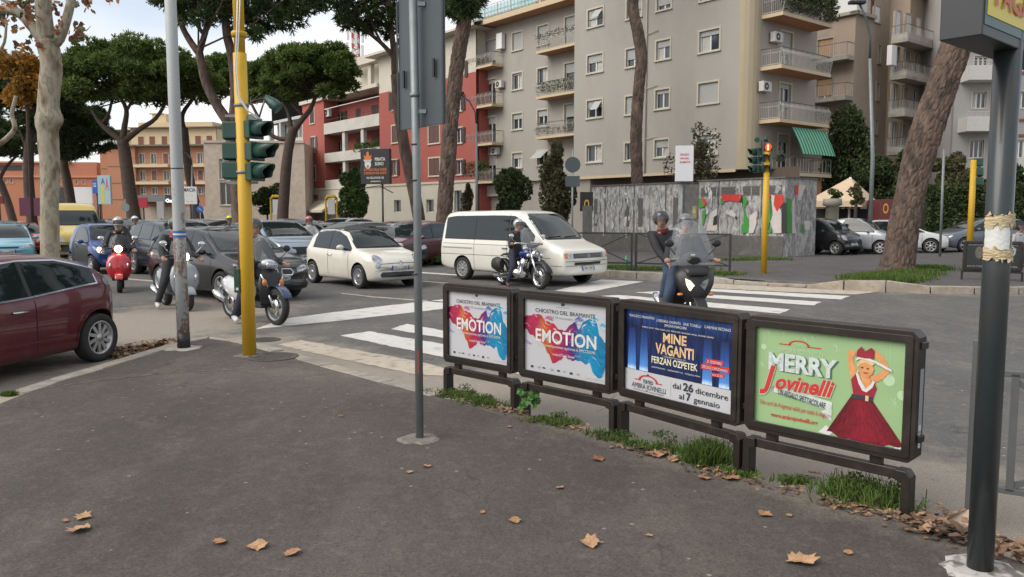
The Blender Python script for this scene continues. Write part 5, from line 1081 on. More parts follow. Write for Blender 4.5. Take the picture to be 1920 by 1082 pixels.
def vaganti(P):
    uvsheet('curtain_print',lambda u,v: (P.X(u),P.Zv(.265 + .735 * v)),1,1,M_CURT,P.sheet,P.y - .0012)
    for u in (.07,.19,.77,.91): uvsheet('beam_print',lambda a,b,u=u: (P.X(u + (a - .5) * .085 * (1 - .25 * b)),P.Zv(.27 + .50 * b)),1,6,M_BEAM,P.sheet,P.y - .0020); P.poly([(u + .012 * math.cos(a),.285 + .018 * math.sin(a)) for a in [i * .52 for i in range(12)]],M_PW,3)
    W_,C_ = M_PW,M_CREAMP
    P.t('FRANCESCO PANNOFINO',.04,.895,.030,W_,w=.25); P.t('LOREDANA CANNATA',.31,.880,.030,W_,w=.225); P.t('ERIK TONELLI',.56,.880,.030,W_,w=.15); P.t('CARMINE RECANO',.74,.885,.030,W_,w=.215); P.t('SIMONA MARCHINI',.385,.835,.030,W_,w=.20)
    P.t('ROBERTA ASTUTI  MARIA CHIARA LUPO  MIMMO LEGA  FRANCESCO MAGGI  ANTONIO GERARDI',.17,.785,.017,W_,w=.65)
    P.t('MINE',.375,.655,.105,M_GOLD,w=.215,lay=4,bold=.03); P.t('VAGANTI',.305,.515,.115,M_GOLD,w=.35,lay=4,bold=.03); P.t('UNO SPETTACOLO DI',.38,.480,.016,W_,w=.2); P.t('FERZAN OZPETEK',.27,.395,.075,C_,w=.42,lay=4,bold=.02)
    for i,(u,w) in enumerate(((.27,.13),(.42,.14),(.58,.13))): P.t(('LUIGI PIGNATARO','ALESSANDRO LAI','PASQUALE MARI')[i],u,.335,.016,W_,w=w)
    for u0,u1,v0,v1,s_ in ((.755,.905,.50,.555,'31 DICEMBRE'),(.715,.955,.435,.49,'SPECIALE CAPODANNO'),(.80,.915,.372,.415,'ore 22.00')): P.poly([(u0,v0),(u1,v0 + .012),(u1 - .005,v1 + .008),(u0 + .005,v1)],M_REDP,3); P.t(s_,u0 + .015,v0 + .014,(v1 - v0) * .55,W_,w=u1 - u0 - .03,lay=5)
    for k in range(14): a = math.pi * (1 - k / 13); u,v = .235 + .085 * math.cos(a),.155 + .065 * math.sin(a); P.rect(u - .010,u + .010,v - .008,v + .008,M_REDP,3)
    P.rect(.10,.155,.148,.160,M_REDP,2); P.rect(.315,.37,.148,.160,M_REDP,2); P.rect(.225,.245,.222,.24,M_INK,3)
    P.t('TEATRO',.185,.125,.045,M_INK,w=.10,bold=.015); P.t('AMBRA JOVINELLI',.075,.055,.060,M_INK,w=.33); P.t('direzione artistica Fabrizia Pompilio',.09,.028,.016,M_INK,w=.3); P.rect(.452,.4535,.04,.22,M_INKG,2)
    P.t('dal',.47,.150,.062,M_INK,w=.075,bold=.01); P.t('26',.565,.150,.085,M_INK,w=.09,bold=.035); P.t('dicembre',.675,.150,.062,M_INK,w=.27,bold=.01); P.t('al',.53,.045,.062,M_INK,w=.045,bold=.01); P.t('7',.595,.045,.085,M_INK,w=.04,bold=.035); P.t('gennaio',.66,.045,.062,M_INK,w=.22,bold=.01)
def merry(P):
    P.t('TEATRO',.265,.815,.034,M_SNOW,w=.095); P.t('AMBRA JOVINELLI',.165,.745,.050,M_SNOW,w=.31)
    for k in range(12): a = math.pi * (1 - k / 11); u,v = .31 + .065 * math.cos(a),.835 + .045 * math.sin(a); P.rect(u - .008,u + .008,v - .009,v + .005,M_REDP,2)
    P.rect(.17,.25,.825,.835,M_REDP,2); P.rect(.37,.46,.825,.835,M_REDP,2)
    P.t('MERRY',.112,.560,.165,M_SHAD,w=.47,lay=2,bold=.045); P.t('MERRY',.10,.567,.165,M_SILV,w=.47,lay=4,bold=.04)
    P.t('J',.035,.375,.22,M_SNOW,w=.125,lay=5,bold=.055,shear=.3); P.t('J',.04,.38,.22,M_REDP,w=.115,lay=6,bold=.03,shear=.3); P.t('ovinelli',.150,.375,.150,M_SNOW,w=.415,lay=5,bold=.06,shear=.35); P.t('ovinelli',.155,.380,.150,M_REDP,w=.405,lay=6,bold=.035,shear=.35)
    P.poly([(.14,.335),(.30,.315),(.45,.265),(.545,.235),(.545,.33),(.44,.355),(.30,.385),(.15,.40)],M_SILV,3); P.poly([(.475,.225),(.545,.145),(.545,.235),(.50,.255)],M_SILV,3); P.poly([(.14,.335),(.10,.36),(.155,.385),(.15,.40)],M_INKG,2)
    P.t('UN REGALO SPETTACOLARE',.175,.325,.055,M_INK,w=.33,rz=-.13,bold=.012,lay=7); P.t('Una card da 4 ingressi validi per tutta la stagione',.045,.195,.048,M_REDP,w=.50,shear=.3,rz=-.03); P.t('www.ambrajovinelli.org',.125,.085,.042,M_REDP,w=.33,bold=.02)
    # woman in a red dress and hat
    SK = M_SKIN
    uvsheet('dress_print',lambda u,v: (P.X((.515 + .475 * u) * (1 - v) + (.665 + .125 * u) * v + 0 * u),P.Zv((.045 + .05 * math.sin(u * math.pi * 1.0) * -1 + .012 * math.sin(u * 25)) * (1 - v) + .425 * v)),40,8,M_DKRED,P.sheet,P.y - .0030)
    P.poly([(.46,.02),(.53,.0),(.56,.05),(.51,.10)],M_PW,2); P.poly([(.93,.0),(.99,.0),(.995,.10),(.97,.07)],M_PW,2)
    P.poly([(.655,.62),(.64,.70),(.635,.84),(.66,.86),(.685,.84),(.67,.78),(.675,.72),(.70,.66),(.73,.58),(.69,.52)],SK,3)
    P.poly([(.77,.62),(.82,.66),(.855,.70),(.835,.76),(.80,.82),(.775,.86),(.80,.875),(.845,.84),(.88,.76),(.89,.69),(.86,.63),(.80,.57)],SK,3)
    P.poly([(.715,.56),(.72,.64),(.78,.63),(.785,.55),(.75,.49)],SK,3); P.poly([(.715 + .0,.655),(.705,.69),(.71,.735),(.745,.76),(.785,.75),(.80,.70),(.79,.655),(.765,.62),(.735,.62)],SK,5)
    P.poly([(.70,.70),(.695,.74),(.72,.785),(.77,.785),(.805,.755),(.79,.735),(.745,.755),(.715,.735)],M_GOLD,6)
    P.poly([(.67,.50),(.66,.58),(.69,.64),(.715,.60),(.75,.50),(.79,.57),(.80,.60),(.82,.53),(.80,.43),(.68,.43)],M_DKRED if False else M_REDP2,4)
    P.poly([(.69,.64),(.70,.655),(.725,.58),(.755,.51),(.785,.56),(.795,.60),(.808,.585),(.795,.53),(.76,.48),(.735,.49),(.71,.55)],M_PW,6)
    P.rect(.668,.80,.405,.445,M_INK,6); P.rect(.755,.775,.40,.45,M_GOLD,7)
    P.poly([(.685,.765),(.72,.785),(.80,.765),(.87,.72),(.91,.70),(.90,.725),(.84,.765),(.77,.80),(.70,.80)],M_PW,8); P.poly([(.69,.80),(.695,.86),(.72,.90),(.745,.86),(.78,.90),(.80,.875),(.795,.80),(.74,.795)],M_REDP2,9)
    for u,v in ((.728,.705),(.762,.70)): P.rect(u - .007,u + .007,v - .005,v + .006,M_INK,7)
    P.rect(.738,.762,.655,.664,M_REDP2,7); P.rect(.70,.706,.655,.675,M_PW,8)
    for u,v,q in ((.56,.86,.03),(.86,.79,.02),(.93,.42,.035),(.05,.60,.02),(.09,.93,.02),(.20,.94,.01),(.40,.93,.014),(.35,.905,.012)):
        for k in range(4): a = k * math.pi / 4; dx,dz = q * math.cos(a),q * 1.5 * math.sin(a); P.poly([(u - dx - .002,v - dz),(u - dx + .002,v - dz + .002),(u + dx + .002,v + dz),(u + dx - .002,v + dz - .002)],M_SNOW,1)
    for u,v,q in ((.89,.62,.035),(.97,.50,.03),(.06,.78,.02)): P.rect(u - .001,u + .001,v,1.,M_SNOW,1); P.poly([(u + q * math.cos(i * .45),v + q * 1.5 * math.sin(i * .45)) for i in range(14)],M_SNOW,1)
M_REDP2 = mat('print_dark_red',(.27,.014,.03),.5,var=.3,vs=20)
poster_board('bronze frame with EMOTION paint splash poster, smallest and farthest of the two',(841,737),(967,766),('w',emotion),(.012,.02))
poster_board('bronze frame with EMOTION paint splash poster, next to the blue poster',(985,771),(1152,812),('w',emotion),(.035,.02))
poster_board('bronze frame with dark blue MINE VAGANTI theatre poster',(1168,814),(1387,884),('b',vaganti),(.01,.03))
b4 = poster_board('bronze frame with light green MERRY poster of a woman in a red dress',(1404,889),(1700,965),('g',merry),(.015,.045))
Lb = (G(1700,965,.12) - G(1404,889,.12)).length
MB().box(Lb + .046,Lb + .047,-.02,.03,.45,.85).build('side_sticker',M_INKG,b4)
# side lettering is unreadable in the photograph: three pale marks
for z in (.40,.45,.50): MB().box(Lb + .047,Lb + .0485,-.012,.018,z,z + .03).build('side_mark',M_PW,b4)
# distant frame with a dark poster on the far pavement
def dark(P):
    P.rect(0,1,0,1,mat('print_black',(.018,.02,.022),.4),1); P.t('ARGENTINA     PAROLINI     MARCELLO',.05,.92,.03,M_PW,w=.9); P.t('el',.62,.30,.12,M_PW,w=.09,bold=.03); P.t('ah',.62,.14,.12,M_PW,w=.10,bold=.03); P.t('di Marcello',.58,.47,.05,M_PW,w=.16); P.t('DAL 5 AL 17 DICEMBRE 2023  TEATRO ARGENTINA ROMA',.05,.06,.03,M_PW,w=.9)
    P.poly([(.82 + .09 * math.cos(i * .42) * (1 + .2 * math.sin(i * 2)),.70 + .22 * math.sin(i * .42)) for i in range(15)],M_INKG,2); P.poly([(.82 + .06 * math.cos(i * .42),.70 + .14 * math.sin(i * .42)) for i in range(15)],mat('print_black',(.018,.02,.022),.4),3); P.poly([(.25 + .07 * math.cos(i * .42),.62 + .25 * math.sin(i * .42)) for i in range(15)],mat('print_brown_grey',(.10,.09,.07),.5,var=.6,vs=14),2)
poster_board('dark theatre poster in a grey frame on the far pavement, half behind the dark post',(1803,524),(1916,528),('k',dark),(.0,.0),.26,1.02)
# ================================================================ poles in the foreground
def cyl(mb,p,r0,r1,h,n=24,mi=0): return mb.tube([p,Vector(p) + Vector((0,0,h * .5)),Vector(p) + Vector((0,0,h))],[r0,(r0 + r1) / 2,r1],n,mi)
def streaky(name,c1,c2,c3,sc=3.,thr=(.5,.62),zfade=None,rough=.55):
    """painted metal with rust stains; zfade limits the stains to below a height (object space)"""
    m = bpy.data.materials.new(name); m.use_nodes = True; n = m.node_tree; N = n.nodes.new; L = n.links.new; p = n.nodes['Principled BSDF']; p.inputs['Roughness'].default_value = rough
    t = N('ShaderNodeTexCoord'); mp = N('ShaderNodeMapping'); mp.inputs['Scale'].default_value = (1,1,.28); L(t.outputs['Object'],mp.inputs[0]); a = N('ShaderNodeTexNoise'); a.inputs['Scale'].default_value = sc; a.inputs['Detail'].default_value = 8; a.inputs['Roughness'].default_value = .7; L(mp.outputs[0],a.inputs[0])
    b = N('ShaderNodeTexNoise'); b.inputs['Scale'].default_value = 26; b.inputs['Detail'].default_value = 5; L(t.outputs['Object'],b.inputs[0]); ad = N('ShaderNodeMath'); ad.operation = 'MULTIPLY_ADD'; L(b.outputs[0],ad.inputs[0]); ad.inputs[1].default_value = .35; L(a.outputs[0],ad.inputs[2]); cur = ad.outputs[0]
    if zfade: s = N('ShaderNodeSeparateXYZ'); L(t.outputs['Object'],s.inputs[0]); z = N('ShaderNodeMapRange'); z.inputs[1].default_value = zfade[0]; z.inputs[2].default_value = zfade[1]; z.inputs[3].default_value = 0; z.inputs[4].default_value = -.25; L(s.outputs[2],z.inputs[0]); q = N('ShaderNodeMath'); L(cur,q.inputs[0]); L(z.outputs[0],q.inputs[1]); cur = q.outputs[0]
    m1 = N('ShaderNodeMapRange'); m1.inputs[1].default_value = thr[0] + .17; m1.inputs[2].default_value = thr[1] + .17; L(cur,m1.inputs[0]); x = N('ShaderNodeMix'); x.data_type = 'RGBA'; x.inputs[6].default_value = c1 + (1,); x.inputs[7].default_value = c3 + (1,); L(m1.outputs[0],x.inputs[0])
    m2 = N('ShaderNodeMapRange'); m2.inputs[1].default_value = .35; m2.inputs[2].default_value = .7; L(b.outputs[0],m2.inputs[0]); y = N('ShaderNodeMix'); y.data_type = 'RGBA'; L(m2.outputs[0],y.inputs[0]); L(x.outputs[2],y.inputs[6]); y.inputs[7].default_value = c2 + (1,); y2 = N('ShaderNodeMath'); y2.operation = 'MULTIPLY'; L(m2.outputs[0],y2.inputs[0]); y2.inputs[1].default_value = .30; L(y2.outputs[0],y.inputs[0]); L(y.outputs[2],p.inputs[0])
    bp = N('ShaderNodeBump'); bp.inputs['Strength'].default_value = .25; bp.inputs['Distance'].default_value = .005; L(b.outputs[0],bp.inputs['Height']); L(bp.outputs[0],p.inputs['Normal']); return m
M_GALV = mat('galvanised_pole',(.20,.22,.225),.5,metal=.35,var=.12,vs=10); M_PLATE = mat('sign_back_grey',(.070,.082,.090),.5,metal=.3,var=.10,vs=3)
M_LAMP = streaky('grey_paint_rusting',(.36,.38,.38),(.30,.31,.31),(.19,.085,.045),6.,(.465,.53),(1.1,2.6)); M_YEL = streaky('yellow_paint',(.56,.335,.018),(.50,.29,.02),(.30,.17,.03),2.6,(.64,.76)); M_DG = mat('dark_green_post',(.022,.030,.032),.38,var=.15,vs=3,coat=.2,dirt=((.07,.035,.02),.5,1.6)); M_TAPE = mat('masking_tape',(.50,.41,.25),.7,var=.15,vs=20,bump=.4,bs=30)
M_SIG = mat('signal_green',(.010,.050,.036),.45,var=.18,vs=8,dirt=((.04,.075,.065),.5,5)); M_BLK = mat('black_paint',(.012,.012,.014),.5); M_CCR = mat('rough_concrete',(.17,.15,.13),.95,var=.3,vs=14,bump=.7,bs=30)
def collar(p,r,parent,h=.012,m=None):
    mb = MB(); n = 18; rs = [r * rng.uniform(.8,1.2) for _ in range(n)]; P = [Vector((p[0] + rs[i] * math.cos(2 * math.pi * i / n),p[1] + rs[i] * math.sin(2 * math.pi * i / n),p[2] + .002)) for i in range(n)]
    Q = [Vector((p[0] + (q.x - p[0]) * .8,p[1] + (q.y - p[1]) * .8,p[2] + h)) for q in P]; mb.add(P + Q,[tuple(range(n,2 * n))] + [(i,(i + 1) % n,(i + 1) % n + n,i + n) for i in range(n)]); return mb.build('concrete_footing',m or M_CCR,parent)
# grey lamp pole
p = G(345,653,.12); r = wthing('lamp_pole','tall light grey pole with rust streaks and black band at its foot','pole',p)
mb = MB(); top = AT(312,-160,p.y); top.z = 6.2; q0 = p + Vector((-.045,0,1.2)); mb.tube([p,p + Vector((-.003,0,1.4)),p + Vector((-.006,0,3)),p + Vector((-.01,0,6.5))],[.0775,.076,.072,.066],28); mb.build('shaft',M_LAMP,r); MB().tube([p,p + Vector((0,0,.2))],.0795,28).build('black_band',M_BLK,r); collar(p,.22,r,.012,mat('pale_footing',(.34,.31,.27),.9,var=.25,vs=12))
z = AT(340,463,p.y).z; q = MB(); q.tube([p + Vector((-.003,0,z)),p + Vector((-.003,0,z + .085))],.0782,28,cap=False); st = q.build('sticker',mat('blue_sticker',(.03,.12,.35),.4),r); q = MB(); q.tube([p + Vector((-.003,0,z + .03)),p + Vector((-.003,0,z + .052))],.0788,28,cap=False); q.build('white_stripe',M_PW,st)
z = AT(340,335,p.y).z; MB().tube([p + Vector((-.004,0,z)),p + Vector((-.004,0,z + .012))],.078,24).build('wire_tie',M_DARKM,r)
# yellow signal pole
p = G(468,666,.12); YS = p.y; r = wthing('traffic_light','yellow traffic light pole in the foreground with green signal heads','traffic light',p)
mb = MB(); mb.tube([p,p + Vector((0,0,1.6)),p + Vector((-.01,0,3.6))],[.082,.080,.078],28); mb.tube([p + Vector((-.01,0,3.6)),p + Vector((-.014,0,5.4))],[.064,.060],24); zc_ = AT(458,80,YS).z; mb.tube([p + Vector((-.01,0,zc_ - .06)),p + Vector((-.01,0,zc_ - .02)),p + Vector((-.01,0,zc_))],[.083,.091,.091],24); mb.build('pole',M_YEL,r); collar(p,.17,r,.008)
q = MB(); q.tube(pts_at([(446,-30),(444,60),(441,130),(445,180),(462,205),(480,220),(492,224)],YS - .12),.009,6); q.tube(pts_at([(451,-30),(448,60),(444,130),(449,182),(466,208),(486,221)],YS - .125),.007,6); q.build('cable',M_PW,r)
for y in (220,345): z = AT(462,y,YS).z; q = MB(); q.tube([p + Vector((-.008,0,z)),p + Vector((-.008,0,z + .035))],.087,20); q.box(p.x - .2,p.x + .16,p.y - .02,p.y + .02,z,z + .03); q.build('clamp',M_GALV,r)
def sig_head(parent,c,az,hood=.19,s=.245,lit=None,name='signal_lamp',n=1,flip=False):
    """one lamp housing centred at c looking along azimuth az"""
    M_ = Matrix.Translation(c) @ Matrix.Rotation(az,4,'Z'); h = s / 2; mb = MB()
    pr = [(-.5 * s,-h * .86),(.5 * s,-h * .86),(.5 * s,h * .86),(-.5 * s,h * .86)]
    vs = [M_ @ Vector(v) for v in ((-h,.0,-h * .92),(h,0,-h * .92),(h,0,h * .92),(-h,0,h * .92),(-h * .8,.15,-h * .8),(h * .8,.15,-h * .8),(h * .8,.15,h * .8),(-h * .8,.15,h * .8))]
    mb.add(vs,[(0,1,2,3),(4,7,6,5),(0,4,5,1),(1,5,6,2),(2,6,7,3),(3,7,4,0)])
    o = mb.build(name,M_SIG,parent,bevel=.012)
    vz = MB(); n_ = 20; R0 = s * .43
    for k,(yy,rr) in enumerate(((0.004,R0),(-hood,R0 * .86))):
        for i in range(n_ + 1): a = math.pi * (-.28 + 1.56 * i / n_); y2 = yy * (1 if k == 0 else (.62 + .38 * max(0,math.sin(a)))); vz.v.append(tuple(M_ @ Vector((rr * math.cos(a),y2,rr * math.sin(a)))))
    for i in range(n_): vz.f.append((i,i + 1,n_ + 1 + i + 1,n_ + 1 + i)); vz.m.append(0); vz.sm.append(True)
    v_ = vz.build('visor',M_SIG,o); sd_ = v_.modifiers.new('s','SOLIDIFY'); sd_.thickness = .006
    ln = MB(); ln.disc(M_ @ Vector((0,-.006,0)),R0 * .93,M_.to_3x3() @ Vector((0,-1,0)),20); ln.build('lens',lit or M_LENS,o); return o
M_LENS = mat('dark_lens',(.012,.012,.012),.25)
for x,y,az,hd in ((481,243,R(62),.24),(484,284,R(66),.30),(484,322,R(64),.24)): sig_head(r,AT(x,y,YS - .02),az,hood=hd)
for x,y in ((437,246),(437,284),(437,320)): sig_head(r,AT(x + 3,y,YS + .10),R(178),hood=.2)
q = MB(); q.box(p.x + .085,p.x + .19,p.y - .05,p.y + .05,AT(480,226,YS).z,AT(480,215,YS).z); q.tube(pts_at([(486,220),(492,200),(498,184)],YS),.012,8); q.build('bracket',M_GALV,r)
q = MB(); d = (AT(524,203,YS) - AT(500,184,YS)); a = AT(499,184,YS); q.tube([a - d * .1,a + d * .1,a + d * .45,a + d * .5,a + d * .8,a + d],[.028,.048,.062,.070,.066,.080],16); q.build('spot_lamp',M_SIG,r)
q = MB(); z = AT(450,548,YS).z; q.box(p.x - .145,p.x - .07,p.y - .06,p.y + .05,z,z + .29); bt = q.build('push_button_box',M_SIG,r,bevel=.008); q = MB(); q.box(p.x - .12,p.x - .09,p.y - .066,p.y - .058,z + .03,z + .06); q.build('button',M_PW,bt)
# grey sign post with the backs of two big signs
p = G(787,823,.12); r = wthing('sign_post','galvanised sign post in the foreground carrying the dark grey back of a tall sign','sign',p); YG = p.y
mb = MB(); mb.tube([p,p + Vector((0,0,1.9)),p + Vector((-.02,0,3.6))],.0305,20); mb.build('post',M_GALV,r); collar(p,.15,r)
q = MB(); q.box(p.x - .011,p.x + .006,p.y - .032,p.y - .0300,AT(787,700,YG).z,AT(787,655,YG).z); q.build('red_mark',mat('faded_red_paint',(.22,.06,.04),.7),r)
for y in (12,213,303,370,545): z = AT(786,y,YG).z; q = MB(); q.tube([p + Vector((-.01,0,z)),p + Vector((-.01,0,z + (.022 if y < 300 else .008)))],.036 if y < 300 else .034,18); 
for y,cm_ in ((12,1),(213,1),(303,0),(370,0),(545,0)):
    z = AT(786,y,YG).z; q = MB(); rr = .036 if cm_ else .0335; q.tube([p + Vector((-.01,0,z)),p + Vector((-.01,0,z + (.028 if cm_ else .010)))],rr,18)
    if cm_: q.box(p.x + .02,p.x + .075,p.y - .02,p.y + .01,z,z + .028)
    q.build('clamp' if cm_ else 'cable_tie',M_GALV if cm_ else M_DARKM,r)
L0,R0_ = AT(749,245,YG + .30),AT(834,232,YG - .20); ddp = (R0_ - L0); ddp.z = 0; ddp.normalize(); zb_ = .5 * (L0.z + R0_.z); nrm = Vector((ddp.y,-ddp.x,0)); 
sh = p + Vector((.0,.045,0)); 
def plate(a,b,z0,z1,off,name):
    q = MB(); A0 = Vector((a.x,a.y,0)) - nrm * off; B0 = Vector((b.x,b.y,0)) - nrm * off; q.poly([(A0.x,A0.y,z0),(B0.x,B0.y,z0),(B0.x,B0.y,z1),(A0.x,A0.y,z1)],.012,-nrm); return q.build(name,M_PLATE,r,bevel=.004)
pl = plate(L0,R0_,zb_,zb_ + 1.6,.0,'sign_plate')
for t_,zz in ((.16,.31),(.82,.34)):
    c = L0.lerp(R0_,t_); q = MB(); A0 = Vector((c.x,c.y,0)) + nrm * .012; q.poly([(A0.x - ddp.x * .012,A0.y - ddp.y * .012,zb_ + zz),(A0.x + ddp.x * .012,A0.y + ddp.y * .012,zb_ + zz),(A0.x + ddp.x * .012,A0.y + ddp.y * .012,zb_ + zz + .13),(A0.x - ddp.x * .012,A0.y - ddp.y * .012,zb_ + zz + .13)],.012,nrm); q.build('slotted_bracket',M_DARKM,pl)
for t_ in (.0,.985): c = L0.lerp(R0_,t_); q = MB(); q.bar((c.x + nrm.x * .01,c.y + nrm.y * .01,zb_),(c.x + nrm.x * .01,c.y + nrm.y * .01,zb_ + 1.6),.012,.012); q.build('edge_rib',M_PLATE,pl)
# dark green post with the light box sign
p = G(1837,1068,.12); r = wthing('sign_box_post','thick dark green post with taped paper carrying a box sign reading PAGAMENTI','sign post',p)
mb = MB(); mb.tube([p,p + Vector((0,0,1.4)),p + Vector((.0,0,2.7))],.058,32); mb.build('post',M_DG,r); collar(p,.17,r,.012,mat('splashed_white_paint',(.42,.40,.37),.9,col2=(.13,.115,.10),vs=22,thr=(.48,.60),bump=.4,bs=30))
c1 = AT(1842,65,3.43); zb_ = c1.z; e = Vector((.75,.66,0)).normalized(); f_ = Vector((-.66,.75,0)).normalized(); mb = MB()
def bx(mb,a0,a1,b0,b1,z0,z1,mi=0):
    vs = [c1 + e * a + f_ * b for a in (a0,a1) for b in (b0,b1)]; vs = [Vector((v.x,v.y,z)) for v in vs for z in (z0,z1)]; return mb.add(vs,[(0,1,3,2),(4,6,7,5),(0,4,5,1),(2,3,7,6),(0,2,6,4),(1,5,7,3)],mi)
bxo = bx(MB(),0,1.25,0,.17,zb_,zb_ + .75).build('sign_case',mat('dark_grey_case',(.022,.026,.028),.45,var=.2,vs=5),r,bevel=.005)
bx(MB(),.012,1.238,-.004,.0,zb_ + .045,zb_ + .74).build('green_border',mat('petrol_green_print',(.015,.075,.075),.4),r)
c_ = .026; bx(MB(),.03,1.22,-.007,-.004,zb_ + .085,zb_ + .30).build('yellow_panel',mat('yellow_panel',(.62,.50,.02),.4),r)
tx = txt('PAGAMENTI',0,0,.105,mat('print_red_orange',(.55,.09,.03),.5),None,w=.92,bold=.02); tx.parent = r; tx.location = (c1 + e * .10 - f_ * .010 + Vector((0,0,.135))) - p; tx.rotation_euler = (0,0,math.atan2(e.y,e.x))
for k,(a,z) in enumerate(((.07,.36),(.03,.30))): 
    vs = [c1 + f_ * (.03 + a) - e * .0015,c1 + f_ * (.06 + a) - e * .0015]; q = MB(); q.add([(vs[0].x,vs[0].y,zb_ + z * .5),(vs[1].x,vs[1].y,zb_ + z * .5 + .02),(vs[1].x,vs[1].y,zb_ + z * .5 + .024),(vs[0].x,vs[0].y,zb_ + z * .5 + .008)],[(3,2,1,0),(0,1,2,3)]); q.build('scratch',M_GALV,bxo)
# paper strip and crumpled tape wrapped on the post
def wrap(px0,px1,y0,y1,m,name,rr,jag=.0,amp=.004,seed=0):
    rs = random.Random(seed); nu,nv = 16,22; cx = 1867; hw = 25.; vs = []
    for j in range(nv + 1):
        for i in range(nu + 1):
            u = px0 + (px1 - px0) * i / nu; v = y0 + (y1 - y0) * j / nv; s = max(-1,min(1,(u - cx) / hw)); a = math.asin(s); z = AT(1865,v + rs.uniform(-jag,jag) * (j in (0,nv)),p.y).z
            R_ = rr + rs.uniform(0,amp); vs.append((p.x + R_ * math.sin(a) * 1.0,p.y - R_ * math.cos(a),z))
    q = MB(); q.add(vs,[(j * (nu + 1) + i,(j + 1) * (nu + 1) + i,(j + 1) * (nu + 1) + i + 1,j * (nu + 1) + i + 1) for j in range(nv) for i in range(nu)],0,True); return q.build(name,m,r)
wrap(1840,1876,415,478,M_PW,'paper_strip',.060,1,.003,1)
wrap(1841,1890,402,424,M_TAPE,'tape',.062,7,.007,2); wrap(1841,1890,466,486,M_TAPE,'tape',.062,7,.007,3)
# grey barrier behind the post at the right edge
M_BARR = mat('grey_barrier_paint',(.095,.098,.10),.5,var=.12,vs=6); p = G(1818,956,.12); pe = p + (G(1990,985,.12) - p) * 1.2; d = (pe - p).normalized(); r = wthing('street_barrier','grey metal street barrier at the right edge behind the dark green post','barrier',p)
q = MB(); q.bar(p + Vector((0,0,.0)),p + Vector((0,0,1.0)),.085,.05,up=Vector((d.x,d.y,0))); q.build('end_post',M_BARR,r,bevel=.006)
a = p + d * .19
for k,(z0,z1) in enumerate(((.82,.82),(.15,.15))): MB().bar(p + d * .05 + Vector((0,0,z0)),pe + Vector((0,0,z1)),.04,.035).build('rail',M_BARR,r,bevel=.004)
MB().bar(a + Vector((0,0,.15)),a + Vector((0,0,.82)),.04,.04,up=d).build('upright',M_BARR,r); MB().bar(a + Vector((0,0,.78)),a + d * .5 + Vector((0,0,.50)),.03,.03).build('brace',M_BARR,r); MB().bar(a + Vector((0,0,.17)),a + d * .5 + Vector((0,0,.45)),.03,.03).build('brace',M_BARR,r); MB().bar(pe,pe + Vector((0,0,.85)),.05,.05).build('post',M_BARR,r)
# ================================================================ vehicles
M_CGL = mat('car_glass',(.012,.018,.018),.03,spec=.45,coat=.15); M_CBL = mat('car_black_trim',(.014,.014,.015),.45); M_TYRE = mat('tyre_rubber',(.022,.021,.020),.85,var=.2,vs=20); M_RIM = mat('alloy_rim',(.42,.42,.43),.35,metal=.7,var=.1,vs=20)
M_CHR = mat('chrome',(.62,.62,.62),.12,metal=1.); M_HL = mat('headlight_glass',(.36,.38,.39),.10,metal=.6,coat=.8,var=.7,vs=22); M_HLON = mat('lit_headlight',(.9,.85,.7),.2,emit=5,ecol=(1,.82,.50)); M_TL = mat('tail_light',(.25,.01,.012),.15,coat=1.); M_AMB = mat('amber_light',(.55,.16,.01),.2,coat=1.)
M_PLT = mat('plate_white',(.55,.55,.53),.5); M_PLB = mat('plate_blue',(.02,.10,.42),.5); M_SEAM = mat('panel_gap',(.01,.01,.01),.8); M_WELL = mat('wheel_arch_inside',(.012,.012,.012),.95)
def interp(T,d):
    if d <= T[0][0]: return T[0][1]
    for (a,va),(b,vb) in zip(T,T[1:]):
        if d <= b: return va + (vb - va) * (d - a) / (b - a)
    return T[-1][1]
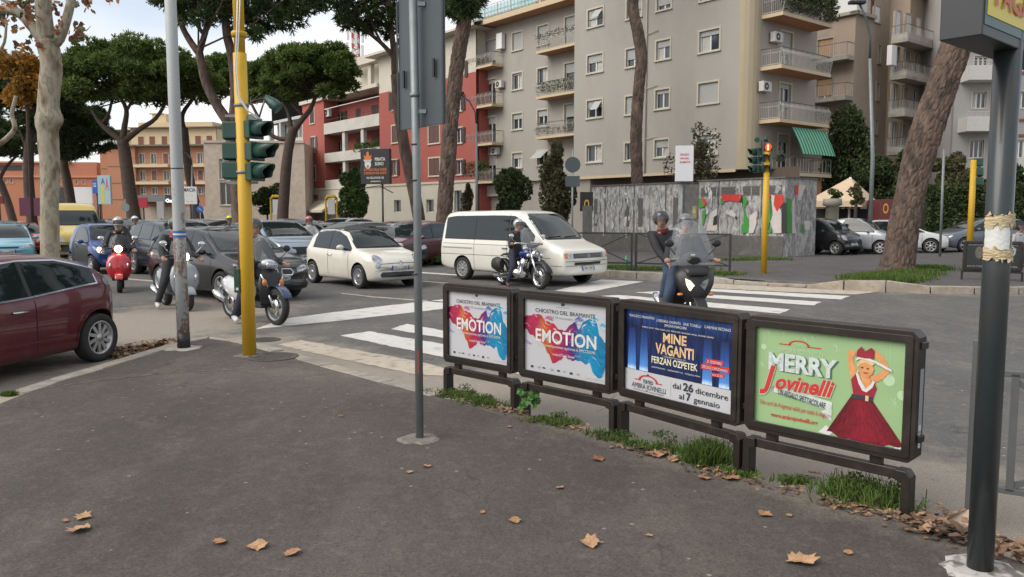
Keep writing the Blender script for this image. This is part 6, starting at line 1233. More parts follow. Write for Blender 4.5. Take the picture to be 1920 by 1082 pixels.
class Car:
    def __init__(s,name,label,cat,L_,W_,top,belt,low,wb,fo,wr,col,rnd_=.30,end=.84,tum=.30,nose=.12,tail=.08,rim=(7,1,0.),group=None,rimm=None,belt_w=1.):
        s.L,s.W,s.top,s.belt,s.wr = L_,W_,top,belt,wr; s.fo = fo; s.wb = wb; s.r = thing(name,label,cat,group=group); s.paint = col; ds = [0,.03,.09,.18,.30,.44]
        while ds[-1] < L_ - .55: ds.append(ds[-1] + .16)
        ds += [L_ - .44,L_ - .30,L_ - .18,L_ - .09,L_ - .03,L_]; ds = sorted(set(round(x,3) for x in ds)); rings = []
        for d in ds:
            e = min(d,L_ - d); q = min(1,e / rnd_); w = W_ / 2 * (end + (1 - end) * math.sqrt(max(0,1 - (1 - q) ** 2))); zt = interp(top,d); zl = interp(low,d); zs = min(interp(belt,d),zt - .05); zs = max(zs,zl + .08); rc = min(.10,(zt - zs) * .45); zr = zt - rc; tm = tum
            yr = lambda z: w * .955 * belt_w - tm * (z - zs) - (.02 if z > zs + .02 else 0)
            h = [(0,zl),(.5 * w,zl),(.88 * w,zl),(.955 * w,zl + .04),(.985 * w,zl + .14),(w,zl + .5 * (zs - zl)),(w * .998,max(zl + .5 * (zs - zl) + .01,zs - .11)),(w * .965,zs),(yr((zs + zr) / 2),(zs + zr) / 2),(yr(zr),zr),(yr(zr) - rc * .5,zt - rc * .32),(yr(zr) * .72,zt - .010),(yr(zr) * .36,zt - .002),(0,zt)]
            full = h + [(-y,z) for y,z in h[-2:0:-1]]; ring = []
            for y,z in full:
                k = (y / (W_ / 2)) ** 2; x = L_ / 2 - d - nose * k * max(0,1 - d / .7) * (1.0) + tail * k * max(0,1 - (L_ - d) / .6); ring.append((x,y,z))
            rings.append(ring)
        n = len(rings[0]); vs = [v for r_ in rings for v in r_]; fs = []
        for i in range(len(rings) - 1):
            for j in range(n): fs.append((i * n + j,(i + 1) * n + j,(i + 1) * n + (j + 1) % n,i * n + (j + 1) % n))
        for idx,flip in ((0,True),(len(rings) - 1,False)):
            base = [idx * n + j for j in range(n)]; cz = sum(rings[idx][j][2] for j in range(n)) / n; cur = base
            for sc in (.72,.36):
                st = len(vs)
                for j in range(n): x,y,z = rings[idx][j]; vs.append((x + (nose * .25 * (1 - sc) if idx == 0 else -tail * .25 * (1 - sc)) + (0),y * sc,cz + (z - cz) * sc))
                for j in range(n): f = (cur[j],cur[(j + 1) % n],st + (j + 1) % n,st + j); fs.append(f if not flip else f[::1])
                cur = [st + j for j in range(n)]
            fs.append(tuple(cur) if flip else tuple(reversed(cur)))
        me = bpy.data.meshes.new('body'); me.from_pydata(vs,[],fs); bm = bmesh.new(); bm.from_mesh(me); bmesh.ops.recalc_face_normals(bm,faces=bm.faces); bm.to_mesh(me); bm.free()
        o = bpy.data.objects.new('tmp',me); COL.objects.link(o); sb = o.modifiers.new('s','SUBSURF'); sb.levels = 1; sb.render_levels = 1
        dg = bpy.context.evaluated_depsgraph_get(); dg.update(); sm_ = bpy.data.meshes.new_from_object(o.evaluated_get(dg)); o.modifiers.clear(); o.data = sm_
        bm = bmesh.new(); bm.from_mesh(sm_); s.bvh = BVHTree.FromBMesh(bm); bm.free()
        s.ax = (L_ / 2 - fo,L_ / 2 - fo - wb); cm_ = MB()
        for x in s.ax:
            for y in (-1,1): cm_.lathe([(.0,-.16),(wr + .055,-.16),(wr + .055,.16),(.0,.16)],26,Matrix.Translation((x,y * (W_ / 2 - .06),wr + .01)) @ Matrix.Rotation(math.pi / 2,4,'X'),0,False)
        cut = cm_.build('cut',M_WELL); bmm = bmesh.new(); bmm.from_mesh(cut.data); bmesh.ops.remove_doubles(bmm,verts=bmm.verts,dist=1e-5); bmesh.ops.recalc_face_normals(bmm,faces=bmm.faces); bmm.to_mesh(cut.data); bmm.free()
        o.data.materials.append(col); o.data.materials.append(M_WELL); bo = o.modifiers.new('b','BOOLEAN'); bo.operation = 'DIFFERENCE'; bo.solver = 'EXACT'; bo.object = cut; bo.material_mode = 'TRANSFER' if hasattr(bo,'material_mode') else 'INDEX'
        dg = bpy.context.evaluated_depsgraph_get(); dg.update(); fm = bpy.data.meshes.new_from_object(o.evaluated_get(dg)); bpy.data.objects.remove(o); bpy.data.objects.remove(cut)
        fm.name = 'body'; fm.polygons.foreach_set('use_smooth',[True] * len(fm.polygons))
        try: fm.set_sharp_from_angle(angle=R(38))
        except Exception: pass
        s.body = link(bpy.data.objects.new('body',fm),s.r)
        nsp,wide,tw = rim
        for x in s.ax:
            for y in (-1,1):
                M_ = Matrix.Translation((x,y * (W_ / 2 - .095),wr)) @ Matrix.Rotation(-y * math.pi / 2,4,'X'); t_ = MB(); t_.lathe([(wr * .70,-.10),(wr * .93,-.105),(wr,-.075),(wr,.075),(wr * .93,.105),(wr * .72,.098),(wr * .70,.08)],30,M_)
                wh = t_.build('wheel',M_TYRE,s.r); rr = MB(); rr.lathe([(wr * .71,.08),(wr * .705,.095),(wr * .63,.088),(wr * .62,.02),(.0,.02)],30,M_); q = MB(); q.lathe([(wr * .61,.022),(0,.022)],24,M_)
                for i in range(nsp):
                    a = 2 * math.pi * i / nsp; ws = wr * .085 * wide; b_ = a + tw; p = [(math.cos(a) * .03 - math.sin(a) * ws,math.sin(a) * .03 + math.cos(a) * ws),(math.cos(a) * .03 + math.sin(a) * ws,math.sin(a) * .03 - math.cos(a) * ws),(math.cos(b_) * wr * .64 + math.sin(b_) * ws,math.sin(b_) * wr * .64 - math.cos(b_) * ws),(math.cos(b_) * wr * .64 - math.sin(b_) * ws,math.sin(b_) * wr * .64 + math.cos(b_) * ws)]
                    rr.add([M_ @ Vector((u,v,.075)) for u,v in p] + [M_ @ Vector((u * 1.0,v * 1.0,.05)) for u,v in p],[(0,3,2,1),(0,1,5,4),(1,2,6,5),(2,3,7,6),(3,0,4,7)])
                rr.lathe([(.055,.07),(.05,.088),(0,.090)],12,M_); o_ = rr.build('rim',[rimm or M_RIM,M_SEAM],wh); q.build('brake_shadow',M_SEAM,o_) if False else None
                for p_ in o_.data.polygons:
                    lz = (M_.inverted() @ p_.center).z
                    if abs(lz - .02) < .004: p_.material_index = 1
    def proj(s,view,a,b):
        L2 = s.L / 2
        o,d = {'L': (Vector((L2 - a,3,b)),Vector((0,-1,0))),'R': (Vector((L2 - a,-3,b)),Vector((0,1,0))),'F': (Vector((L2 + 2,a,b)),Vector((-1,0,0))),'B': (Vector((-L2 - 2,a,b)),Vector((1,0,0))),'T': (Vector((L2 - a,b,4)),Vector((0,0,-1)))}[view]
        h = s.bvh.ray_cast(o,d); return (h[0],h[1] if h[1].dot(d) < 0 else -h[1]) if h[0] is not None else None
    def patch(s,name,view,outl,m,off=.004,rings=4,parent=None,c=None,dense=.12):
        P = []
        for (a,b),(a2,b2) in zip(outl,outl[1:] + outl[:1]):
            k = max(1,int(math.hypot(a2 - a,b2 - b) / dense)); P += [(a + (a2 - a) * i / k,b + (b2 - b) * i / k) for i in range(k)]
        cx,cy = c or (sum(p[0] for p in P) / len(P),sum(p[1] for p in P) / len(P)); vs = []; n = len(P); last = None
        for j in range(rings + 1):
            for (a,b) in (P if j else P[:1]):
                q = s.proj(view,cx + (a - cx) * j / rings,cy + (b - cy) * j / rings)
                if q is None: q = last or (Vector((0,0,0)),Vector((0,0,1)))
                last = q; vs.append(q[0] + q[1] * off)
        fs = [(0,1 + i,1 + (i + 1) % n) for i in range(n)]
        for j in range(1,rings):
            for i in range(n): a = 1 + (j - 1) * n; fs.append((a + i,a + n + i,a + n + (i + 1) % n,a + (i + 1) % n))
        o = MB().add(vs,fs,0,True).build(name,m,parent or s.r); me = o.data
        if me.polygons and sum(p.area * p.normal.dot(Vector({'L': (0,1,0),'R': (0,-1,0),'F': (1,0,0),'B': (-1,0,0),'T': (0,0,1)}[view])) for p in me.polygons) < 0: me.flip_normals()
        return o
    def both(s,name,outl,m,**k): return [s.patch(name,v,outl,m,**k) for v in 'LR']
    def ends(s,name,view,outl,m,**k): return [s.patch(name,view,[(sg * y,z) for y,z in outl][::sg],m,**k) for sg in (1,-1)]
    def line(s,name,view,pts,w,m,off=.003,parent=None):
        vs = []; q = []
        for (a,b),(a2,b2) in zip(pts,pts[1:]):
            k = max(1,int(math.hypot(a2 - a,b2 - b) / .07)); q += [(a + (a2 - a) * i / k,b + (b2 - b) * i / k) for i in range(k)]
        q.append(pts[-1]); 
        for i,(a,b) in enumerate(q):
            da = q[min(i + 1,len(q) - 1)][0] - q[max(i - 1,0)][0]; db = q[min(i + 1,len(q) - 1)][1] - q[max(i - 1,0)][1]; l = math.hypot(da,db) or 1
            for sg in (-1,1):
                h = s.proj(view,a - db / l * w / 2 * sg,b + da / l * w / 2 * sg)
                vs.append(h[0] + h[1] * off if h else (vs[-1] if vs else Vector((0,0,0))))
        return MB().add(vs,[(2 * i,2 * i + 1,2 * i + 3,2 * i + 2) for i in range(len(q) - 1)]).build(name,m,parent or s.r)
    def glasshouse(s,splits,dA,dC,ctop,inset=.085,bot=.03,chrome=None,trim=True,hmax=None):
        """side glass between A pillar foot dA and C pillar end dC, cut at splits"""
        def zt(d): z = interp(s.top,d) - inset - (.04 if d < dA + .6 else 0); return min(z,hmax) if hmax else z
        def outline(a,b,g=0.):
            n = 9; X = [a + (b - a) * i / n for i in range(n + 1)]; lo = [(x,interp(s.belt,x) + bot - g) for x in X]; hi = [(x,max(zt(x) + g,interp(s.belt,x) + bot + .01)) for x in X]; return lo + hi[::-1]
        if trim: s.both('window_trim',outline(dA - .06,dC + .04,.025),chrome or M_CBL,off=.004,rings=6)
        if trim and chrome: s.both('window_trim',outline(dA - .03,dC + .015,.006),M_CBL,off=.006,rings=6)
        ed = [dA] + splits + [dC]
        for a,b in zip(ed,ed[1:]): s.both('side_window',outline(a + (.03 if a != dA else .0),b - (.03 if b != dC else 0)),M_CGL,off=.009,rings=5)
    def screen(s,view,zb,zt,yb,yt,name,m=None,r=.05,frame=.03):
        if frame: s.patch('screen_surround',view,[(-yb - frame,zb - frame),(yb + frame,zb - frame),(yt + frame,zt + frame * .6),(-yt - frame,zt + frame * .6)],M_CBL,.004,7)
        return s.patch(name,view,[(-yb + r,zb),(yb - r,zb),(yb,zb + r),(yt,zt - r),(yt - r,zt),(-yt + r,zt),(-yt,zt - r),(-yb,zb + r)],m or M_CGL,.010,7,c=(0,(zb + zt) / 2))
    def mirrors(s,d,z,m=None,sz=1.,arm=True):
        for sg in (-1,1):
            h = s.proj('L' if sg > 0 else 'R',d,z); p = h[0]; q = MB(); q.ball(p + Vector((0,sg * .13 * sz,.04)),(.055 * sz,.10 * sz,.065 * sz),12); o = q.build('mirror',m or s.paint,s.r); q = MB(); q.bar(p - Vector((0,sg * .02,0)),p + Vector((0,sg * .10,.01)),.04,.03); q.build('mirror_arm',M_CBL,o)
    def handles(s,ds,z,m=None):
        for d in ds:
            for v,sg in (('L',1),('R',-1)): h = s.proj(v,d,z); MB().tube([h[0] + Vector((-.10,0,0)),h[0] + Vector((-.08,sg * .035,0)),h[0] + Vector((.08,sg * .035,0)),h[0] + Vector((.10,0,0))],.012,6).build('door_handle',m or s.paint,s.r)
    def doors(s,xs,zlo=.28):
        for d,zt in xs:
            for v in 'LR': s.line('door_gap',v,[(d,zlo),(d,zt)],.012,M_SEAM)
    def plate(s,view,z,text,w=.52,h=.11,y=0):
        b = s.patch('number_plate',view,[(y - w / 2,z),(y + w / 2,z),(y + w / 2,z + h),(y - w / 2,z + h)],M_PLT,.014,2,dense=.3)
        for sg in (-1,1): s.patch('blue_band',view,sorted_band(y,sg,w,z,h),M_PLB,.017,1,parent=b,dense=.5)
        s.line('plate_lettering',view,[(y - w * .34,z + h / 2),(y - w * .08,z + h / 2)],h * .5,M_INKG,.016,b); s.line('plate_lettering',view,[(y + w * .02,z + h / 2),(y + w * .34,z + h / 2)],h * .5,M_INKG,.016,b); return b
    def put(s,x,y,yaw,sc=1.,z=0.): s.r.location = (x,y,z); s.r.rotation_euler = (0,0,yaw); s.r.scale = (sc,sc,sc)
    def put_axle(s,pf,yaw,sc=1.,z=0.,which=0,side=0):
        """put so that the (front=0 / rear=1) axle, at side -1 right / +1 left / 0 middle, stands at pf"""
        c,sn = math.cos(yaw),math.sin(yaw); lx,ly = s.ax[which] * sc,side * (s.W / 2 - .09) * sc; s.put(pf.x - (lx * c - ly * sn),pf.y - (lx * sn + ly * c),yaw,sc,z)
def sorted_band(y,sg,w,z,h): a,b = sorted((y + sg * w / 2,y + sg * (w / 2 - .045))); return [(a,z),(b,z),(b,z + h),(a,z + h)]
P_ = paint
# --- ivory small three-door hatchback with black roof
c = Car('small_car','ivory three door small hatchback with black roof at the head of the queue','car',3.57,1.63,[(0,.56),(.04,.68),(.12,.77),(.30,.86),(.60,.93),(.93,.97),(1.2,1.19),(1.5,1.39),(1.85,1.475),(2.3,1.49),(2.9,1.45),(3.2,1.30),(3.4,1.05),(3.52,.85),(3.57,.6)],[(0,.7),(.9,.90),(2.0,.93),(3.57,.98)],[(0,.30),(.1,.20),(.5,.17),(3.2,.18),(3.57,.34)],2.30,.70,.295,P_('ivory_paint',(.66,.63,.54)),rnd_=.42,end=.78,nose=.16,rim=(15,.5,.12),tum=.34,tail=.12)
c.glasshouse([2.12],1.12,2.92,0); c.screen('F',1.01,1.41,.66,.52,'windscreen'); c.screen('B',1.08,1.38,.55,.48,'rear_window')
c.patch('roof','T',[(1.50,-.50),(1.50,.50),(1.75,.555),(2.80,.53),(3.0,.50),(3.0,-.50),(2.80,-.53),(1.75,-.555)],M_CBL,.006,6)
circ = lambda y,z,r1,r2,n=16: [(y + r1 * math.cos(2 * math.pi * i / n),z + r2 * math.sin(2 * math.pi * i / n)) for i in range(n)]
for a,b in ((c.ends('headlight','F',circ(.58,.735,.105,.092),M_HL,off=.012),0),(c.ends('fog_light','F',circ(.60,.575,.065,.055),M_HL,off=.010),0)): pass
c.ends('headlight_rim','F',circ(.58,.735,.115,.10),M_CHR,off=.006); c.patch('lower_grille','F',[(-.52,.30),(.52,.30),(.56,.35),(.50,.42),(-.50,.42),(-.56,.35)],M_CBL,.008,4)
c.line('chrome_strip','F',[(-.66,.475),(-.22,.485)],.022,M_CHR,.014); c.line('chrome_strip','F',[(.22,.485),(.66,.475)],.022,M_CHR,.014); c.line('hood_line','F',[(-.55,.62),(-.2,.635),(.2,.635),(.55,.62)],.012,M_SEAM,.006); c.patch('emblem','F',circ(0,.645,.045,.045),M_CHR,.018,2); c.plate('F',.46,'x')
c.mirrors(1.36,.96,sz=1.1); c.handles([2.05],.80,M_CHR); c.doors([(1.16,.88),(2.16,.92)]); [c.line('body_crease',v,[(.3,.70),(1.0,.745),(2.9,.79)],.010,M_SEAM,.001) for v in ()]
pF,pR = G(678,541),G(601,531); c.put_axle(G(677,541),R(-47.5),1.,0,0,-1); C500 = c
# --- white classic van
M_VW = P_('van_white_paint',(.66,.645,.575))
c = Car('passenger_van','cream white older passenger van behind the chrome cruiser motorcycle','van',4.79,1.84,[(0,.66),(.03,.86),(.10,.95),(.45,1.07),(.78,1.17),(1.05,1.42),(1.38,1.72),(1.55,1.85),(1.8,1.93),(2.4,1.95),(4.3,1.93),(4.62,1.88),(4.72,1.6),(4.77,1.0),(4.79,.6)],[(0,.85),(.78,1.02),(1.1,1.10),(4.79,1.12)],[(0,.34),(.08,.28),(.5,.24),(4.4,.26),(4.79,.36)],2.92,.88,.315,M_VW,rnd_=.16,end=.94,tum=.13,nose=.06,tail=.04,rim=(10,1.3,0),rimm=mat('steel_rim',(.33,.33,.33),.5,metal=.4))
c.glasshouse([2.02,3.30],1.16,4.52,0,inset=.17,bot=.05); c.screen('F',1.21,1.83,.78,.66,'windscreen',frame=.035)
c.patch('grille','F',[(-.56,.72),(.56,.72),(.56,.84),(-.56,.84)],M_CBL,.010,3)
for z in (.75,.78,.81): c.line('grille_bar','F',[(-.55,z),(.55,z)],.008,M_INKG,.013)
c.patch('lower_grille','F',[(-.52,.55),(.52,.55),(.52,.62),(-.52,.62)],M_CBL,.010,3); c.patch('emblem','F',circ(0,.78,.07,.07),M_GALV,.018,2); c.ends('headlight','F',[(.57,.72),(.76,.72),(.76,.85),(.57,.85)],M_HL,off=.012); c.ends('indicator','F',[(.765,.72),(.865,.72),(.865,.85),(.765,.85)],M_AMB,off=.012)
for z in (.53,.645): c.line('panel_gap','F',[(-.85,z),(.85,z)],.01,M_SEAM,.004)
c.plate('F',.40,'x',.50,.11); c.line('bumper_gap','L',[(.0,.53),(.5,.53)],.012,M_SEAM,.004); c.line('bumper_gap','R',[(.0,.53),(.5,.53)],.012,M_SEAM,.004)
for v in 'LR': c.line('sliding_rail',v,[(3.38,.90),(4.62,.91)],.03,M_INKG,.012); c.line('body_crease',v,[(.5,.72),(4.7,.72)],.012,M_SEAM,.003); c.line('body_crease',v,[(1.3,1.0),(4.6,1.02)],.010,M_SEAM,.003)
c.mirrors(1.30,1.08,M_CBL,1.5); c.handles([2.12],.93,M_CBL); c.doors([(1.10,1.05),(2.05,1.85),(3.32,1.15)],.34)
q = MB(); [q.bar((1.0,y,1.28),(1.18,y + .45,1.215),.018,.012) for y in (-.6,0)]; 
for y0 in (-.62,.02): h = [c.proj('F',y0 + .5 * t,1.235 + .02 * t)[0] + Vector((.02,0,.01)) for t in (0,.5,1.)]; MB().tube(h,.010,5).build('wiper',M_CBL,c.r)
c.put_axle(G(871,524),R(-44),1.0,0,1,-1)
# --- dark compact MPV
def generic(kind,name,label,col,group=None,cat='car'):
    if kind == 'mpv':
        c = Car(name,label,cat,4.35,1.80,[(0,.58),(.03,.72),(.12,.80),(.35,.89),(1.0,1.03),(1.4,1.28),(1.85,1.49),(2.3,1.555),(3.0,1.56),(3.7,1.52),(4.1,1.25),(4.25,1.0),(4.33,.8),(4.35,.6)],[(0,.75),(1.0,.93),(4.35,1.04)],[(0,.32),(.1,.22),(.5,.19),(3.9,.20),(4.35,.38)],2.67,.84,.325,col,rnd_=.42,end=.80,rim=(5,1.6,0),group=group)
        c.glasshouse([2.20,3.10],1.12,3.95,0,chrome=None); c.screen('F',1.07,1.48,.72,.60,'windscreen'); c.screen('B',1.10,1.44,.6,.55,'rear_window')
        for sg in (1,-1): k_ = c.patch('grille','F',[(sg * y,z) for y,z in [(.03,.56),(.30,.55),(.34,.62),(.28,.69),(.05,.70)]][::sg],M_CHR,.008,3); c.patch('grille_mesh','F',[(sg * y,z) for y,z in [(.045,.575),(.285,.565),(.32,.62),(.27,.675),(.06,.685)]][::sg],M_CBL,.011,3,parent=k_)
        c.ends('headlight','F',[(.44,.60),(.80,.66),(.84,.76),(.62,.75),(.42,.69)],M_HL,off=.010); c.patch('lower_grille','F',[(-.55,.28),(.55,.28),(.62,.38),(-.62,.38)],M_CBL,.008,3); c.plate('F',.44,'x'); c.ends('fog_light','F',circ(.72,.42,.05,.045),M_HL,off=.01)
    elif kind == 'suv':
        c = Car(name,label,cat,4.70,1.93,[(0,.66),(.03,.86),(.12,.95),(.4,1.03),(1.15,1.13),(1.6,1.38),(2.05,1.58),(2.5,1.645),(3.2,1.65),(3.9,1.58),(4.4,1.30),(4.6,1.1),(4.68,.9),(4.70,.6)],[(0,.85),(1.1,1.02),(4.7,1.13)],[(0,.36),(.1,.26),(.5,.24),(4.2,.25),(4.7,.42)],2.87,.86,.37,col,rnd_=.40,end=.82,rim=(5,1.8,0),group=group)
        c.glasshouse([2.35,3.30],1.28,4.15,0); c.screen('F',1.17,1.57,.76,.62,'windscreen'); c.screen('B',1.2,1.5,.6,.55,'rear_window')
        k_ = c.patch('grille','F',[(-.44,.62),(.44,.62),(.50,.84),(-.50,.84)],M_CBL,.008,4); c.patch('emblem','F',circ(0,.75,.06,.06),M_CHR,.02,2,parent=k_)
        c.ends('headlight','F',[(.54,.78),(.86,.80),(.88,.90),(.56,.86)],M_HL,off=.010); c.patch('lower_grille','F',[(-.70,.34),(.70,.34),(.72,.44),(-.72,.44)],M_CBL,.008,4); c.plate('F',.50,'x')
    elif kind == 'smart':
        c = Car(name,label,cat,2.69,1.60,[(0,.60),(.03,.74),(.12,.84),(.40,.96),(.58,1.02),(.9,1.28),(1.2,1.48),(1.5,1.545),(2.0,1.55),(2.4,1.49),(2.58,1.2),(2.66,.9),(2.69,.6)],[(0,.78),(.6,.92),(2.69,.98)],[(0,.32),(.1,.22),(.4,.19),(2.4,.20),(2.69,.36)],1.87,.43,.29,col,rnd_=.36,end=.82,rim=(6,1.3,0),group=group)
        c.glasshouse([],.74,1.95,0); c.screen('F',1.06,1.47,.66,.54,'windscreen'); c.ends('headlight','F',[(.50,.62),(.68,.66),(.72,.80),(.60,.84),(.50,.76)],M_HL,off=.012)
        c.patch('grille','F',[(-.40,.56),(.40,.56),(.44,.66),(-.44,.66)],M_CBL,.009,3); c.line('grille_strip','F',[(-.42,.545),(.42,.545)],.02,M_CHR,.012); c.patch('lower_grille','F',[(-.5,.26),(.5,.26),(.54,.36),(-.54,.36)],M_CBL,.008,3); c.plate('F',.40,'x')
        c.both('safety_cell',[(1.98,.35),(2.14,.35),(2.10,.95),(1.98,1.40),(1.90,1.44),(1.92,.95)],M_CBL,off=.005,rings=4)
    else:
        c = Car(name,label,cat,4.05,1.74,[(0,.56),(.03,.68),(.12,.76),(.4,.84),(1.0,.96),(1.45,1.22),(1.85,1.41),(2.3,1.47),(2.9,1.47),(3.4,1.42),(3.8,1.15),(3.95,.98),(4.03,.8),(4.05,.6)],[(0,.72),(1.0,.89),(4.05,.98)],[(0,.30),(.1,.21),(.5,.18),(3.7,.19),(4.05,.36)],2.52,.80,.31,col,rnd_=.40,end=.80,rim=(7,1.,0),group=group)
        c.glasshouse([2.12,2.95],1.12,3.62,0); c.screen('F',1.0,1.40,.70,.56,'windscreen'); c.screen('B',1.05,1.36,.58,.5,'rear_window')
        c.ends('headlight','F',[(.42,.62),(.76,.66),(.80,.78),(.60,.76),(.42,.70)],M_HL,off=.010); c.patch('grille','F',[(-.32,.62),(.32,.62),(.38,.68),(-.38,.68)],M_CBL,.008,3); c.patch('lower_grille','F',[(-.5,.30),(.5,.30),(.56,.40),(-.56,.40)],M_CBL,.008,3); c.plate('F',.46,'x')
    m_ = {'mpv': (1.42,1.0,[2.1,3.05],.84),'suv': (1.6,1.09,[2.25,3.2],.92),'smart': (.95,.95,[1.7],.82),'hatch': (1.36,.94,[2.05,2.9],.80)}[kind]; c.mirrors(m_[0],m_[1]); c.handles(m_[2],m_[3]); c.doors([(m_[0] - .2,m_[1] - .1)] + [(x + .1,m_[1] - .04) for x in m_[2]])
    zt = {'mpv': 1.0,'suv': 1.08,'smart': .95,'hatch': .94}[kind]; c.ends('tail_light','B',[(.55,zt - .22),(.78,zt - .22),(.80,zt - .05),(.58,zt - .06)],M_TL,off=.010); c.plate('B',.62 if kind != 'suv' else .8,'x'); return c
K_MPV = generic('mpv','parked_mpv','dark brownish black compact people carrier between the grey pole and yellow pole',P_('dark_brown_paint',(.013,.011,.013),.2)); K_MPV.r.name = 'compact_mpv'; K_MPV.put_axle(G(421,567),R(-41),1.0,0,0,-1)
K_SUV = generic('suv','suv','silver blue sport utility car right of the yellow pole behind the dark people carrier',P_('silver_blue_paint',(.30,.36,.42),.55)); K_SUV.put_axle(G(556,511),R(-50),1.0,0,0,0)
K_SM = generic('smart','microcar','blue and black two seat microcar with lit headlights behind the red scooter',P_('deep_blue_paint',(.012,.045,.17),.3)); K_SM.put_axle(G(176,514),R(-45),1.0,0,0,-1)
K_SM.both('door_panel',[(.62,.36),(1.90,.36),(1.92,.93),(.64,.88)],M_CBL,off=.006,rings=4)
for v in (1,-1): K_SM.patch('lit_lamp','F',[(v * y,z) for y,z in circ(.60,.74,.075,.075)][::v],M_HLON,.02,2)
K_H = generic('hatch','hatchback','black hatchback roof directly behind the ivory small car',P_('black_paint',(.015,.016,.018)),'cars queueing on the avenue')
K_H.put(*G(712,498).to_2d(),R(-48))
# --- yellow high-roof van
c = Car('high_roof_van','yellow high roof van behind the plane tree trunk','van',4.95,2.0,[(0,.70),(.03,.95),(.15,1.08),(.6,1.24),(.95,1.36),(1.4,1.80),(1.65,2.02),(1.9,2.22),(2.2,2.32),(4.7,2.30),(4.88,2.2),(4.93,1.4),(4.95,.7)],[(0,.95),(1.0,1.12),(4.95,1.15)],[(0,.36),(.1,.28),(4.6,.30),(4.95,.4)],3.0,.92,.34,P_('van_yellow_paint',(.50,.38,.085)),rnd_=.25,end=.88,tum=.13,nose=.12,tail=.03,rim=(8,1.3,0))
c.glasshouse([2.1,3.4],1.35,4.5,0,hmax=1.80); c.screen('F',1.40,1.98,.86,.76,'windscreen'); c.patch('front_bumper','F',[(-.95,.36),(.95,.36),(.95,.60),(-.95,.60)],M_CBL,.008,5); c.patch('grille','F',[(-.35,.64),(.35,.64),(.42,.80),(-.42,.80)],M_CBL,.009,3); c.ends('headlight','F',[(.58,.72),(.88,.74),(.92,.98),(.70,.90)],M_HL,off=.012); c.mirrors(1.5,1.18,M_CBL,1.6); c.doors([(1.35,1.1),(2.15,1.8)],.4); c.plate('F',.45,'x'); c.put_axle(G(150,484),R(-55),1.,0,0,0)
# --- dark red hatchback in the left foreground
M_ALF = P_('dark_red_paint',(.095,.008,.014),.35)
c = Car('parked_hatchback','dark red hatchback parked at the left kerb, rear wheel and side window in view','car',4.16,1.80,[(0,.56),(.03,.68),(.12,.76),(.4,.84),(1.05,.97),(1.5,1.22),(1.95,1.40),(2.4,1.455),(3.0,1.44),(3.5,1.33),(3.85,1.15),(4.02,1.02),(4.10,.92),(4.14,.72),(4.16,.56)],[(0,.72),(1.05,.88),(2.4,.92),(3.3,1.0),(4.16,1.05)],[(0,.30),(.1,.21),(.5,.17),(3.8,.19),(4.16,.36)],2.63,.90,.315,M_ALF,rnd_=.52,end=.68,tum=.36,nose=.14,tail=.24,rim=(10,.85,.28))
c.glasshouse([2.48],1.20,3.52,0,chrome=M_CHR,inset=.10); c.screen('F',1.02,1.38,.70,.56,'windscreen'); c.screen('B',1.12,1.33,.56,.5,'rear_window')
c.mirrors(1.42,.97,sz=1.25); h = c.proj('L',2.28,.775); c.handles([2.28],.79,M_CHR); c.doors([(1.15,.82),(2.52,.90)],.26); c.ends('tail_light','B',[(.30,.80),(.70,.78),(.74,.90),(.36,.90)],M_TL,off=.010)
c.both('tail_light',[(3.93,.80),(4.05,.78),(4.06,.90),(3.95,.93)],M_TL,off=.006); c.patch('emblem','L',circ(3.72,1.035,.065,.055),M_GALV,.008,2)
for v in 'LR': c.line('wheel_arch_lip',v,[(3.53 + .385 * math.cos(math.pi * i / 12) * -1,.325 + .385 * math.sin(math.pi * i / 12)) for i in range(13)],.018,M_ALF,.010); c.line('sill_crease',v,[(1.3,.40),(3.0,.42)],.02,M_ALF,.006)
c.put_axle(G(181,677),R(-104),.955,0,1,1)
# ---------------------------------------------------------------- queue of cars behind and parked cars: copies with their own paint
PC = {'black': (.012,.013,.015),'dark blue': (.015,.03,.07),'grey': (.10,.105,.11),'silver': (.34,.36,.38),'white': (.58,.58,.57),'red': (.38,.02,.03),'brown': (.09,.07,.065),'maroon': (.09,.02,.03),'light blue': (.16,.38,.48),'pale yellow': (.52,.48,.20),'slate blue': (.11,.125,.15)}
def dupcar(src,label,colname,x,y,yaw,group='cars queueing on the avenue',sc=1.,z=0.,name='queueing_car',cat='car'):
    r = copy_tree(src.r); r.name = name; [bpy.data.objects.remove(k_) for k_ in list(r.children) if k_.name.startswith(('lit_lamp','door_panel'))]; r['label'] = label; r['category'] = cat; pm = P_(colname.replace(' ','_') + '_paint_job',PC[colname],.2)
    if group: r['group'] = group
    for o in [r] + list(r.children_recursive):
        if o.type == 'MESH':
            for s_ in o.material_slots:
                if s_.material == src.paint: s_.link = 'OBJECT'; s_.material = pm
    r.location = (x,y,z); r.rotation_euler = (0,0,yaw); r.scale = (sc,) * 3; return r
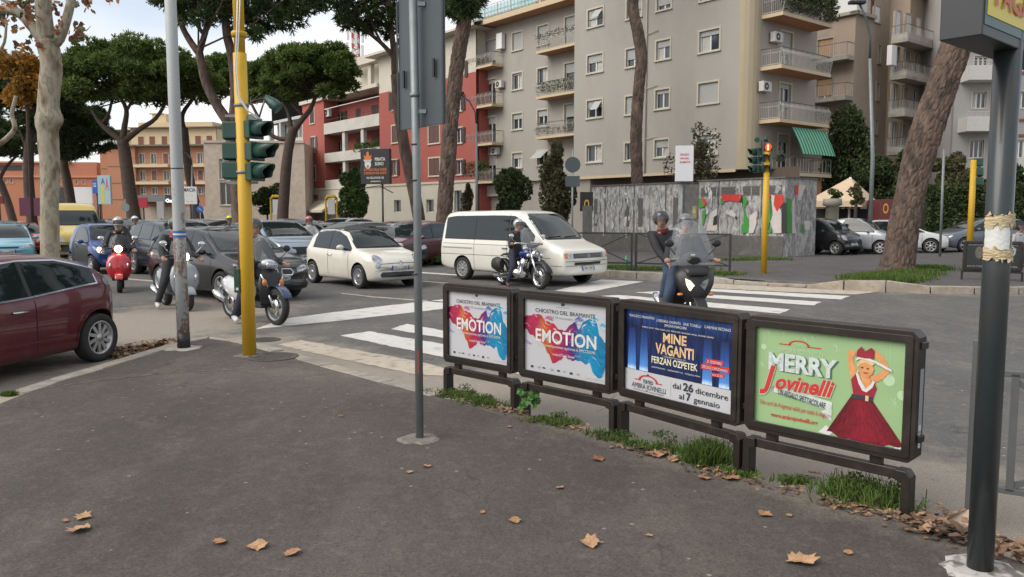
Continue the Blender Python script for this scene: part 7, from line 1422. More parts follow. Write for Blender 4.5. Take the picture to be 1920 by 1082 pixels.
Q = [(K_SUV,'black sport utility car left of the dark people carrier, behind the grey pole rider','black',338,24.6,-46),(K_H,'light blue hatchback at the left edge behind the dark red car','light blue',10,30.5,-58),(K_H,'pale yellow green hatchback behind the rider in a white helmet','pale yellow',305,31.0,-46),
 (K_SUV,'brown estate car between the grey pole and the yellow helmet rider','brown',398,33.5,-40),(K_H,'white hatchback behind the yellow helmet rider','white',445,36,-44),(K_H,'red car with only its roof showing behind the silver blue car','red',502,40,-60),(K_SUV,'black estate with roof rails behind the rider in the red helmet','black',560,35.5,-55),
 (K_MPV,'grey people carrier right of the red helmet rider','grey',655,31.5,-118),(K_H,'dark grey hatchback behind the grey people carrier','grey',612,36.5,-60),(K_H,'silver hatchback between the grey people carrier and the sign post','silver',716,32.5,-118),(K_MPV,'maroon people carrier behind the sign post','maroon',775,29.5,-120),(K_H,'red car just showing between the scaly trunk and the white van','red',858,40,-50),
 (K_H,'dark blue car left of the forked pine trunk','dark blue',218,40,-50),(K_MPV,'black people carrier right of the forked pine trunk','black',290,42,-52),(K_H,'grey hatchback far behind the rider in a white helmet','grey',262,46,-50),(K_H,'silver car far behind, directly left of the grey pole','silver',325,48,-50),(K_SUV,'dark blue estate far behind the blue microcar','dark blue',232,34.5,-48),
 (K_H,'black hatchback beside the blue round sign','black',372,42,-50),(K_MPV,'black people carrier partly hidden by the yellow pole','black',478,40.5,-46),(K_H,'white hatchback far left in front of the purple banner','white',22,41,-55),(K_H,'red hatchback roof left of the yellow van','red',38,37,-55),(K_MPV,'grey people carrier behind the light blue hatchback','grey',0,35,-55),
 (K_H,'dark blue hatchback in front of the butcher billboard','dark blue',690,38.5,-118),(K_H,'black car far behind between shrub and bus shelter','black',540,44,-55),(K_SUV,'silver estate in front of the dark conical tree','silver',640,42.5,-118),(K_H,'dark hatchback in front of the red building shop door','slate blue',735,44,-118),(K_MPV,'silver people carrier far behind, left of the leaning pine','silver',765,38,-118),
 (K_H,'black hatchback far off between pine trunks','black',185,45,-50),(K_H,'silver hatchback far off beyond the yellow van','silver',195,52,-50),(K_H,'grey car far off beneath the red poster','grey',270,56,-50),(K_H,'brown hatchback behind the black estate with roof rails','brown',590,47,-60)]
for src,lab,cn,px,Y,yaw in Q:
    if src is K_H and lab.startswith('x'): continue
    p = AT(px,402,Y); dupcar(src,lab,cn,p.x,p.y,R(yaw))
K_H.r['label'] = 'black hatchback roof directly behind the ivory small car'
gp = 'cars parked on the far pavement'
for src,lab,cn,px,Y,yaw,nm,ct in ((K_SM,'silver two seat microcar parked right of the poster covered cabin','silver',1618,35.9,-36,'parked_microcar','car'),(K_SM,'black microcar half hidden behind the poster covered cabin','black',1552,35.2,-55,'parked_microcar','car'),(K_H,'white hatchback parked behind the leaning pine trunk','white',1688,37.2,-22,'parked_hatchback','car'),(K_MPV,'slate blue hatchback parked facing left behind the thin grey pole','slate blue',1838,37.8,187,'parked_hatchback','car')):
    p = AT(px,402,Y); dupcar(src,lab,cn,p.x,p.y,R(yaw),gp,1.,.12,nm,ct)
# ================================================================ motorcycles, scooters and riders
def clearm(name,col,a,rough=.05):
    m = bpy.data.materials.new(name); m.use_nodes = True; n = m.node_tree; p = n.nodes['Principled BSDF']; p.inputs['Base Color'].default_value = col + (1,); p.inputs['Roughness'].default_value = rough; p.inputs['Alpha'].default_value = a; return m
M_SCR = clearm('clear_windscreen',(.45,.48,.50),.12); M_SMK = clearm('smoked_windscreen',(.07,.07,.075),.42)
M_HLW = mat('warm_lit_headlight',(.8,.6,.35),.2,emit=1.3,ecol=(1,.72,.38)); M_SKN = mat('skin',(.42,.24,.17),.6); M_JKB = mat('black_jacket',(.016,.017,.020),.75,var=.3,vs=12,bump=.4,bs=9); M_JKG = mat('grey_jacket',(.10,.10,.11),.8,var=.3,vs=12,bump=.4,bs=9); M_JKW = mat('pale_jacket',(.40,.39,.40),.8,var=.3,vs=10); M_JEAN = mat('blue_jeans',(.035,.055,.095),.85,var=.35,vs=10,bump=.4,bs=10); M_NAVY = mat('navy_trousers',(.02,.022,.04),.85,var=.3,vs=10); M_GTR = mat('dark_grey_trousers',(.03,.03,.034),.85,var=.3,vs=10)
M_SHOE = mat('white_shoe',(.55,.54,.52),.6); M_BSH = mat('brown_shoe',(.08,.035,.025),.6); M_SEAT = mat('seat_vinyl',(.018,.018,.018),.55); M_HSIL = mat('silver_helmet',(.42,.43,.44),.2,metal=.4,coat=1.); M_HBLK = mat('black_helmet',(.015,.016,.018),.15,coat=1.); M_SCARF = mat('red_scarf',(.35,.02,.03),.85); M_VIS = clearm('helmet_visor',(.10,.11,.12),.55)
def ry(x,y,z): return Vector((x,y,z))
def rider(name,label,J,mats,helmet,parent_xf,open_face=True,scarf=None,hand=None,group='riders waiting in the traffic',hs=1.):
    """J: joints in bike space (hip, chest, neck, head, and L/R shoulder elbow hand hipj knee ankle toe)"""
    r = thing(name,label,'person',group=group); V = []; E = []; RR = []; seg = []; idx = {}
    def add(k,p,rad,par=None,reg=0):
        idx[k] = len(V); V.append(Vector(p)); RR.append(rad)
        if par is not None: E.append((idx[par],idx[k])); seg.append((idx[par],idx[k],reg))
    add('hip',J['hip'],(.165,.14)); h,c = Vector(J['hip']),Vector(J['neck']); add('waist',h.lerp(c,.35),(.165,.14),'hip'); add('chest',h.lerp(c,.72),(.20,.155),'waist'); add('neck',c,(.065,.065),'chest'); add('head',Vector(J['head']),(.085,.095),'neck',4)
    for sd in (-1,1):
        s = 'LR'[sd < 0]; add('sh' + s,c + Vector((0,sd * .19,-.05)),.092,'chest'); add('el' + s,J['el' + s],.070,'sh' + s); add('wr' + s,J['ha' + s],.046,'el' + s); add('hj' + s,h + Vector((.02,sd * .10,-.02)),.118,'hip',1); add('kn' + s,J['kn' + s],.082,'hj' + s,1); add('an' + s,J['an' + s],.056,'kn' + s,1); t = Vector(J['an' + s]); add('to' + s,t + Vector((.15,sd * .015,-.055)),(.045,.035),'an' + s,2)
    me = bpy.data.meshes.new('body'); me.from_pydata(V,E,[]); o = bpy.data.objects.new('tmp',me); COL.objects.link(o); o.modifiers.new('k','SKIN'); 
    for v,rd in zip(me.skin_vertices[0].data,RR): v.radius = rd if hasattr(rd,'__len__') else (rd,rd)
    me.skin_vertices[0].data[0].use_root = True; sb = o.modifiers.new('s','SUBSURF'); sb.levels = 2; sb.render_levels = 2
    dg = bpy.context.evaluated_depsgraph_get(); dg.update(); m2 = bpy.data.meshes.new_from_object(o.evaluated_get(dg)); bpy.data.objects.remove(o); m2.name = 'body'; m2.materials.clear()
    for m_ in mats: m2.materials.append(m_)
    A = np.array([V[a] for a,b,g_ in seg]); B = np.array([V[b] for a,b,g_ in seg]); rg = [g_ for a,b,g_ in seg]; AB = B - A; co = np.array([p.center for p in m2.polygons]); t = np.clip(((co[:,None] - A) * AB).sum(2) / (AB ** 2).sum(1),0,1); d = (((A + AB * t[...,None]) - co[:,None]) ** 2).sum(2).argmin(1)
    m2.polygons.foreach_set('material_index',[{0: 0,1: 1,2: 2,4: 3}[rg[i]] for i in d]); m2.polygons.foreach_set('use_smooth',[True] * len(m2.polygons)); bo = link(bpy.data.objects.new('body',m2),r)
    hd = Vector(J['head']) + Vector((.01,0,.03)); q = MB(); q.ball(hd + Vector((.02,0,-.01)),(.095,.075,.115),14); q.ball(hd + Vector((.115,0,-.02)),(.02,.013,.022),8); f_ = q.build('face',M_SKN,r); q = MB()
    for y in (-.03,.03): q.ball(hd + Vector((.105,y,.012)),(.012,.016,.008),8)
    q.ball(hd + Vector((.100,0,-.062)),(.01,.025,.006),8); q.build('eyes_and_mouth',M_BLK,f_)
    hm = MB(); n = 22; k = 14; c_ = hd + Vector((-.005,0,.035)); vs = []
    for i in range(k + 1):
        for j in range(n): th = math.pi * .80 * i / k; a = 2 * math.pi * j / n; p = Vector((.150 * math.sin(th) * math.cos(a),.128 * math.sin(th) * math.sin(a),.135 * math.cos(th))); vs.append(c_ + p * hs)
    for i in range(k):
        for j in range(n):
            a = 2 * math.pi * (j + .5) / n; th = math.pi * .80 * (i + .5) / k
            if math.cos(a) > .45 and (R(72) < th and (open_face or th < R(112))): continue
            hm.f.append((i * n + j,(i + 1) * n + j,(i + 1) * n + (j + 1) % n,i * n + (j + 1) % n)); hm.m.append(0); hm.sm.append(True)
    hm.v = [tuple(v) for v in vs]; H = hm.build('helmet',helmet,r); so = H.modifiers.new('s','SOLIDIFY'); so.thickness = .012
    vz = MB(); vs = []; nn = 10
    for i in range(5):
        for j in range(nn + 1): th = R(68) + R(48 if open_face else 40) * i / 4; a = R(-66) + R(132) * j / nn; vs.append(c_ + Vector((.156 * math.sin(th) * math.cos(a),.134 * math.sin(th) * math.sin(a),.14 * math.cos(th))) * hs)
    vz.add(vs,[(i * (nn + 1) + j,(i + 1) * (nn + 1) + j,(i + 1) * (nn + 1) + j + 1,i * (nn + 1) + j + 1) for i in range(4) for j in range(nn)],0,True); vz.build('visor',M_VIS,H)
    scarf = scarf or mats[0]
    if scarf: q = MB(); q.tube([c + Vector((0,0,-.03)),c + Vector((.01,0,.02)),c + Vector((.02,0,.06))],[.095,.10,.08],12); q.build('scarf',scarf,r)
    for s in 'LR':
        p = Vector(J['ha' + s]); q = MB(); dr = (p - Vector(J['el' + s])).normalized(); up = Vector((0,0,1)); sd_ = Vector((0,1,0)); q.tube([p - dr * .02,p + dr * .03,p + dr * .07],[(.028,.040),(.026,.042),(.022,.040)],10)
        for k_,l in ((-.032,.045),(-.011,.055),(.011,.052),(.032,.042)): b = p + dr * .07 + sd_ * k_; q.tube([b - dr * .01,b + dr * l * .5 + up * .008,b + dr * l * .8 - up * .02,b + dr * l * .5 - up * .04],[.011,.011,.010,.009],6)
        k_ = .04 if s == 'R' else -.04; b = p + dr * .02 + sd_ * k_; q.tube([b,b + dr * .03 + sd_ * k_ * .4 - up * .01,b + dr * .06 - up * .03],[.013,.012,.010],6); q.build('hand',hand or M_SKN,r)
    r.matrix_world = parent_xf; r.location,q_,s_ = parent_xf.decompose(); r.rotation_euler = q_.to_euler(); r.scale = s_; return r
def pose(seat=(-.22,.80),lean=.10,ht=.55,grip=(.42,.30,1.02),feetL=(.05,.20,.36),feetR=None,groundL=False,groundR=False,head=(0,0)):
    hx,hz = seat; J = dict(hip=(hx,0,hz + .06),neck=(hx + lean,0,hz + .06 + ht),head=(hx + lean + .04 + head[0],head[1],hz + .06 + ht + .17))
    for s,sg in (('L',1),('R',-1)):
        g_ = (grip[0] - .07,sg * grip[1],grip[2]); J['ha' + s] = g_; J['el' + s] = ((hx + lean + g_[0]) / 2 - .02,sg * (.30),hz + ht * .42 + .04)
        f = (feetL if s == 'L' else (feetR or (feetL[0],-feetL[1],feetL[2]))); gr = groundL if s == 'L' else groundR
        if gr: J['an' + s] = (hx + .14,sg * .34,.09); J['kn' + s] = (hx + .26,sg * .26,.48)
        else: J['an' + s] = (f[0],f[1],f[2]); J['kn' + s] = (max(hx + .40,f[0] + .08),sg * .19,hz - .02)
    return J
def wheel2(parent,x,r_,w,nsp=5,rimm=None):
    M_ = Matrix.Translation((x,0,r_)) @ Matrix.Rotation(math.pi / 2,4,'X'); t = MB(); t.lathe([(r_ * .74,-w / 2),(r_ * .9,-w * .52),(r_ * .985,-w * .25),(r_,0),(r_ * .985,w * .25),(r_ * .9,w * .52),(r_ * .74,w / 2)],32,M_); wh = t.build('wheel',M_TYRE,parent)
    q = MB(); q.lathe([(r_ * .75,-w * .42),(r_ * .66,-w * .3),(r_ * .66,w * .3),(r_ * .75,w * .42)],28,M_); q.lathe([(.0,-.05),(.045,-.05),(.045,.05),(0,.05)],12,M_)
    for i in range(nsp): a = 2 * math.pi * i / nsp; q.bar(M_ @ Vector((0,0,0)),M_ @ Vector((r_ * .68 * math.cos(a),r_ * .68 * math.sin(a),0)),.022 if nsp < 12 else .006,.03 if nsp < 12 else .006)
    q.build('rim',rimm or M_GALV,wh)
    q = MB(); q.lathe([(.05,w * .5),(r_ * .42,w * .5),(r_ * .42,w * .56),(.05,w * .56)],20,M_); q.build('brake_disc',M_CHR,wh)
def sheet3(rows,name,m,parent,th=.006):
    n = len(rows[0]); q = MB().add([v for r_ in rows for v in r_],[(i * n + j,i * n + j + 1,(i + 1) * n + j + 1,(i + 1) * n + j) for i in range(len(rows) - 1) for j in range(n - 1)],0,True); o = q.build(name,m,parent)
    if th: s = o.modifiers.new('s','SOLIDIFY'); s.thickness = th
    return o
def windscreen(parent,x,z0,z1,w,m,rake=.25,top=.6,bulge=.12):
    rows = []
    for i in range(9):
        t = i / 8; ww = w * (1 - (1 - top) * t ** 1.6) * (1 if t < .85 else math.sqrt(max(0.05,1 - ((t - .85) / .16) ** 2))); rows.append([Vector((x - rake * t * (z1 - z0) - bulge * (2 * j / 10 - 1) ** 2 * 1.2,ww * (j / 10 - .5),z0 + (z1 - z0) * t)) for j in range(11)])
    return sheet3(rows,'windscreen',m,parent,.004)
def mirror2(parent,x,y,z,r_=.055,m=None,base=(.0,.0)):
    for sg in (-1,1): q = MB(); q.tube([(x - .05,sg * .2,z - .20),(x,sg * (y - .03),z - .06),(x,sg * y,z)],.007,6); q.ball((x,sg * y,z + .03),(.02,.075,r_),12); q.build('mirror',m or M_CBL,parent)
def scooter(label,kind,col,lit=True,scr=M_SCR,scrz=None,name='scooter',group=None):
    big = kind == 'tall'; maxi = kind == 'maxi'; r_ = .31 if big else (.24 if maxi else .215); wb = {'tall': 1.36,'maxi': 1.50,'vespa': 1.28}[kind]; r = thing(name,label,'scooter',group=group); xf,xr = wb / 2,-wb / 2; dk = M_CBL; hz = 1.02 if not maxi else 1.06
    wheel2(r,xf,r_,.11,5); wheel2(r,xr,r_ if kind != 'maxi' else .23,.12,5)
    hx = xf - .26; q = MB()
    for sg in ((-1,1) if kind != 'vespa' else (1,)): q.tube([(xf,sg * .075,r_),(hx + .05,sg * .075,.62)],.022,8)
    q.tube([(hx + .05,0,.60),(hx - .04,0,hz)],.03,8); q.build('fork',M_CHR if kind != 'vespa' else dk,r)
    rows = [[Vector((xf + (r_ + .045) * math.cos(a),w,r_ + (r_ + .045 - .12 * w * w * 40 * .3) * math.sin(a))) for w in (-.085,-.06,0,.06,.085)] for a in [R(25 + 120 * i / 9) for i in range(10)]]; fd = sheet3(rows,'front_fender',mat('dark_blue_fender',(.012,.03,.09),.25,coat=.8) if big else col,r)
    # leg shield
    W_ = .27 if kind == 'vespa' else (.24 if big else .31); rows = []
    for z,w,x in (((.34,.10,hx + .02),(.44,W_ * .42,hx + .09),(.56,W_ * .68,hx + .12),(.70,W_ * .92,hx + .09),(.84,W_ * 1.0,hx + .05),(.98,W_ * .72,hx + .0)) if kind == 'maxi' else ((.30,.16,hx + .02),(.38,W_ * .8,hx + .07),(.52,W_,hx + .10),(.68,W_ * 1.02,hx + .08),(.82,W_ * .85,hx + .04),(.93,W_ * .45,hx + .0))): rows.append([Vector((x + (.07 if kind != 'maxi' else .14) * (1 - t * t),w * t,z)) for t in (-1,-.8,-.5,-.2,0,.2,.5,.8,1)])
    sh = sheet3(rows,'leg_shield',col if not big else dk,r,.03)
    if big: 
        for sg in (-1,1): MB().tube([(hx + .14,sg * .05,.58),(hx + .13,sg * .15,.70),(hx + .09,sg * .21,.84)],[.016,.016,.012],8).build('chrome_trim',M_CHR,sh)
    MB().box(-.22,hx + .05,-.17,.17,.27,.33).build('floorboard',dk,r,bevel=.02)
    b = MB(); b.tube([(-.20,0,.50),(-.35,0,.52),(-.60,0,.58),(-.82,0,.64),(-.92,0,.66)],[(.20,.15),(.24,.19),(.20,.20),(.13,.15),(.05,.06)],16,up=(0,0,1)); b.build('rear_body',col,r)
    MB().tube([(-.02,0,.74),(-.12,0,.76),(-.30,0,.755),(-.50,0,.79),(-.72,0,.82),(-.80,0,.81)],[(.03,.07),(.05,.13),(.055,.16),(.055,.16),(.045,.12),(.02,.06)],12,up=(0,0,1)).build('seat',M_SEAT,r)
    MB().tube([(xr,-.16,r_ + .02),(xr - .25,-.18,r_ + .12),(xr - .33,-.18,r_ + .15)],[.045,.06,.05],12).build('exhaust',M_CHR,r)
    q = MB(); q.tube([(hx - .10,-.34,hz),(hx - .06,-.20,hz + .02),(hx - .03,0,hz - .01),(hx - .06,.20,hz + .02),(hx - .10,.34,hz)],.016,8); hb = q.build('handlebar',dk,r)
    for sg in (-1,1): q = MB(); q.tube([(hx - .09,sg * .24,hz),(hx - .10,sg * .36,hz)],.021,8); q.bar((hx - .03,sg * .2,hz),(hx - .04,sg * .35,hz - .01),.012,.01); q.build('grip',dk,hb)
    q = MB(); q.tube([(hx - .12,0,hz - .02),(hx - .02,0,hz + .0),(hx + .07,0,hz - .01)],[(.04,.10),(.07,.14),(.05,.08)],14,up=(0,0,1)); q.build('headset',col,r)
    lm = M_HLON if lit else M_HL
    if maxi:
        for sg in (-1,1): 
            q = MB(); q.add([Vector((hx + .235 - .05 * abs(y) * 3,sg * y,z)) for y,z in ((.035,.63),(.07,.595),(.12,.63),(.16,.71),(.175,.80),(.10,.765),(.045,.70))],[tuple(range(7))[::sg]]); hl = q.build('headlight',M_HLW if sg < 0 else M_HL,r); s_ = hl.modifiers.new('s','SOLIDIFY'); s_.thickness = .02
            q = MB(); q.ball((hx + .14,sg * .23,.56),(.04,.05,.025),10); q.build('indicator',M_AMB,r)
        MB().tube([(hx + .22,0,.84),(hx + .12,0,.98)],[(.02,.16),(.02,.20)],10,up=(1,0,0)).build('front_cowl',dk,r)
    elif kind == 'tall': q = MB(); q.ball((hx + .09,0,hz - .03),(.05,.12,.07),14); q.build('headlight',M_HL,r); [MB().ball((hx + .13,sg * .16,.70),(.03,.045,.06),10).build('indicator',M_AMB,r) for sg in (-1,1)]
    else: q = MB(); q.ball((hx + .085,0,hz + .0),(.04,.085,.085),16); q.build('headlight',lm,r); [MB().ball((hx + .13,sg * .19,.62),(.03,.03,.07),10).build('indicator',M_CHR,r) for sg in (-1,1)]
    if scr: z0,z1,w = scrz or (1.0,1.42,.46); windscreen(r,hx + .02,z0,z1,w,scr,.35)
    mirror2(r,hx - .04,.36,hz + .22,m=M_CHR if kind == 'vespa' else None); return r
def xf_at(pf,yaw,lx=0.,z=0.,roll=0.,sc=1.): return Matrix.Translation((pf.x,pf.y,z)) @ Matrix.Rotation(yaw,4,'Z') @ Matrix.Rotation(roll,4,'X') @ Matrix.Scale(sc,4) @ Matrix.Translation((-lx,0,0))
def setxf(o,M_): o.location,q_,o.scale = M_.decompose(); o.rotation_euler = q_.to_euler(); return M_
g2 = 'scooters and motorcycles in the traffic'
s1 = scooter('white and dark large wheel scooter standing on the stop line behind the yellow pole','tall',mat('scooter_white',(.52,.53,.54),.25,coat=.8),scr=M_SCR,scrz=(1.02,1.48,.44),group=g2); X1 = setxf(s1,xf_at(G(519,610),R(-41),.68,roll=-.05))
rider('person','rider in black jacket and blue sneakers on the white scooter behind the yellow pole',pose(grip=(.40,.34,1.02),groundR=True,lean=.12),[M_JKB,M_NAVY,mat('blue_white_sneaker',(.20,.26,.42),.7,col2=(.6,.6,.6),vs=20),M_SKN],M_HBLK,X1,scarf=None)
s2 = scooter('pale grey scooter behind the rusty grey pole','vespa',mat('scooter_grey',(.25,.28,.30),.3,coat=.7),scrz=(.98,1.36,.44),group=g2); X2 = setxf(s2,xf_at(G(352,583),R(-50),.64,roll=-.04))
rider('person','rider in black with red scarf and white shoes on the pale grey scooter',pose(lean=.06,groundR=True,grip=(.36,.34,1.0)),[M_JKB,M_GTR,M_SHOE,M_SKN],M_HBLK,X2,scarf=M_SCARF)
s3 = scooter('bright red scooter with round lit headlight left of the grey pole','vespa',mat('scooter_red',(.46,.012,.02),.22,coat=1.),scr=M_SMK,scrz=(1.02,1.36,.46),group=g2); X3 = setxf(s3,xf_at(G(225,549),R(-66),.64))
rider('person','rider with silver helmet and black jacket on the bright red scooter',pose(lean=.10,grip=(.36,.34,1.0),feetL=(.12,.14,.40)),[M_JKB,M_GTR,M_BSH,M_SKN],M_HSIL,X3,open_face=False)
s4 = scooter('dark scooter with tall smoked screen and lit lamp behind the blue microcar','vespa',M_CBL,scr=M_SMK,scrz=(1.0,1.48,.5),group=g2); X4 = setxf(s4,xf_at(G(262,500),R(-58),.64))
rider('person','rider in dark clothes with white open helmet behind the blue microcar',pose(lean=.04,grip=(.36,.34,1.0)),[M_JKB,M_GTR,M_BSH,M_SKN],mat('white_helmet',(.6,.6,.6),.2,coat=1.),X4)
s5 = scooter('grey scooter far back under the rider with the yellow helmet','vespa',M_CBL,group=g2); X5 = setxf(s5,xf_at(AT(426,402,33.0),R(-80),.3))
rider('person','rider with fluorescent yellow helmet in front of the brown estate car',pose(lean=.02,grip=(.36,.34,1.0)),[M_JKG,M_GTR,M_BSH,M_SKN],mat('yellow_helmet',(.55,.75,.03),.3,emit=0),X5)
s6 = scooter('grey scooter with clear screen between the silver blue car and the ivory car','vespa',mat('scooter_dark_grey',(.12,.12,.13),.3,coat=.6),scrz=(1.0,1.5,.5),group=g2); X6 = setxf(s6,xf_at(AT(585,402,27.5),R(-62),.3))
rider('person','rider with pinkish red helmet and pale jacket right of the silver blue car',pose(lean=.05,grip=(.36,.34,1.0)),[M_JKW,M_GTR,M_BSH,M_SKN],mat('red_helmet',(.45,.07,.08),.25,coat=1.),X6)
# black maxi scooter with two people
s7 = scooter('black maxi scooter with tall clear windscreen and one lit headlight on the crossing','maxi',M_CBL,scr=None,group=g2); windscreen(s7,.56,.98,1.66,.70,clearm('hazy_windscreen',(.5,.53,.56),.13),.38,.55,.10); MB().tube([(.49,0,1.02),(.45,0,1.14),(.43,0,1.18)],[(.015,.21),(.015,.14),(.01,.05)],12,up=(1,0,0)).build('screen_bracket',M_CBL,s7); MB().box(.462,.47,-.03,.03,1.10,1.15).build('sticker',M_PW,s7)
X7 = setxf(s7,xf_at(G(1307,624),R(-86),.75,sc=1.05))
rider('person','driver behind the tall windscreen of the black maxi scooter',pose(seat=(-.20,.80),lean=.16,grip=(.42,.36,1.06),groundR=True,ht=.53),[M_JKB,M_JEAN,M_BSH,M_SKN],mat('grey_helmet',(.12,.12,.13),.3,coat=.8),X7)
rider('person','passenger in black helmet and jacket leaning out behind the maxi scooter driver',dict(pose(seat=(-.62,.86),lean=.08,ht=.56,grip=(-.12,.20,.98),feetL=(-.35,.26,.38)),neck=(-.56,-.20,1.46),head=(-.52,-.25,1.62)),[M_JKB,M_JEAN,M_BSH,M_SKN],M_HBLK,X7,scarf=mat('dark_red_scarf',(.09,.012,.015),.85))
# chrome cruiser
r = thing('cruiser_motorcycle','chrome and blue cruiser motorcycle with saddlebags in front of the white van','motorcycle',group=g2)
wheel2(r,.82,.33,.12,18,M_CHR); wheel2(r,-.80,.33,.16,18,M_CHR); MATT = mat('blue_tank_paint',(.008,.025,.16),.18,coat=1.)
for sg in (-1,1): MB().tube([(.82,sg * .10,.33),(.66,sg * .10,.62),(.44,sg * .10,1.0)],[.035,.028,.024],12).build('fork_leg',M_CHR,r)
for x,a0,a1,nm in ((.82,15,140,'front_fender'),(-.80,20,165,'rear_fender')): sheet3([[Vector((x + .385 * math.cos(a),w,.33 + (.385 - 8 * w * w) * math.sin(a))) for w in (-.10,-.06,0,.06,.10)] for a in [R(a0 + (a1 - a0) * i / 11) for i in range(12)]],nm,M_CBL,r)
MB().tube([(.42,0,.86),(.28,0,.88),(.08,0,.84),(-.10,0,.76)],[(.06,.07),(.12,.15),(.12,.14),(.04,.08)],16,up=(0,0,1)).build('fuel_tank',MATT,r)
MB().tube([(-.04,0,.72),(-.25,0,.70),(-.42,0,.74),(-.50,0,.82),(-.78,0,.80)],[(.03,.10),(.05,.17),(.05,.16),(.05,.12),(.03,.09)],12,up=(0,0,1)).build('seat',M_SEAT,r)
q = MB(); q.tube([(.45,0,.95),(.30,0,.42),(-.25,0,.30),(-.78,0,.34)],.026,8); q.tube([(.42,0,.80),(-.10,0,.66),(-.75,0,.60)],.024,8); q.build('frame',M_CBL,r)
q = MB(); q.tube([(.02,0,.42),(.14,0,.74)],[.11,.10],14); q.build('cylinder',M_CHR,r); q = MB(); q.tube([(-.02,0,.42),(-.16,0,.70)],[.11,.10],14); q.build('cylinder',M_CHR,r); q = MB(); q.tube([(-.28,-.13,.38),(-.02,-.15,.36),(.22,-.13,.36)],[.10,.15,.11],14); q.tube([(-.02,.15,.36),(-.02,-.2,.36)],.14,16); q.build('crankcase',M_CHR,r)
for dz in (0,.10): MB().tube([(.16,-.16,.62),(.26,-.2,.42),(.10,-.22,.24 + dz),(-.9,-.24,.24 + dz)],[.022,.024,.03,.042],12).build('exhaust',M_CHR,r)
for sg in (-1,1):
    q = MB(); q.tube([(-.50,sg * .26,.56),(-.72,sg * .27,.55),(-.92,sg * .26,.56)],[(.15,.07),(.19,.10),(.14,.07)],12,up=(0,0,1)); q.build('saddlebag',mat('worn_black_leather',(.022,.020,.018),.5,var=.4,vs=14,bump=.6,bs=22),r); MB().ball((.56,sg * .20,.82),(.05,.055,.055),12).build('auxiliary_lamp',M_CHR,r); MB().ball((-.62,sg * .2,.78),(.03,.05,.03),8).build('indicator',M_AMB,r)
hl = MB().ball((.56,0,.86),(.10,.10,.10),18).build('headlight',M_CHR,r); MB().disc((.648,0,.86),.085,(1,0,0),20).build('lens',M_HL,hl)
q = MB(); q.tube([(.14,-.42,1.08),(.22,-.30,1.12),(.40,-.12,1.10),(.42,.12,1.10),(.22,.30,1.12),(.14,.42,1.08)],.016,8); q.build('handlebar',M_CHR,r); ws = windscreen(r,.50,.98,1.50,.52,M_SCR,.45,.6,.12); MB().bar((.49,-.19,1.12),(.49,.19,1.12),.012,.03).build('screen_bracket',M_CHR,ws)
mirror2(r,.22,.48,1.26,m=M_CHR); MB().bar((-.25,-.12,.3),(-.1,-.35,.28),.03,.02).build('footrest',M_CHR,r)
X8 = setxf(r,xf_at(G(1013,543),R(-56),.82,roll=-.03))
rider('person','rider with silver helmet and sunglasses in black jacket on the chrome cruiser',pose(seat=(-.28,.72),lean=.04,grip=(.20,.40,1.08),ht=.58,groundR=True,feetL=(.30,.28,.34)),[M_JKB,M_NAVY,M_BSH,M_SKN],M_HSIL,X8,hs=1.)
bx_ = AT(1912,402,26.5); rider('person','person with dark hair and white top behind the dark poster frame at the right edge',dict(pose(seat=(0,.45),lean=.02,grip=(.25,.2,.75),feetL=(.35,.12,.09))),[M_JKW,M_JEAN,M_BSH,M_SKN],mat('dark_hair',(.03,.018,.012),.8),xf_at(bx_,R(-80),z=.12,sc=1.0),group=None)
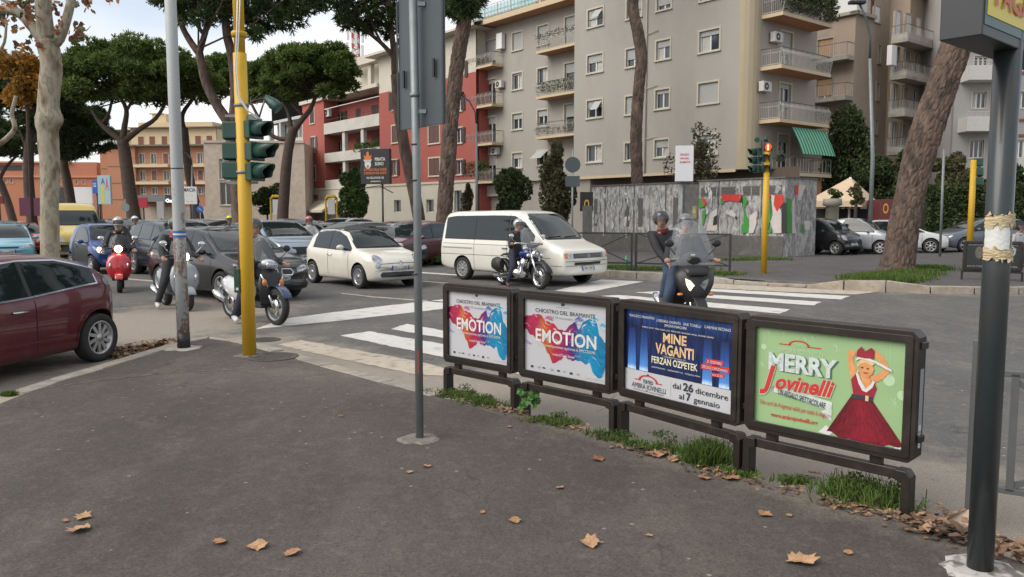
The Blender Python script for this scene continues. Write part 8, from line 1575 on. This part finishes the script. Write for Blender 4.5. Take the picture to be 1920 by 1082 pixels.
# ================================================================ poster covered cabins, far street furniture
M_CAB = mat('old_poster_residue',(.235,.23,.22),.9,col2=(.36,.355,.345),vs=9,thr=(.42,.56),stretch=(1,1,.45),var=.30,dirt=((.09,.085,.08),.8,5.5),bump=.5,bs=14); M_CABD = mat('bare_cabin_metal',(.095,.09,.085),.8,var=.2,vs=4,dirt=((.20,.20,.19),.5,3))
K0 = G(1468,482,.12); ZT = .12 + 3.15; fk = Fac(K0,FD); fs_ = Fac(K0,GD); sX = lambda x: fk.px(x,400)[0]; GRV = [mat('vent_slat',(.13,.13,.125),.7)]
def cabin(label,s0,s1,dep,zt,grilles,scraps,seed,side=True,n0=0.):
    f = fk.shift(n0); r = wthing('utility_cabin',label,'utility cabin',f.p((s0 + s1) / 2,0,.12)); a,b,c,d = [f.p(s,n,0) for s,n in ((s0,0),(s1,0),(s1,-dep),(s0,-dep))]
    mb = MB(); hull(mb,[(p.x,p.y) for p in (a,b,c,d)],.12,zt); mb.build('wall',M_CAB,r); q = MB(); f.box(q,s0 - .04,s1 + .05,-dep - .04,.06,zt,zt + .06); q.build('roof',M_CABD,r)
    q = MB(); f.box(q,s0,s1,.001,.035,.12,.95); q.build('plinth',M_CABD,r)
    for ga,gb,gc,gd in grilles:
        g_ = MB(); f.box(g_,ga,gb,.0,.012,gc,gd); gr = g_.build('vent',M_CABD,r); k = max(3,int((gd - gc) / .055)); q = MB()
        for i in range(k): z = gc + (gd - gc) * i / k; f.box(q,ga + .01,gb - .01,.012,.032,z + .01,z + .038)
        tag(q.build('slat',GRV,gr),kind='stuff')
    n = int((s1 - s0) / .95)
    for i in range(1,n): s = s0 + (s1 - s0) * i / n; q = MB(); f.box(q,s - .02,s + .02,.001,.03,.95,zt); q.build('joint_strip',M_CABD if i % 2 else M_CAB,r)
    rs = random.Random(seed); sm = [mat('paper_scrap_%s' % k_,c_,.8,var=.25,vs=8) for k_,c_ in (('white',(.48,.47,.45)),('grey',(.30,.30,.29)),('blue',(.24,.26,.28)),('dark',(.10,.10,.10)))]
    for i in range(scraps):
        s,z = rs.uniform(s0 + .2,s1 - .2),rs.uniform(.95,zt - .15); w,h = rs.uniform(.03,.14),rs.uniform(.06,.4); k = 11; P = []
        for j in range(k): a = 2 * math.pi * j / k; q_ = rs.uniform(.55,1.1); P.append(f.p(min(s1 - .02,max(s0 + .02,s + w * q_ * math.cos(a))),.034 + .0012 * (i % 9) + (.04 if rs.random() < .15 else 0) * max(0,math.sin(a)),min(zt - .02,z + h * q_ * math.sin(a))))
        MB().add(P,[tuple(range(k))]).build('paper_scrap',sm[rs.choice((0,1,1,2,1,0))],r)
    return r,f
g1 = [(sX(a) ,sX(b),1.25,2.6) for a,b in ((1114,1120),(1172,1180),(1197,1205),(1262,1271))]
ca,_ = cabin('long grey utility cabin with peeled poster residue behind the barrier',sX(1109),sX(1279),2.6,ZT - .05,g1,46,1)
zr = lambda y,x=1400: fk.px(x,y)[1]
g2_ = [(sX(a),sX(b),2.62,3.0) for a,b in ((1314,1345),(1352,1378),(1392,1423),(1440,1464))] + [(sX(a),sX(b),.35,.75) for a,b in ((1352,1362),(1391,1404),(1406,1418),(1437,1447),(1449,1459))]
cb,_ = cabin('grey utility cabin with torn red green black and white posters behind the far signal pole',sX(1310),0,2.35,ZT,g2_,40,2)
q = MB(); fk.box(q,sX(1279) + .01,sX(1310) - .01,-2,-.12,.12,ZT - .12); q.build('link_panel',M_CABD,ca); q = MB(); sg_ = sX(1299); fk.box(q,sg_ - .13,sg_ + .13,-.12,-.10,1.65,2.2); w_ = q.build('warning_sign',mat('warning_sign_grey',(.22,.20,.12),.6),ca); q = MB(); q.add([fk.p(sg_ - .10,-.095,1.9),fk.p(sg_ + .10,-.095,1.9),fk.p(sg_,-.095,2.12)],[(0,1,2)]); q.build('triangle',mat('faded_yellow',(.40,.33,.06),.6),w_)
CP_ = {'r': mat('poster_red',(.48,.035,.02),.6,var=.1),'g': mat('poster_green',(.04,.24,.035),.6,var=.12),'k': mat('poster_black',(.02,.02,.02),.6),'w': mat('poster_paper',(.50,.46,.42),.8,var=.12,vs=6)}
PXP = lambda x,y: (1090 + x * .2344,320 + y * .2344)
for nm,col,pts in (('l','g',[(940,225),(965,222),(985,290),(940,300)]),('l','r',[(958,225),(985,220),(1000,262),(985,285)]),('l','g',[(968,320),(998,310),(990,380),(975,440),(965,440)]),('l','w',[(1040,330),(1085,300),(1088,470),(1070,482),(1000,480),(1010,420)]),('l','k',[(1060,370),(1086,355),(1086,430),(1052,440)]),('m','r',[(1112,190),(1288,190),(1262,250),(1190,238),(1140,250)]),('m','g',[(1112,215),(1140,262),(1112,272)]),('m','k',[(1288,192),(1290,262),(1262,250)]),('m','g',[(1290,192),(1335,240),(1300,300),(1345,430),(1338,500),(1280,500),(1280,440),(1300,420)]),('m','w',[(1345,360),(1405,320),(1400,430),(1375,500),(1338,500)]),('m','w',[(1170,345),(1200,310),(1235,345),(1240,380),(1190,360)]),('m','k',[(1232,360),(1246,372),(1240,390),(1230,380)]),('r','g',[(1480,230),(1512,225),(1516,380),(1500,440),(1522,480),(1515,498),(1482,498)]),('r','r',[(1486,190),(1515,190),(1508,238),(1490,226)]),('r','w',[(1518,192),(1545,200),(1600,330),(1600,500),(1540,500),(1510,410),(1532,360)]),('r','r',[(1548,190),(1612,190),(1628,240),(1565,330),(1538,270)]),('r','k',[(1604,270),(1645,250),(1642,500),(1602,500)]),('r','k',[(1484,440),(1502,445),(1495,485),(1484,488)])):
    MB().add([fk.p(fk.px(*PXP(x,y),.05)[0],.05 + .002 * 'wgrk'.index(col),fk.px(*PXP(x,y),.05)[1]) for x,y in pts[::-1]],[tuple(range(len(pts)))]).build('torn_poster',CP_[col],cb)
for col,pts in (('g',[(1646,215),(1688,230),(1680,300),(1690,500),(1648,505)]),('w',[(1690,250),(1712,210),(1708,380),(1722,500),(1690,502)]),('r',[(1712,115),(1742,115),(1735,190),(1712,200)]),('w',[(1742,115),(1800,118),(1780,170),(1760,235),(1735,235)]),('g',[(1762,430),(1785,430),(1785,500),(1765,495)]),('w',[(1785,400),(1835,405),(1832,470),(1790,475)]),('w',[(1635,75),(1650,120),(1660,138),(1630,128)])):
    MB().add([fs_.p(fs_.px(*PXP(x,y),.03)[0],.012 + .002 * 'wgrk'.index(col),fs_.px(*PXP(x,y),.03)[1]) for x,y in pts[::-1]],[tuple(range(len(pts)))]).build('torn_poster',CP_[col],cb)
# white light box, small cabinet and pole behind the cabins
def fsign(name,label,cat,x0,x1,y0,y1,Y,m,dep=.15,yaw=0.,pole=None,pm=None,lines=(),base=True):
    a = AT(x0,(y0 + y1) / 2,Y); b = AT(x1,(y0 + y1) / 2,Y); z1,z0 = AT((x0 + x1) / 2,y0,Y).z,AT((x0 + x1) / 2,y1,Y).z; c = (a + b) / 2; w = (b - a).length; r = thing(name,label,cat,(c.x,c.y,.0),yaw); MB().box(-w / 2,w / 2,0,dep,z0,z1).build('panel',m,r,bevel=.01)
    if pole is not None: MB().tube([(pole * w,dep / 2 + .05,0),(pole * w,dep / 2 + .05,z0 + .05)],.06,10).build('post',pm or M_GALV,r)
    for st,u,v,h,w_,mt in lines: txt(st,-w / 2 + u * w,z0 + v * (z1 - z0),h * (z1 - z0),mt,r,w=w_ * w,y=-.006,bold=.02)
    return r
RD = mat('sign_red',(.5,.03,.05),.5)
lb = fsign('light_box','small white light box with red lettering above the cabins','sign',1267,1300,273,340,33.5,mat('light_box_white',(.62,.62,.64),.4),.3,R(-8),-.1,M_GALV,(('SPAZIO',.25,.72,.06,.5,RD),('DISPONIBILE',.25,.62,.045,.5,RD),('ALMATSI',.22,.51,.06,.6,RD)))
fsign('butcher_billboard','black billboard with white pig head and orange hat reading PIRATA SUINO','billboard',673,733,279,345,50,mat('billboard_black',(.012,.013,.015),.4),.3,R(-18),.2,M_DARKM,(('PIRATA',.50,.66,.09,.36,M_PW),('SUINO',.50,.53,.09,.30,M_PW),('BOTTEGA DELLA CARNE',.12,.38,.065,.78,mat('print_orange',(.62,.16,.02),.5)),("E SPECIALITA' DEL GUSTO",.12,.28,.065,.78,MATS['print_orange']),('VIA DELLE PIGNE 108',.2,.15,.055,.6,M_PW),('piratasuino.it',.35,.06,.045,.34,M_PW)))
o_ = bpy.data.objects['butcher_billboard']; zz0,zz1 = AT(700,345,50).z,AT(700,279,50).z; H_ = zz1 - zz0; q = MB(); cc = lambda x,z,a,b: [(x + a * math.cos(i * .5),-.008,zz0 + z * H_ + b * math.sin(i * .5)) for i in range(13)][::-1]
q.add(cc(-.48,.56,.22,.26),[tuple(range(13))]); q.add([(-.78,-.008,zz0 + .70 * H_),(-.2,-.008,zz0 + .70 * H_),(-.3,-.008,zz0 + .62 * H_),(-.68,-.008,zz0 + .62 * H_)],[(0,3,2,1)][0:1]); q.build('pig_head',M_PW,o_)
q = MB(); q.add([(-.74,-.012,zz0 + .84 * H_),(-.70,-.012,zz0 + .69 * H_),(-.26,-.012,zz0 + .69 * H_),(-.22,-.012,zz0 + .84 * H_),(-.36,-.012,zz0 + .78 * H_),(-.42,-.012,zz0 + .92 * H_),(-.54,-.012,zz0 + .92 * H_),(-.60,-.012,zz0 + .78 * H_)],[(0,1,7),(1,2,4,7),(2,3,4),(4,5,6,7)]); q.build('orange_hat',MATS['print_orange'],o_); MB().add(cc(-.48,.50,.09,.10),[tuple(range(13))]).build('snout',MATS['print_orange'],o_)
for k_ in (-1,1): MB().bar((.2,.2,zz0 - .1),(k_ * 1.1,.2,zz0 - .25 - .3 * (k_ > 0)),.05,.05).build('strut',M_DARKM,o_)
fsign('pharmacy_sign','small white sign reading FARMACIA with yellow and red bands right of the grey pole','sign',330,369,350,383,52,M_PW,.1,0,.15,M_DARKM,(('FARMACIA',.05,.72,.2,.9,M_INK),('- - - -',.1,.45,.12,.7,mat('sign_yellow',(.6,.5,.03),.5)),('- - - -',.1,.12,.12,.7,RD)))
fsign('red_poster','small red poster panel beside the leaning pine trunk at left','poster',259,276,370,390,62,RD,.1,0,0,M_DARKM); fsign('white_totem','white totem sign in front of the terracotta building','sign',294,307,378,410,70,M_PW,.2,0,0,M_DARKM); fsign('blank_billboard','blank bright white billboard behind the pine trunk at left','billboard',137,173,351,386,75,mat('bright_white_panel',(.85,.85,.85),.6),.2,0,0,M_DARKM)
fsign('purple_banner','dark purple banner behind the yellow van','banner',36,76,371,405,58,mat('purple_banner',(.10,.02,.05),.7),.1,0,0,M_DARKM); fsign('blue_sign','small vertical blue sign with white letters left of the pencil poster','sign',173,182,338,363,55,M_PLB,.2,0,.2,M_DARKM,(('GE',.15,.5,.3,.7,M_PW),))
pp = fsign('pencil_poster','large colourful poster with a yellow pencil on black posts','poster',183,207,329,383,50,mat('poster_sky',(.35,.48,.50),.5),.2,0,-.5,M_DARKM,(('A',.28,.7,.2,.3,M_PLB),('A',.62,.5,.4,.25,mat('poster_pink',(.6,.06,.25),.5)),('I',.30,.06,.62,.22,MATS['sign_yellow'])))
fsign('red_shop_sign','dark red sign at the far left edge','sign',-12,6,368,382,60,mat('dark_red_sign',(.12,.01,.015),.6),.1,0,0,M_DARKM); fsign('ad_lightbox','dark advertising case with a yellow emblem left of the cabins','sign',1088,1112,360,396,38,M_BLK,.2,0,0,M_DARKM,(('O',.3,.15,.45,.4,mat('emblem_yellow',(.55,.35,.03),.5)),)); fsign('meter_cabinet','small grey cabinet standing left of the long cabin','cabinet',1093,1110,386,474,36.5,M_CABD,.3)
for x,lab in ((517,'yellow framed bus stop shelter right of the yellow pole'),(620,'yellow framed bus stop case left of the conical tree')):
    r = fsign('bus_stop',lab,'bus stop',x - 6,x + 8,374,402,62,M_PW,.1); c = MATS['faded_yellow']; q = MB(); yl = mat('bus_stop_yellow',(.55,.36,.02),.5); w = .42
    for sx in (-1,1): MB().box(sx * w - .05,sx * w + .05,-.05,.15,0,3.0).build('post',yl,r)
    MB().tube([(-w,.05,2.95),(-w * .6,.05,3.2),(w * .6,.05,3.2),(w,.05,2.95)],.12,8).build('hood',yl,r)
def rsign(name,label,x,y,rad,Y,m,extra=None,side=0):
    p = AT(x,402,Y); r = wthing(name,label,'road sign',(p.x,p.y,0)); zc = AT(x,y,Y).z; q = MB(); R_ = rad * Y / F; q.tube([(p.x,p.y - .05,zc),(p.x,p.y - .03,zc)],R_,24); q.build('disc',m,r); MB().tube([(p.x + side,p.y - .01,.1),(p.x + side,p.y - .01,zc + R_ * 1.9)],.035,10).build('post',M_GALV,r)
    if extra: x0,x1,y0,y1 = extra; q = MB(); a = AT(x0,y1,Y); b = AT(x1,y0,Y); q.box(a.x,b.x,p.y - .05,p.y - .03,a.z,b.z); q.build('plate',M_PLATE,r)
    return r
rsign('road_sign','grey back of a round road sign with small plate behind the white van',1073,309,14.5,30,M_PLATE,(1060,1087,330,350)); rb_ = rsign('road_sign','round blue arrow sign at the corner of the stone building',376,392,6.5,52,M_PLB)
p = AT(376,392,51.9); MB().bar(p + Vector((-.1,-.03,.08)),p + Vector((.08,-.03,-.1)),.06,.02).build('arrow',M_PW,rb_); rsign('road_sign','pale round sign back left of the pine trunk by the red poster',236,389,8,55,M_GALV)
def lamp(label,x,Y,ytop,arm,head,w,th=.06):
    p = AT(x,402,Y); r = wthing('street_lamp',label,'street lamp',(p.x,p.y,0)); a = AT(x - 1,ytop,Y); q = MB(); q.tube([(p.x,p.y,0),(p.x,p.y,a.z * .5),a],[w,w * .85,w * .6],12); q.build('pole',M_GALV,r); MB().tube([a] + pts_at(arm,Y),w * .5,8).build('arm',M_PLATE,r); h = AT(*head,Y); MB().box(h.x - .35,h.x + .35,h.y - .15,h.y + .15,h.z - .06,h.z + .08).build('lamp_head',M_DARKM,r,bevel=.03); return r
lamp('tall street lamp with curved arm in front of the taupe building',1632,36,110,[(1632,70),(1624,35),(1612,8)],(1607,5),.10); lamp('grey street lamp with curved arm at the left corner of the grey block',894,44,232,[(891,210),(880,190),(862,176)],(858,175),.085); lamp('small street lamp partly hidden by the grey pole',361,60,310,[(359,298),(350,288),(338,284)],(334,284),.10)
p = AT(1766,402,33); r = wthing('thin_post','thin grey post right of the leaning pine','post',(p.x,p.y,.12)); MB().tube([(p.x,p.y,.12),AT(1770,280,33)],.05,10).build('shaft',M_GALV,r)
fsign('shop_sign','small lit white sign on the grey canopy of the terracotta building','sign',309,324,372,380,140.6,M_DARKM,.2,0,None,None,(('Ga',.1,.1,.8,.8,mat('lit_white_sign',(.7,.75,.9),.5,emit=1.0,ecol=(.75,.85,1))),))
# barrier in front of the cabins
M_BF = mat('black_barrier_paint',(.020,.020,.019),.5,var=.2); A_,B_ = G(1062,505,.14),G(1368,513,.14)
def barrier(label,a,b,zt=1.12,zb=.22):
    r = wthing('street_barrier',label,'barrier',a,'black crossed barriers in front of the cabins'); d = (b - a)
    for t in (0,1): MB().bar(a + d * t,a + d * t + Vector((0,0,zt + .02)),.06,.06,up=d.normalized()).build('post',M_BF,r)
    for z in (zt,zb): MB().bar(a + Vector((0,0,z)),b + Vector((0,0,z)),.045,.045).build('rail',M_BF,r)
    m_ = a.lerp(b,.5) + Vector((0,0,(zt + zb) / 2))
    for t,z in ((.01,zt),(.99,zt),(.01,zb),(.99,zb)): MB().bar(m_,a.lerp(b,t) + Vector((0,0,z)),.03,.03).build('brace',M_BF,r)
    return r
m1,m2 = G(1184,507,.14),G(1192,507,.14); barrier('black crossed barrier panel between the white van and the passenger on the maxi scooter',A_,m1); barrier('black crossed barrier panel behind the riders of the maxi scooter',m2,B_)
# far signal with lit red man
p = G(1432,513,.12); YF = p.y; r = wthing('traffic_light','yellow traffic light pole with lit red pedestrian lamp in front of the cabins','traffic light',p); MB().tube([p,(p.x,p.y,AT(1432,285,YF).z)],.085,18).build('pole',M_YEL,r)
M_RED = mat('lit_red_lens',(.25,.01,.005),.4,emit=2.2,ecol=(1,.03,.01)); MAN = mat('lit_red_man',(.9,.2,.1),.4,emit=7,ecol=(1,.12,.05))
for x,y in ((1416,285),(1416,301),(1416,317)): sig_head(r,AT(x,y * 1.0,YF),R(-72),hood=.24)
for x,y,l_ in ((1440,276,M_RED),(1436,296,None),(1464,296,None),(1437,316,None)): sig_head(r,AT(x,y,YF - .06),R(-14),hood=.22,lit=l_)
hc = AT(1440,276,YF - .09); q = MB(); q.ball(hc + Vector((0,-.0,.065)),(.018,.004,.02),8); q.box(hc.x - .024,hc.x + .024,hc.y - .004,hc.y,hc.z - .02,hc.z + .045); q.box(hc.x - .022,hc.x - .004,hc.y - .004,hc.y,hc.z - .085,hc.z - .02); q.box(hc.x + .004,hc.x + .022,hc.y - .004,hc.y,hc.z - .085,hc.z - .02); q.build('red_man',MAN,r)
q = MB(); a = AT(1420,262,YF); q.tube([a,a + Vector((-.06,-.18,-.02))],[.06,.075],14); q.tube([AT(1436,266,YF),AT(1436,256,YF)],[.06,.05],12); q.tube([AT(1428,290,YF),AT(1428,262,YF)],.02,8); q.build('sounder',M_SIG,r)
p = AT(1821,402,31); p.z = .12; r = wthing('traffic_light','yellow traffic light pole seen left of the dark green post','traffic light',p); MB().tube([p,(p.x,p.y,AT(1821,300,31).z)],.11,16).build('pole',M_YEL,r)
for y in (304,322,340): sig_head(r,AT(1835,y,31),R(150),hood=.1,s=.33)
# parasol, red stand, urn with topiary
c = AT(1592,402,42); z0,z1 = AT(1592,377,42).z,AT(1592,332,42).z; r = wthing('parasol','large beige pyramid canopy behind the parked microcars','parasol',(c.x,c.y,0)); hw = 68 * 42 / F; P4 = [(c.x - hw,c.y + 1,z0),(c.x,c.y - hw * .8,z0),(c.x + hw,c.y + 1,z0),(c.x,c.y + hw,z0)]; q = MB(); q.add(P4 + [(c.x,c.y,z1)] + [(x,y,z - .3) for x,y,z in P4],[(0,1,4),(1,2,4),(2,3,4),(3,0,4),(0,5,6,1),(1,6,7,2)]); q.build('canvas',mat('canopy_beige',(.55,.42,.29),.9,var=.06),r); q = MB(); q.tube([(c.x,c.y,0),(c.x,c.y,z1)],.06,8); q.build('post',M_WFRAME,r); q = MB(); q.box(c.x - hw * .9,c.x + hw * .9,c.y + .8,c.y + .95,.1,z0 - .4); q.build('side_cloth',mat('dark_cloth',(.035,.034,.033),.9),r)
fsign('small_kiosk','small dark red kiosk with a rainbow poster left of the leaning pine','kiosk',1649,1684,374,466,40,mat('kiosk_red',(.13,.03,.03),.6),1.5,0,None,None,(('O',.15,.72,.2,.3,mat('rainbow_print',(.6,.3,.02),.5)),('o',.55,.72,.15,.22,MATS['poster_green'])))
c = AT(1560,402,37); r = wthing('stone_urn','pale stone urn with round clipped plant in front of the parasol','planter',(c.x,c.y,0)); zb_ = AT(1560,385,37).z; MB().lathe([(.25,0),(.3,zb_ * .5),(.28,zb_ - .05),(.42,zb_),(.40,zb_ + .30),(0,zb_ + .30)],16,Matrix.Translation((c.x,c.y,0))).build('urn',M_OLDC,r); V,Fc = leafcloud((c.x,c.y,AT(1560,366,37).z),(.36,.36,.32),900,.07,seed=3,lobes=9); npmesh('plant',V,Fc,M_SHG,r)
# ================================================================ grass, weeds and fallen leaves
M_GR = leafmat('grass_blades',(.07,.13,.022),.5,(.11,.16,.04),.35); M_LIT = mat('leaf_litter',(.27,.165,.095),.9,rnd=.55,col2=(.10,.06,.04),vs=8)
def grass(label,pts,n,h,w=.006,m=None,spread=.12,z=.12,kind_='grass'):
    rs = np.random.RandomState(n); P = np.array([tuple(G(x,y,z)) for x,y in pts]); i = rs.randint(0,len(P),n); C = P[i] + np.column_stack([rs.normal(0,spread,n),rs.normal(0,spread * .7,n),np.zeros(n)]); D = np.tile([0,0,1.],(n,1)); V,Fc = tufts(C,D,h,3,w,.42,rs); return tag(npmesh(kind_,V,Fc,m or M_GR),label,kind_,kind='stuff')
wl = [(836 + (975 - 836) * t,738 + (775 - 738) * t) for t in np.linspace(.05,1,9)]
grass('tufts of green grass along the feet of the EMOTION frames',wl[:6],330,.06,.004,spread=.07); grass('low grass between the second frame and the blue poster frame',[(1010,790),(1040,795),(1070,798),(1120,815),(1150,825),(1190,835),(1215,842),(1240,842),(1280,850),(1060,792)],480,.05,.004,spread=.06)
grass('bushy feathery weed under the blue theatre poster',[(1315,868),(1328,872),(1340,868),(1325,862)],380,.16,.003,spread=.06); grass('short grass tuft between the blue and green poster frames',[(1385,890),(1365,886),(1400,893),(1480,905),(1490,908)],200,.05,.004,spread=.05); grass('weeds at the foot of the green poster frame',[(1580,930),(1600,935),(1620,940),(1640,942),(1670,955),(1590,920)],380,.11,.004,spread=.08)
grass('bright grass around the leaning pine',[(1630,524),(1655,520),(1690,524),(1715,514),(1740,506),(1700,518),(1650,528),(1670,528)],5000,.16,.010,spread=.32); grass('grass strip on the median around the scaly pine',[(800,482),(815,478),(830,480),(845,484),(822,474),(850,490)],3500,.30,.014,spread=.5); grass('thin grass along the far kerb and cabin',[(1150,502),(1180,504),(1210,505),(1240,506),(1380,488),(1420,486),(1300,506),(1450,487),(1350,515)],2600,.10,.010,spread=.35); grass('grass tuft on the kerb at the left edge',[(14,743),(20,742)],160,.05,.004,spread=.03)
# broad leaved weed by the post feet
r = thing('broad_leaf_weed','broad leaved green weed growing at the feet between the two EMOTION frames','plant',G(990,778,.12)); 
for i in range(16):
    me = leaf_mesh('leaf',i + 40,.5) if i < 3 else None
    if me: me.materials.append(mat('weed_leaf_green',(.05,.13,.025),.6,var=.2)); WL = globals().setdefault('WL',[]); WL.append(me)
    o = bpy.data.objects.new('leaf',WL[i % 3]); link(o,r); s = rng.uniform(.06,.10); o.scale = (s * 1.2,s,s); o.location = (rng.uniform(-.06,.07),rng.uniform(-.05,.05),rng.uniform(.04,.20)); o.rotation_euler = (rng.uniform(.5,1.5),rng.uniform(-.4,.4),rng.uniform(-1,1))
# litter strips
def litter(label,pts,n,size,z=.122,spread=.10,up=.03):
    rs = np.random.RandomState(n); P = np.array([tuple(G(x,y,z)) for x,y in pts]); i = rs.randint(0,len(P),n); C = P[i] + np.column_stack([rs.normal(0,spread,n),rs.normal(0,spread * .8,n),rs.rand(n) * up + .004]); a = unit(np.column_stack([rs.normal(0,1,(n,2)),rs.normal(0,.25,n)])); b = unit(np.cross(a,np.column_stack([rs.normal(0,.35,(n,2)),np.ones(n)]))); s = size * rs.uniform(.4,1.2,(n,1)); c0 = C + b * s * .9
    V = np.stack([C - a * s,c0 - a * s * .3,C + a * s,C - b * s * .8],1).reshape(-1,3); return tag(npmesh('leaf_litter',V,np.arange(n * 4).reshape(-1,4),M_LIT),label,'leaf litter',kind='stuff')
litter('heap of dead leaves in the gutter behind the dark red car',[(212,668),(225,662),(240,658),(255,660),(270,652),(290,650),(305,648),(230,670),(248,664),(320,645)],1100,.035,.004,.13,.06); litter('dry leaves and bits along the feet of the frames',wl + [(1010,788),(1080,803),(1200,843),(1180,838),(1230,850),(1270,862),(1330,885),(1360,890),(1420,905),(1480,920),(1560,945),(1600,955),(1640,962),(1690,972),(1220,850)],900,.020,.122,.06,.02); litter('dry leaves heaped round the dark green post',[(1720,985),(1740,990),(1770,1000),(1790,1006),(1810,1012),(1870,1030),(1900,1040),(1920,1048),(1760,985),(1780,975)],480,.030,.122,.08,.05)
tag(MB().add([G(1785,992,.13),G(1840,1000,.13),G(1850,975,.16),G(1815,955,.22),G(1780,965,.20),G(1772,980,.14)],[(0,1,2,3,4,5)]).build('crumpled_paper',mat('brown_paper',(.36,.28,.22),.8,var=.25,vs=25,bump=.8,bs=20)),'crumpled brownish paper lying left of the dark green post','paper')
WM = leafmat('weed_leaves',(.055,.10,.025),.5,(.10,.12,.04),.3)
for x,y,w,h,n,lab in ((868,742,.17,.10,700,'clover like low weed under the first EMOTION frame'),(910,752,.12,.06,300,'small weed patch left of the right foot of the first frame'),(1035,788,.16,.06,420,'low weed patch right of the broad leaved weed'),(1160,820,.16,.07,480,'weed patch at the left foot of the blue poster frame'),(1248,838,.13,.13,420,'upright leafy weed under the middle of the blue poster'),(1328,866,.15,.20,1100,'tall feathery weed near the right foot of the blue poster frame'),(1490,905,.12,.05,300,'flat weed left below the green poster'),(1590,925,.17,.13,700,'leafy weed below the middle of the green poster'),(1650,940,.16,.16,800,'tall leafy weed left of the right foot of the green frame')):
    c = G(x,y,.12); r = thing('weed',lab,'weed',c,group='weeds along the poster frames'); V,Fc = leafcloud((0,0,h * .45),(w,w * .7,h * .6),n,.011,seed=x,lobes=14); npmesh('foliage',V,Fc,WM,r)
LFS = [(147,994,.16,2,'round torn tan leaf, left of all by the bottom edge'),(156,969,.12,2,'long narrow tan leaf above the round torn leaf at bottom left'),(122,976,.06,0,'tiny leaf scrap left of the narrow tan leaf'),(411,1016,.12,0,'tan lobed leaf left of the orange leaf near the bottom edge'),(484,1024,.14,2,'orange tan pointed leaf near the bottom edge, middle of a row of three'),(546,1037,.12,0,'flat tan leaf lowest of the row of three near the bottom'),(638,780,.07,1,'small brown leaf alone left of the sign post'),(800,874,.08,2,'small orange leaf just below the sign post foot'),(768,885,.06,2,'small pale scrap left of the orange leaf under the sign post'),(966,976,.10,0,'small tan leaf in the lower middle'),(905,960,.05,0,'tiny leaf fragment left of the lower middle leaf'),(1108,1018,.15,2,'pale tan leaf near the bottom edge right of centre'),(1504,1052,.20,2,'largest pale leaf near the bottom edge, left of the dark post'),(1434,964,.12,0,'tan leaf below the green poster frame'),(1050,914,.07,0,'small tan leaf below the two EMOTION frames'),(1122,861,.12,1,'reddish brown leaf below the second EMOTION frame'),(888,755,.17,1,'large reddish brown leaf in the weeds under the first frame'),(1232,853,.20,0,'large brown leaf under the blue theatre poster'),(1262,862,.13,2,'pale leaf right of the large brown one under the blue poster'),(1370,897,.16,0,'brown leaf at the foot right of the blue theatre poster'),(1320,896,.12,0,'tan leaf below the feathery weed'),(1527,888,.13,1,'dark curled leaf on the road side behind the green poster frame'),(1616,950,.20,0,'large tan leaf in the weeds under the green poster'),(1660,962,.15,2,'pale leaf beside the right foot of the green poster frame'),(1730,988,.15,0,'tan leaf right of the green poster frame foot'),(1590,1036,.07,0,'tiny tan leaf above the largest leaf'),(1218,1004,.05,2,'tiny pale fragment right of the tan leaf near the bottom'),(1480,966,.05,0,'leaf fragment right of the leaf below the green frame'),(955,800,.06,0,'small leaf at the edge of the weeds under the second frame')]
LMS = []
for i in range(9): me = leaf_mesh('fallen_leaf',i + 10,.22 + .05 * (i % 3),.02); me.materials.append(LM[(0,1,2)[i % 3]]); LMS.append(me)
for x,y,s,c,lab in LFS:
    o = bpy.data.objects.new('fallen_leaf',LMS[c + 3 * rng.randrange(3)]); link(o); o.location = G(x,y,.128 if x != 1527 else .03); s *= .92; o.scale = (s,s,s); o.rotation_euler = (rng.uniform(-.15,.15),rng.uniform(-.15,.15),rng.uniform(0,6.28)); tag(o,lab,'leaf','fallen plane leaves on the pavement')
o = thing('plastic_bottle','green plastic bottle standing at the barrier left of the maxi scooter','bottle',G(1174,500,.14)); MB().lathe([(0,0),(.05,0),(.05,.22),(.03,.30),(.018,.33),(.018,.36),(0,.36)],12).build('bottle',clearm('green_plastic',(.08,.35,.2),.8),o)
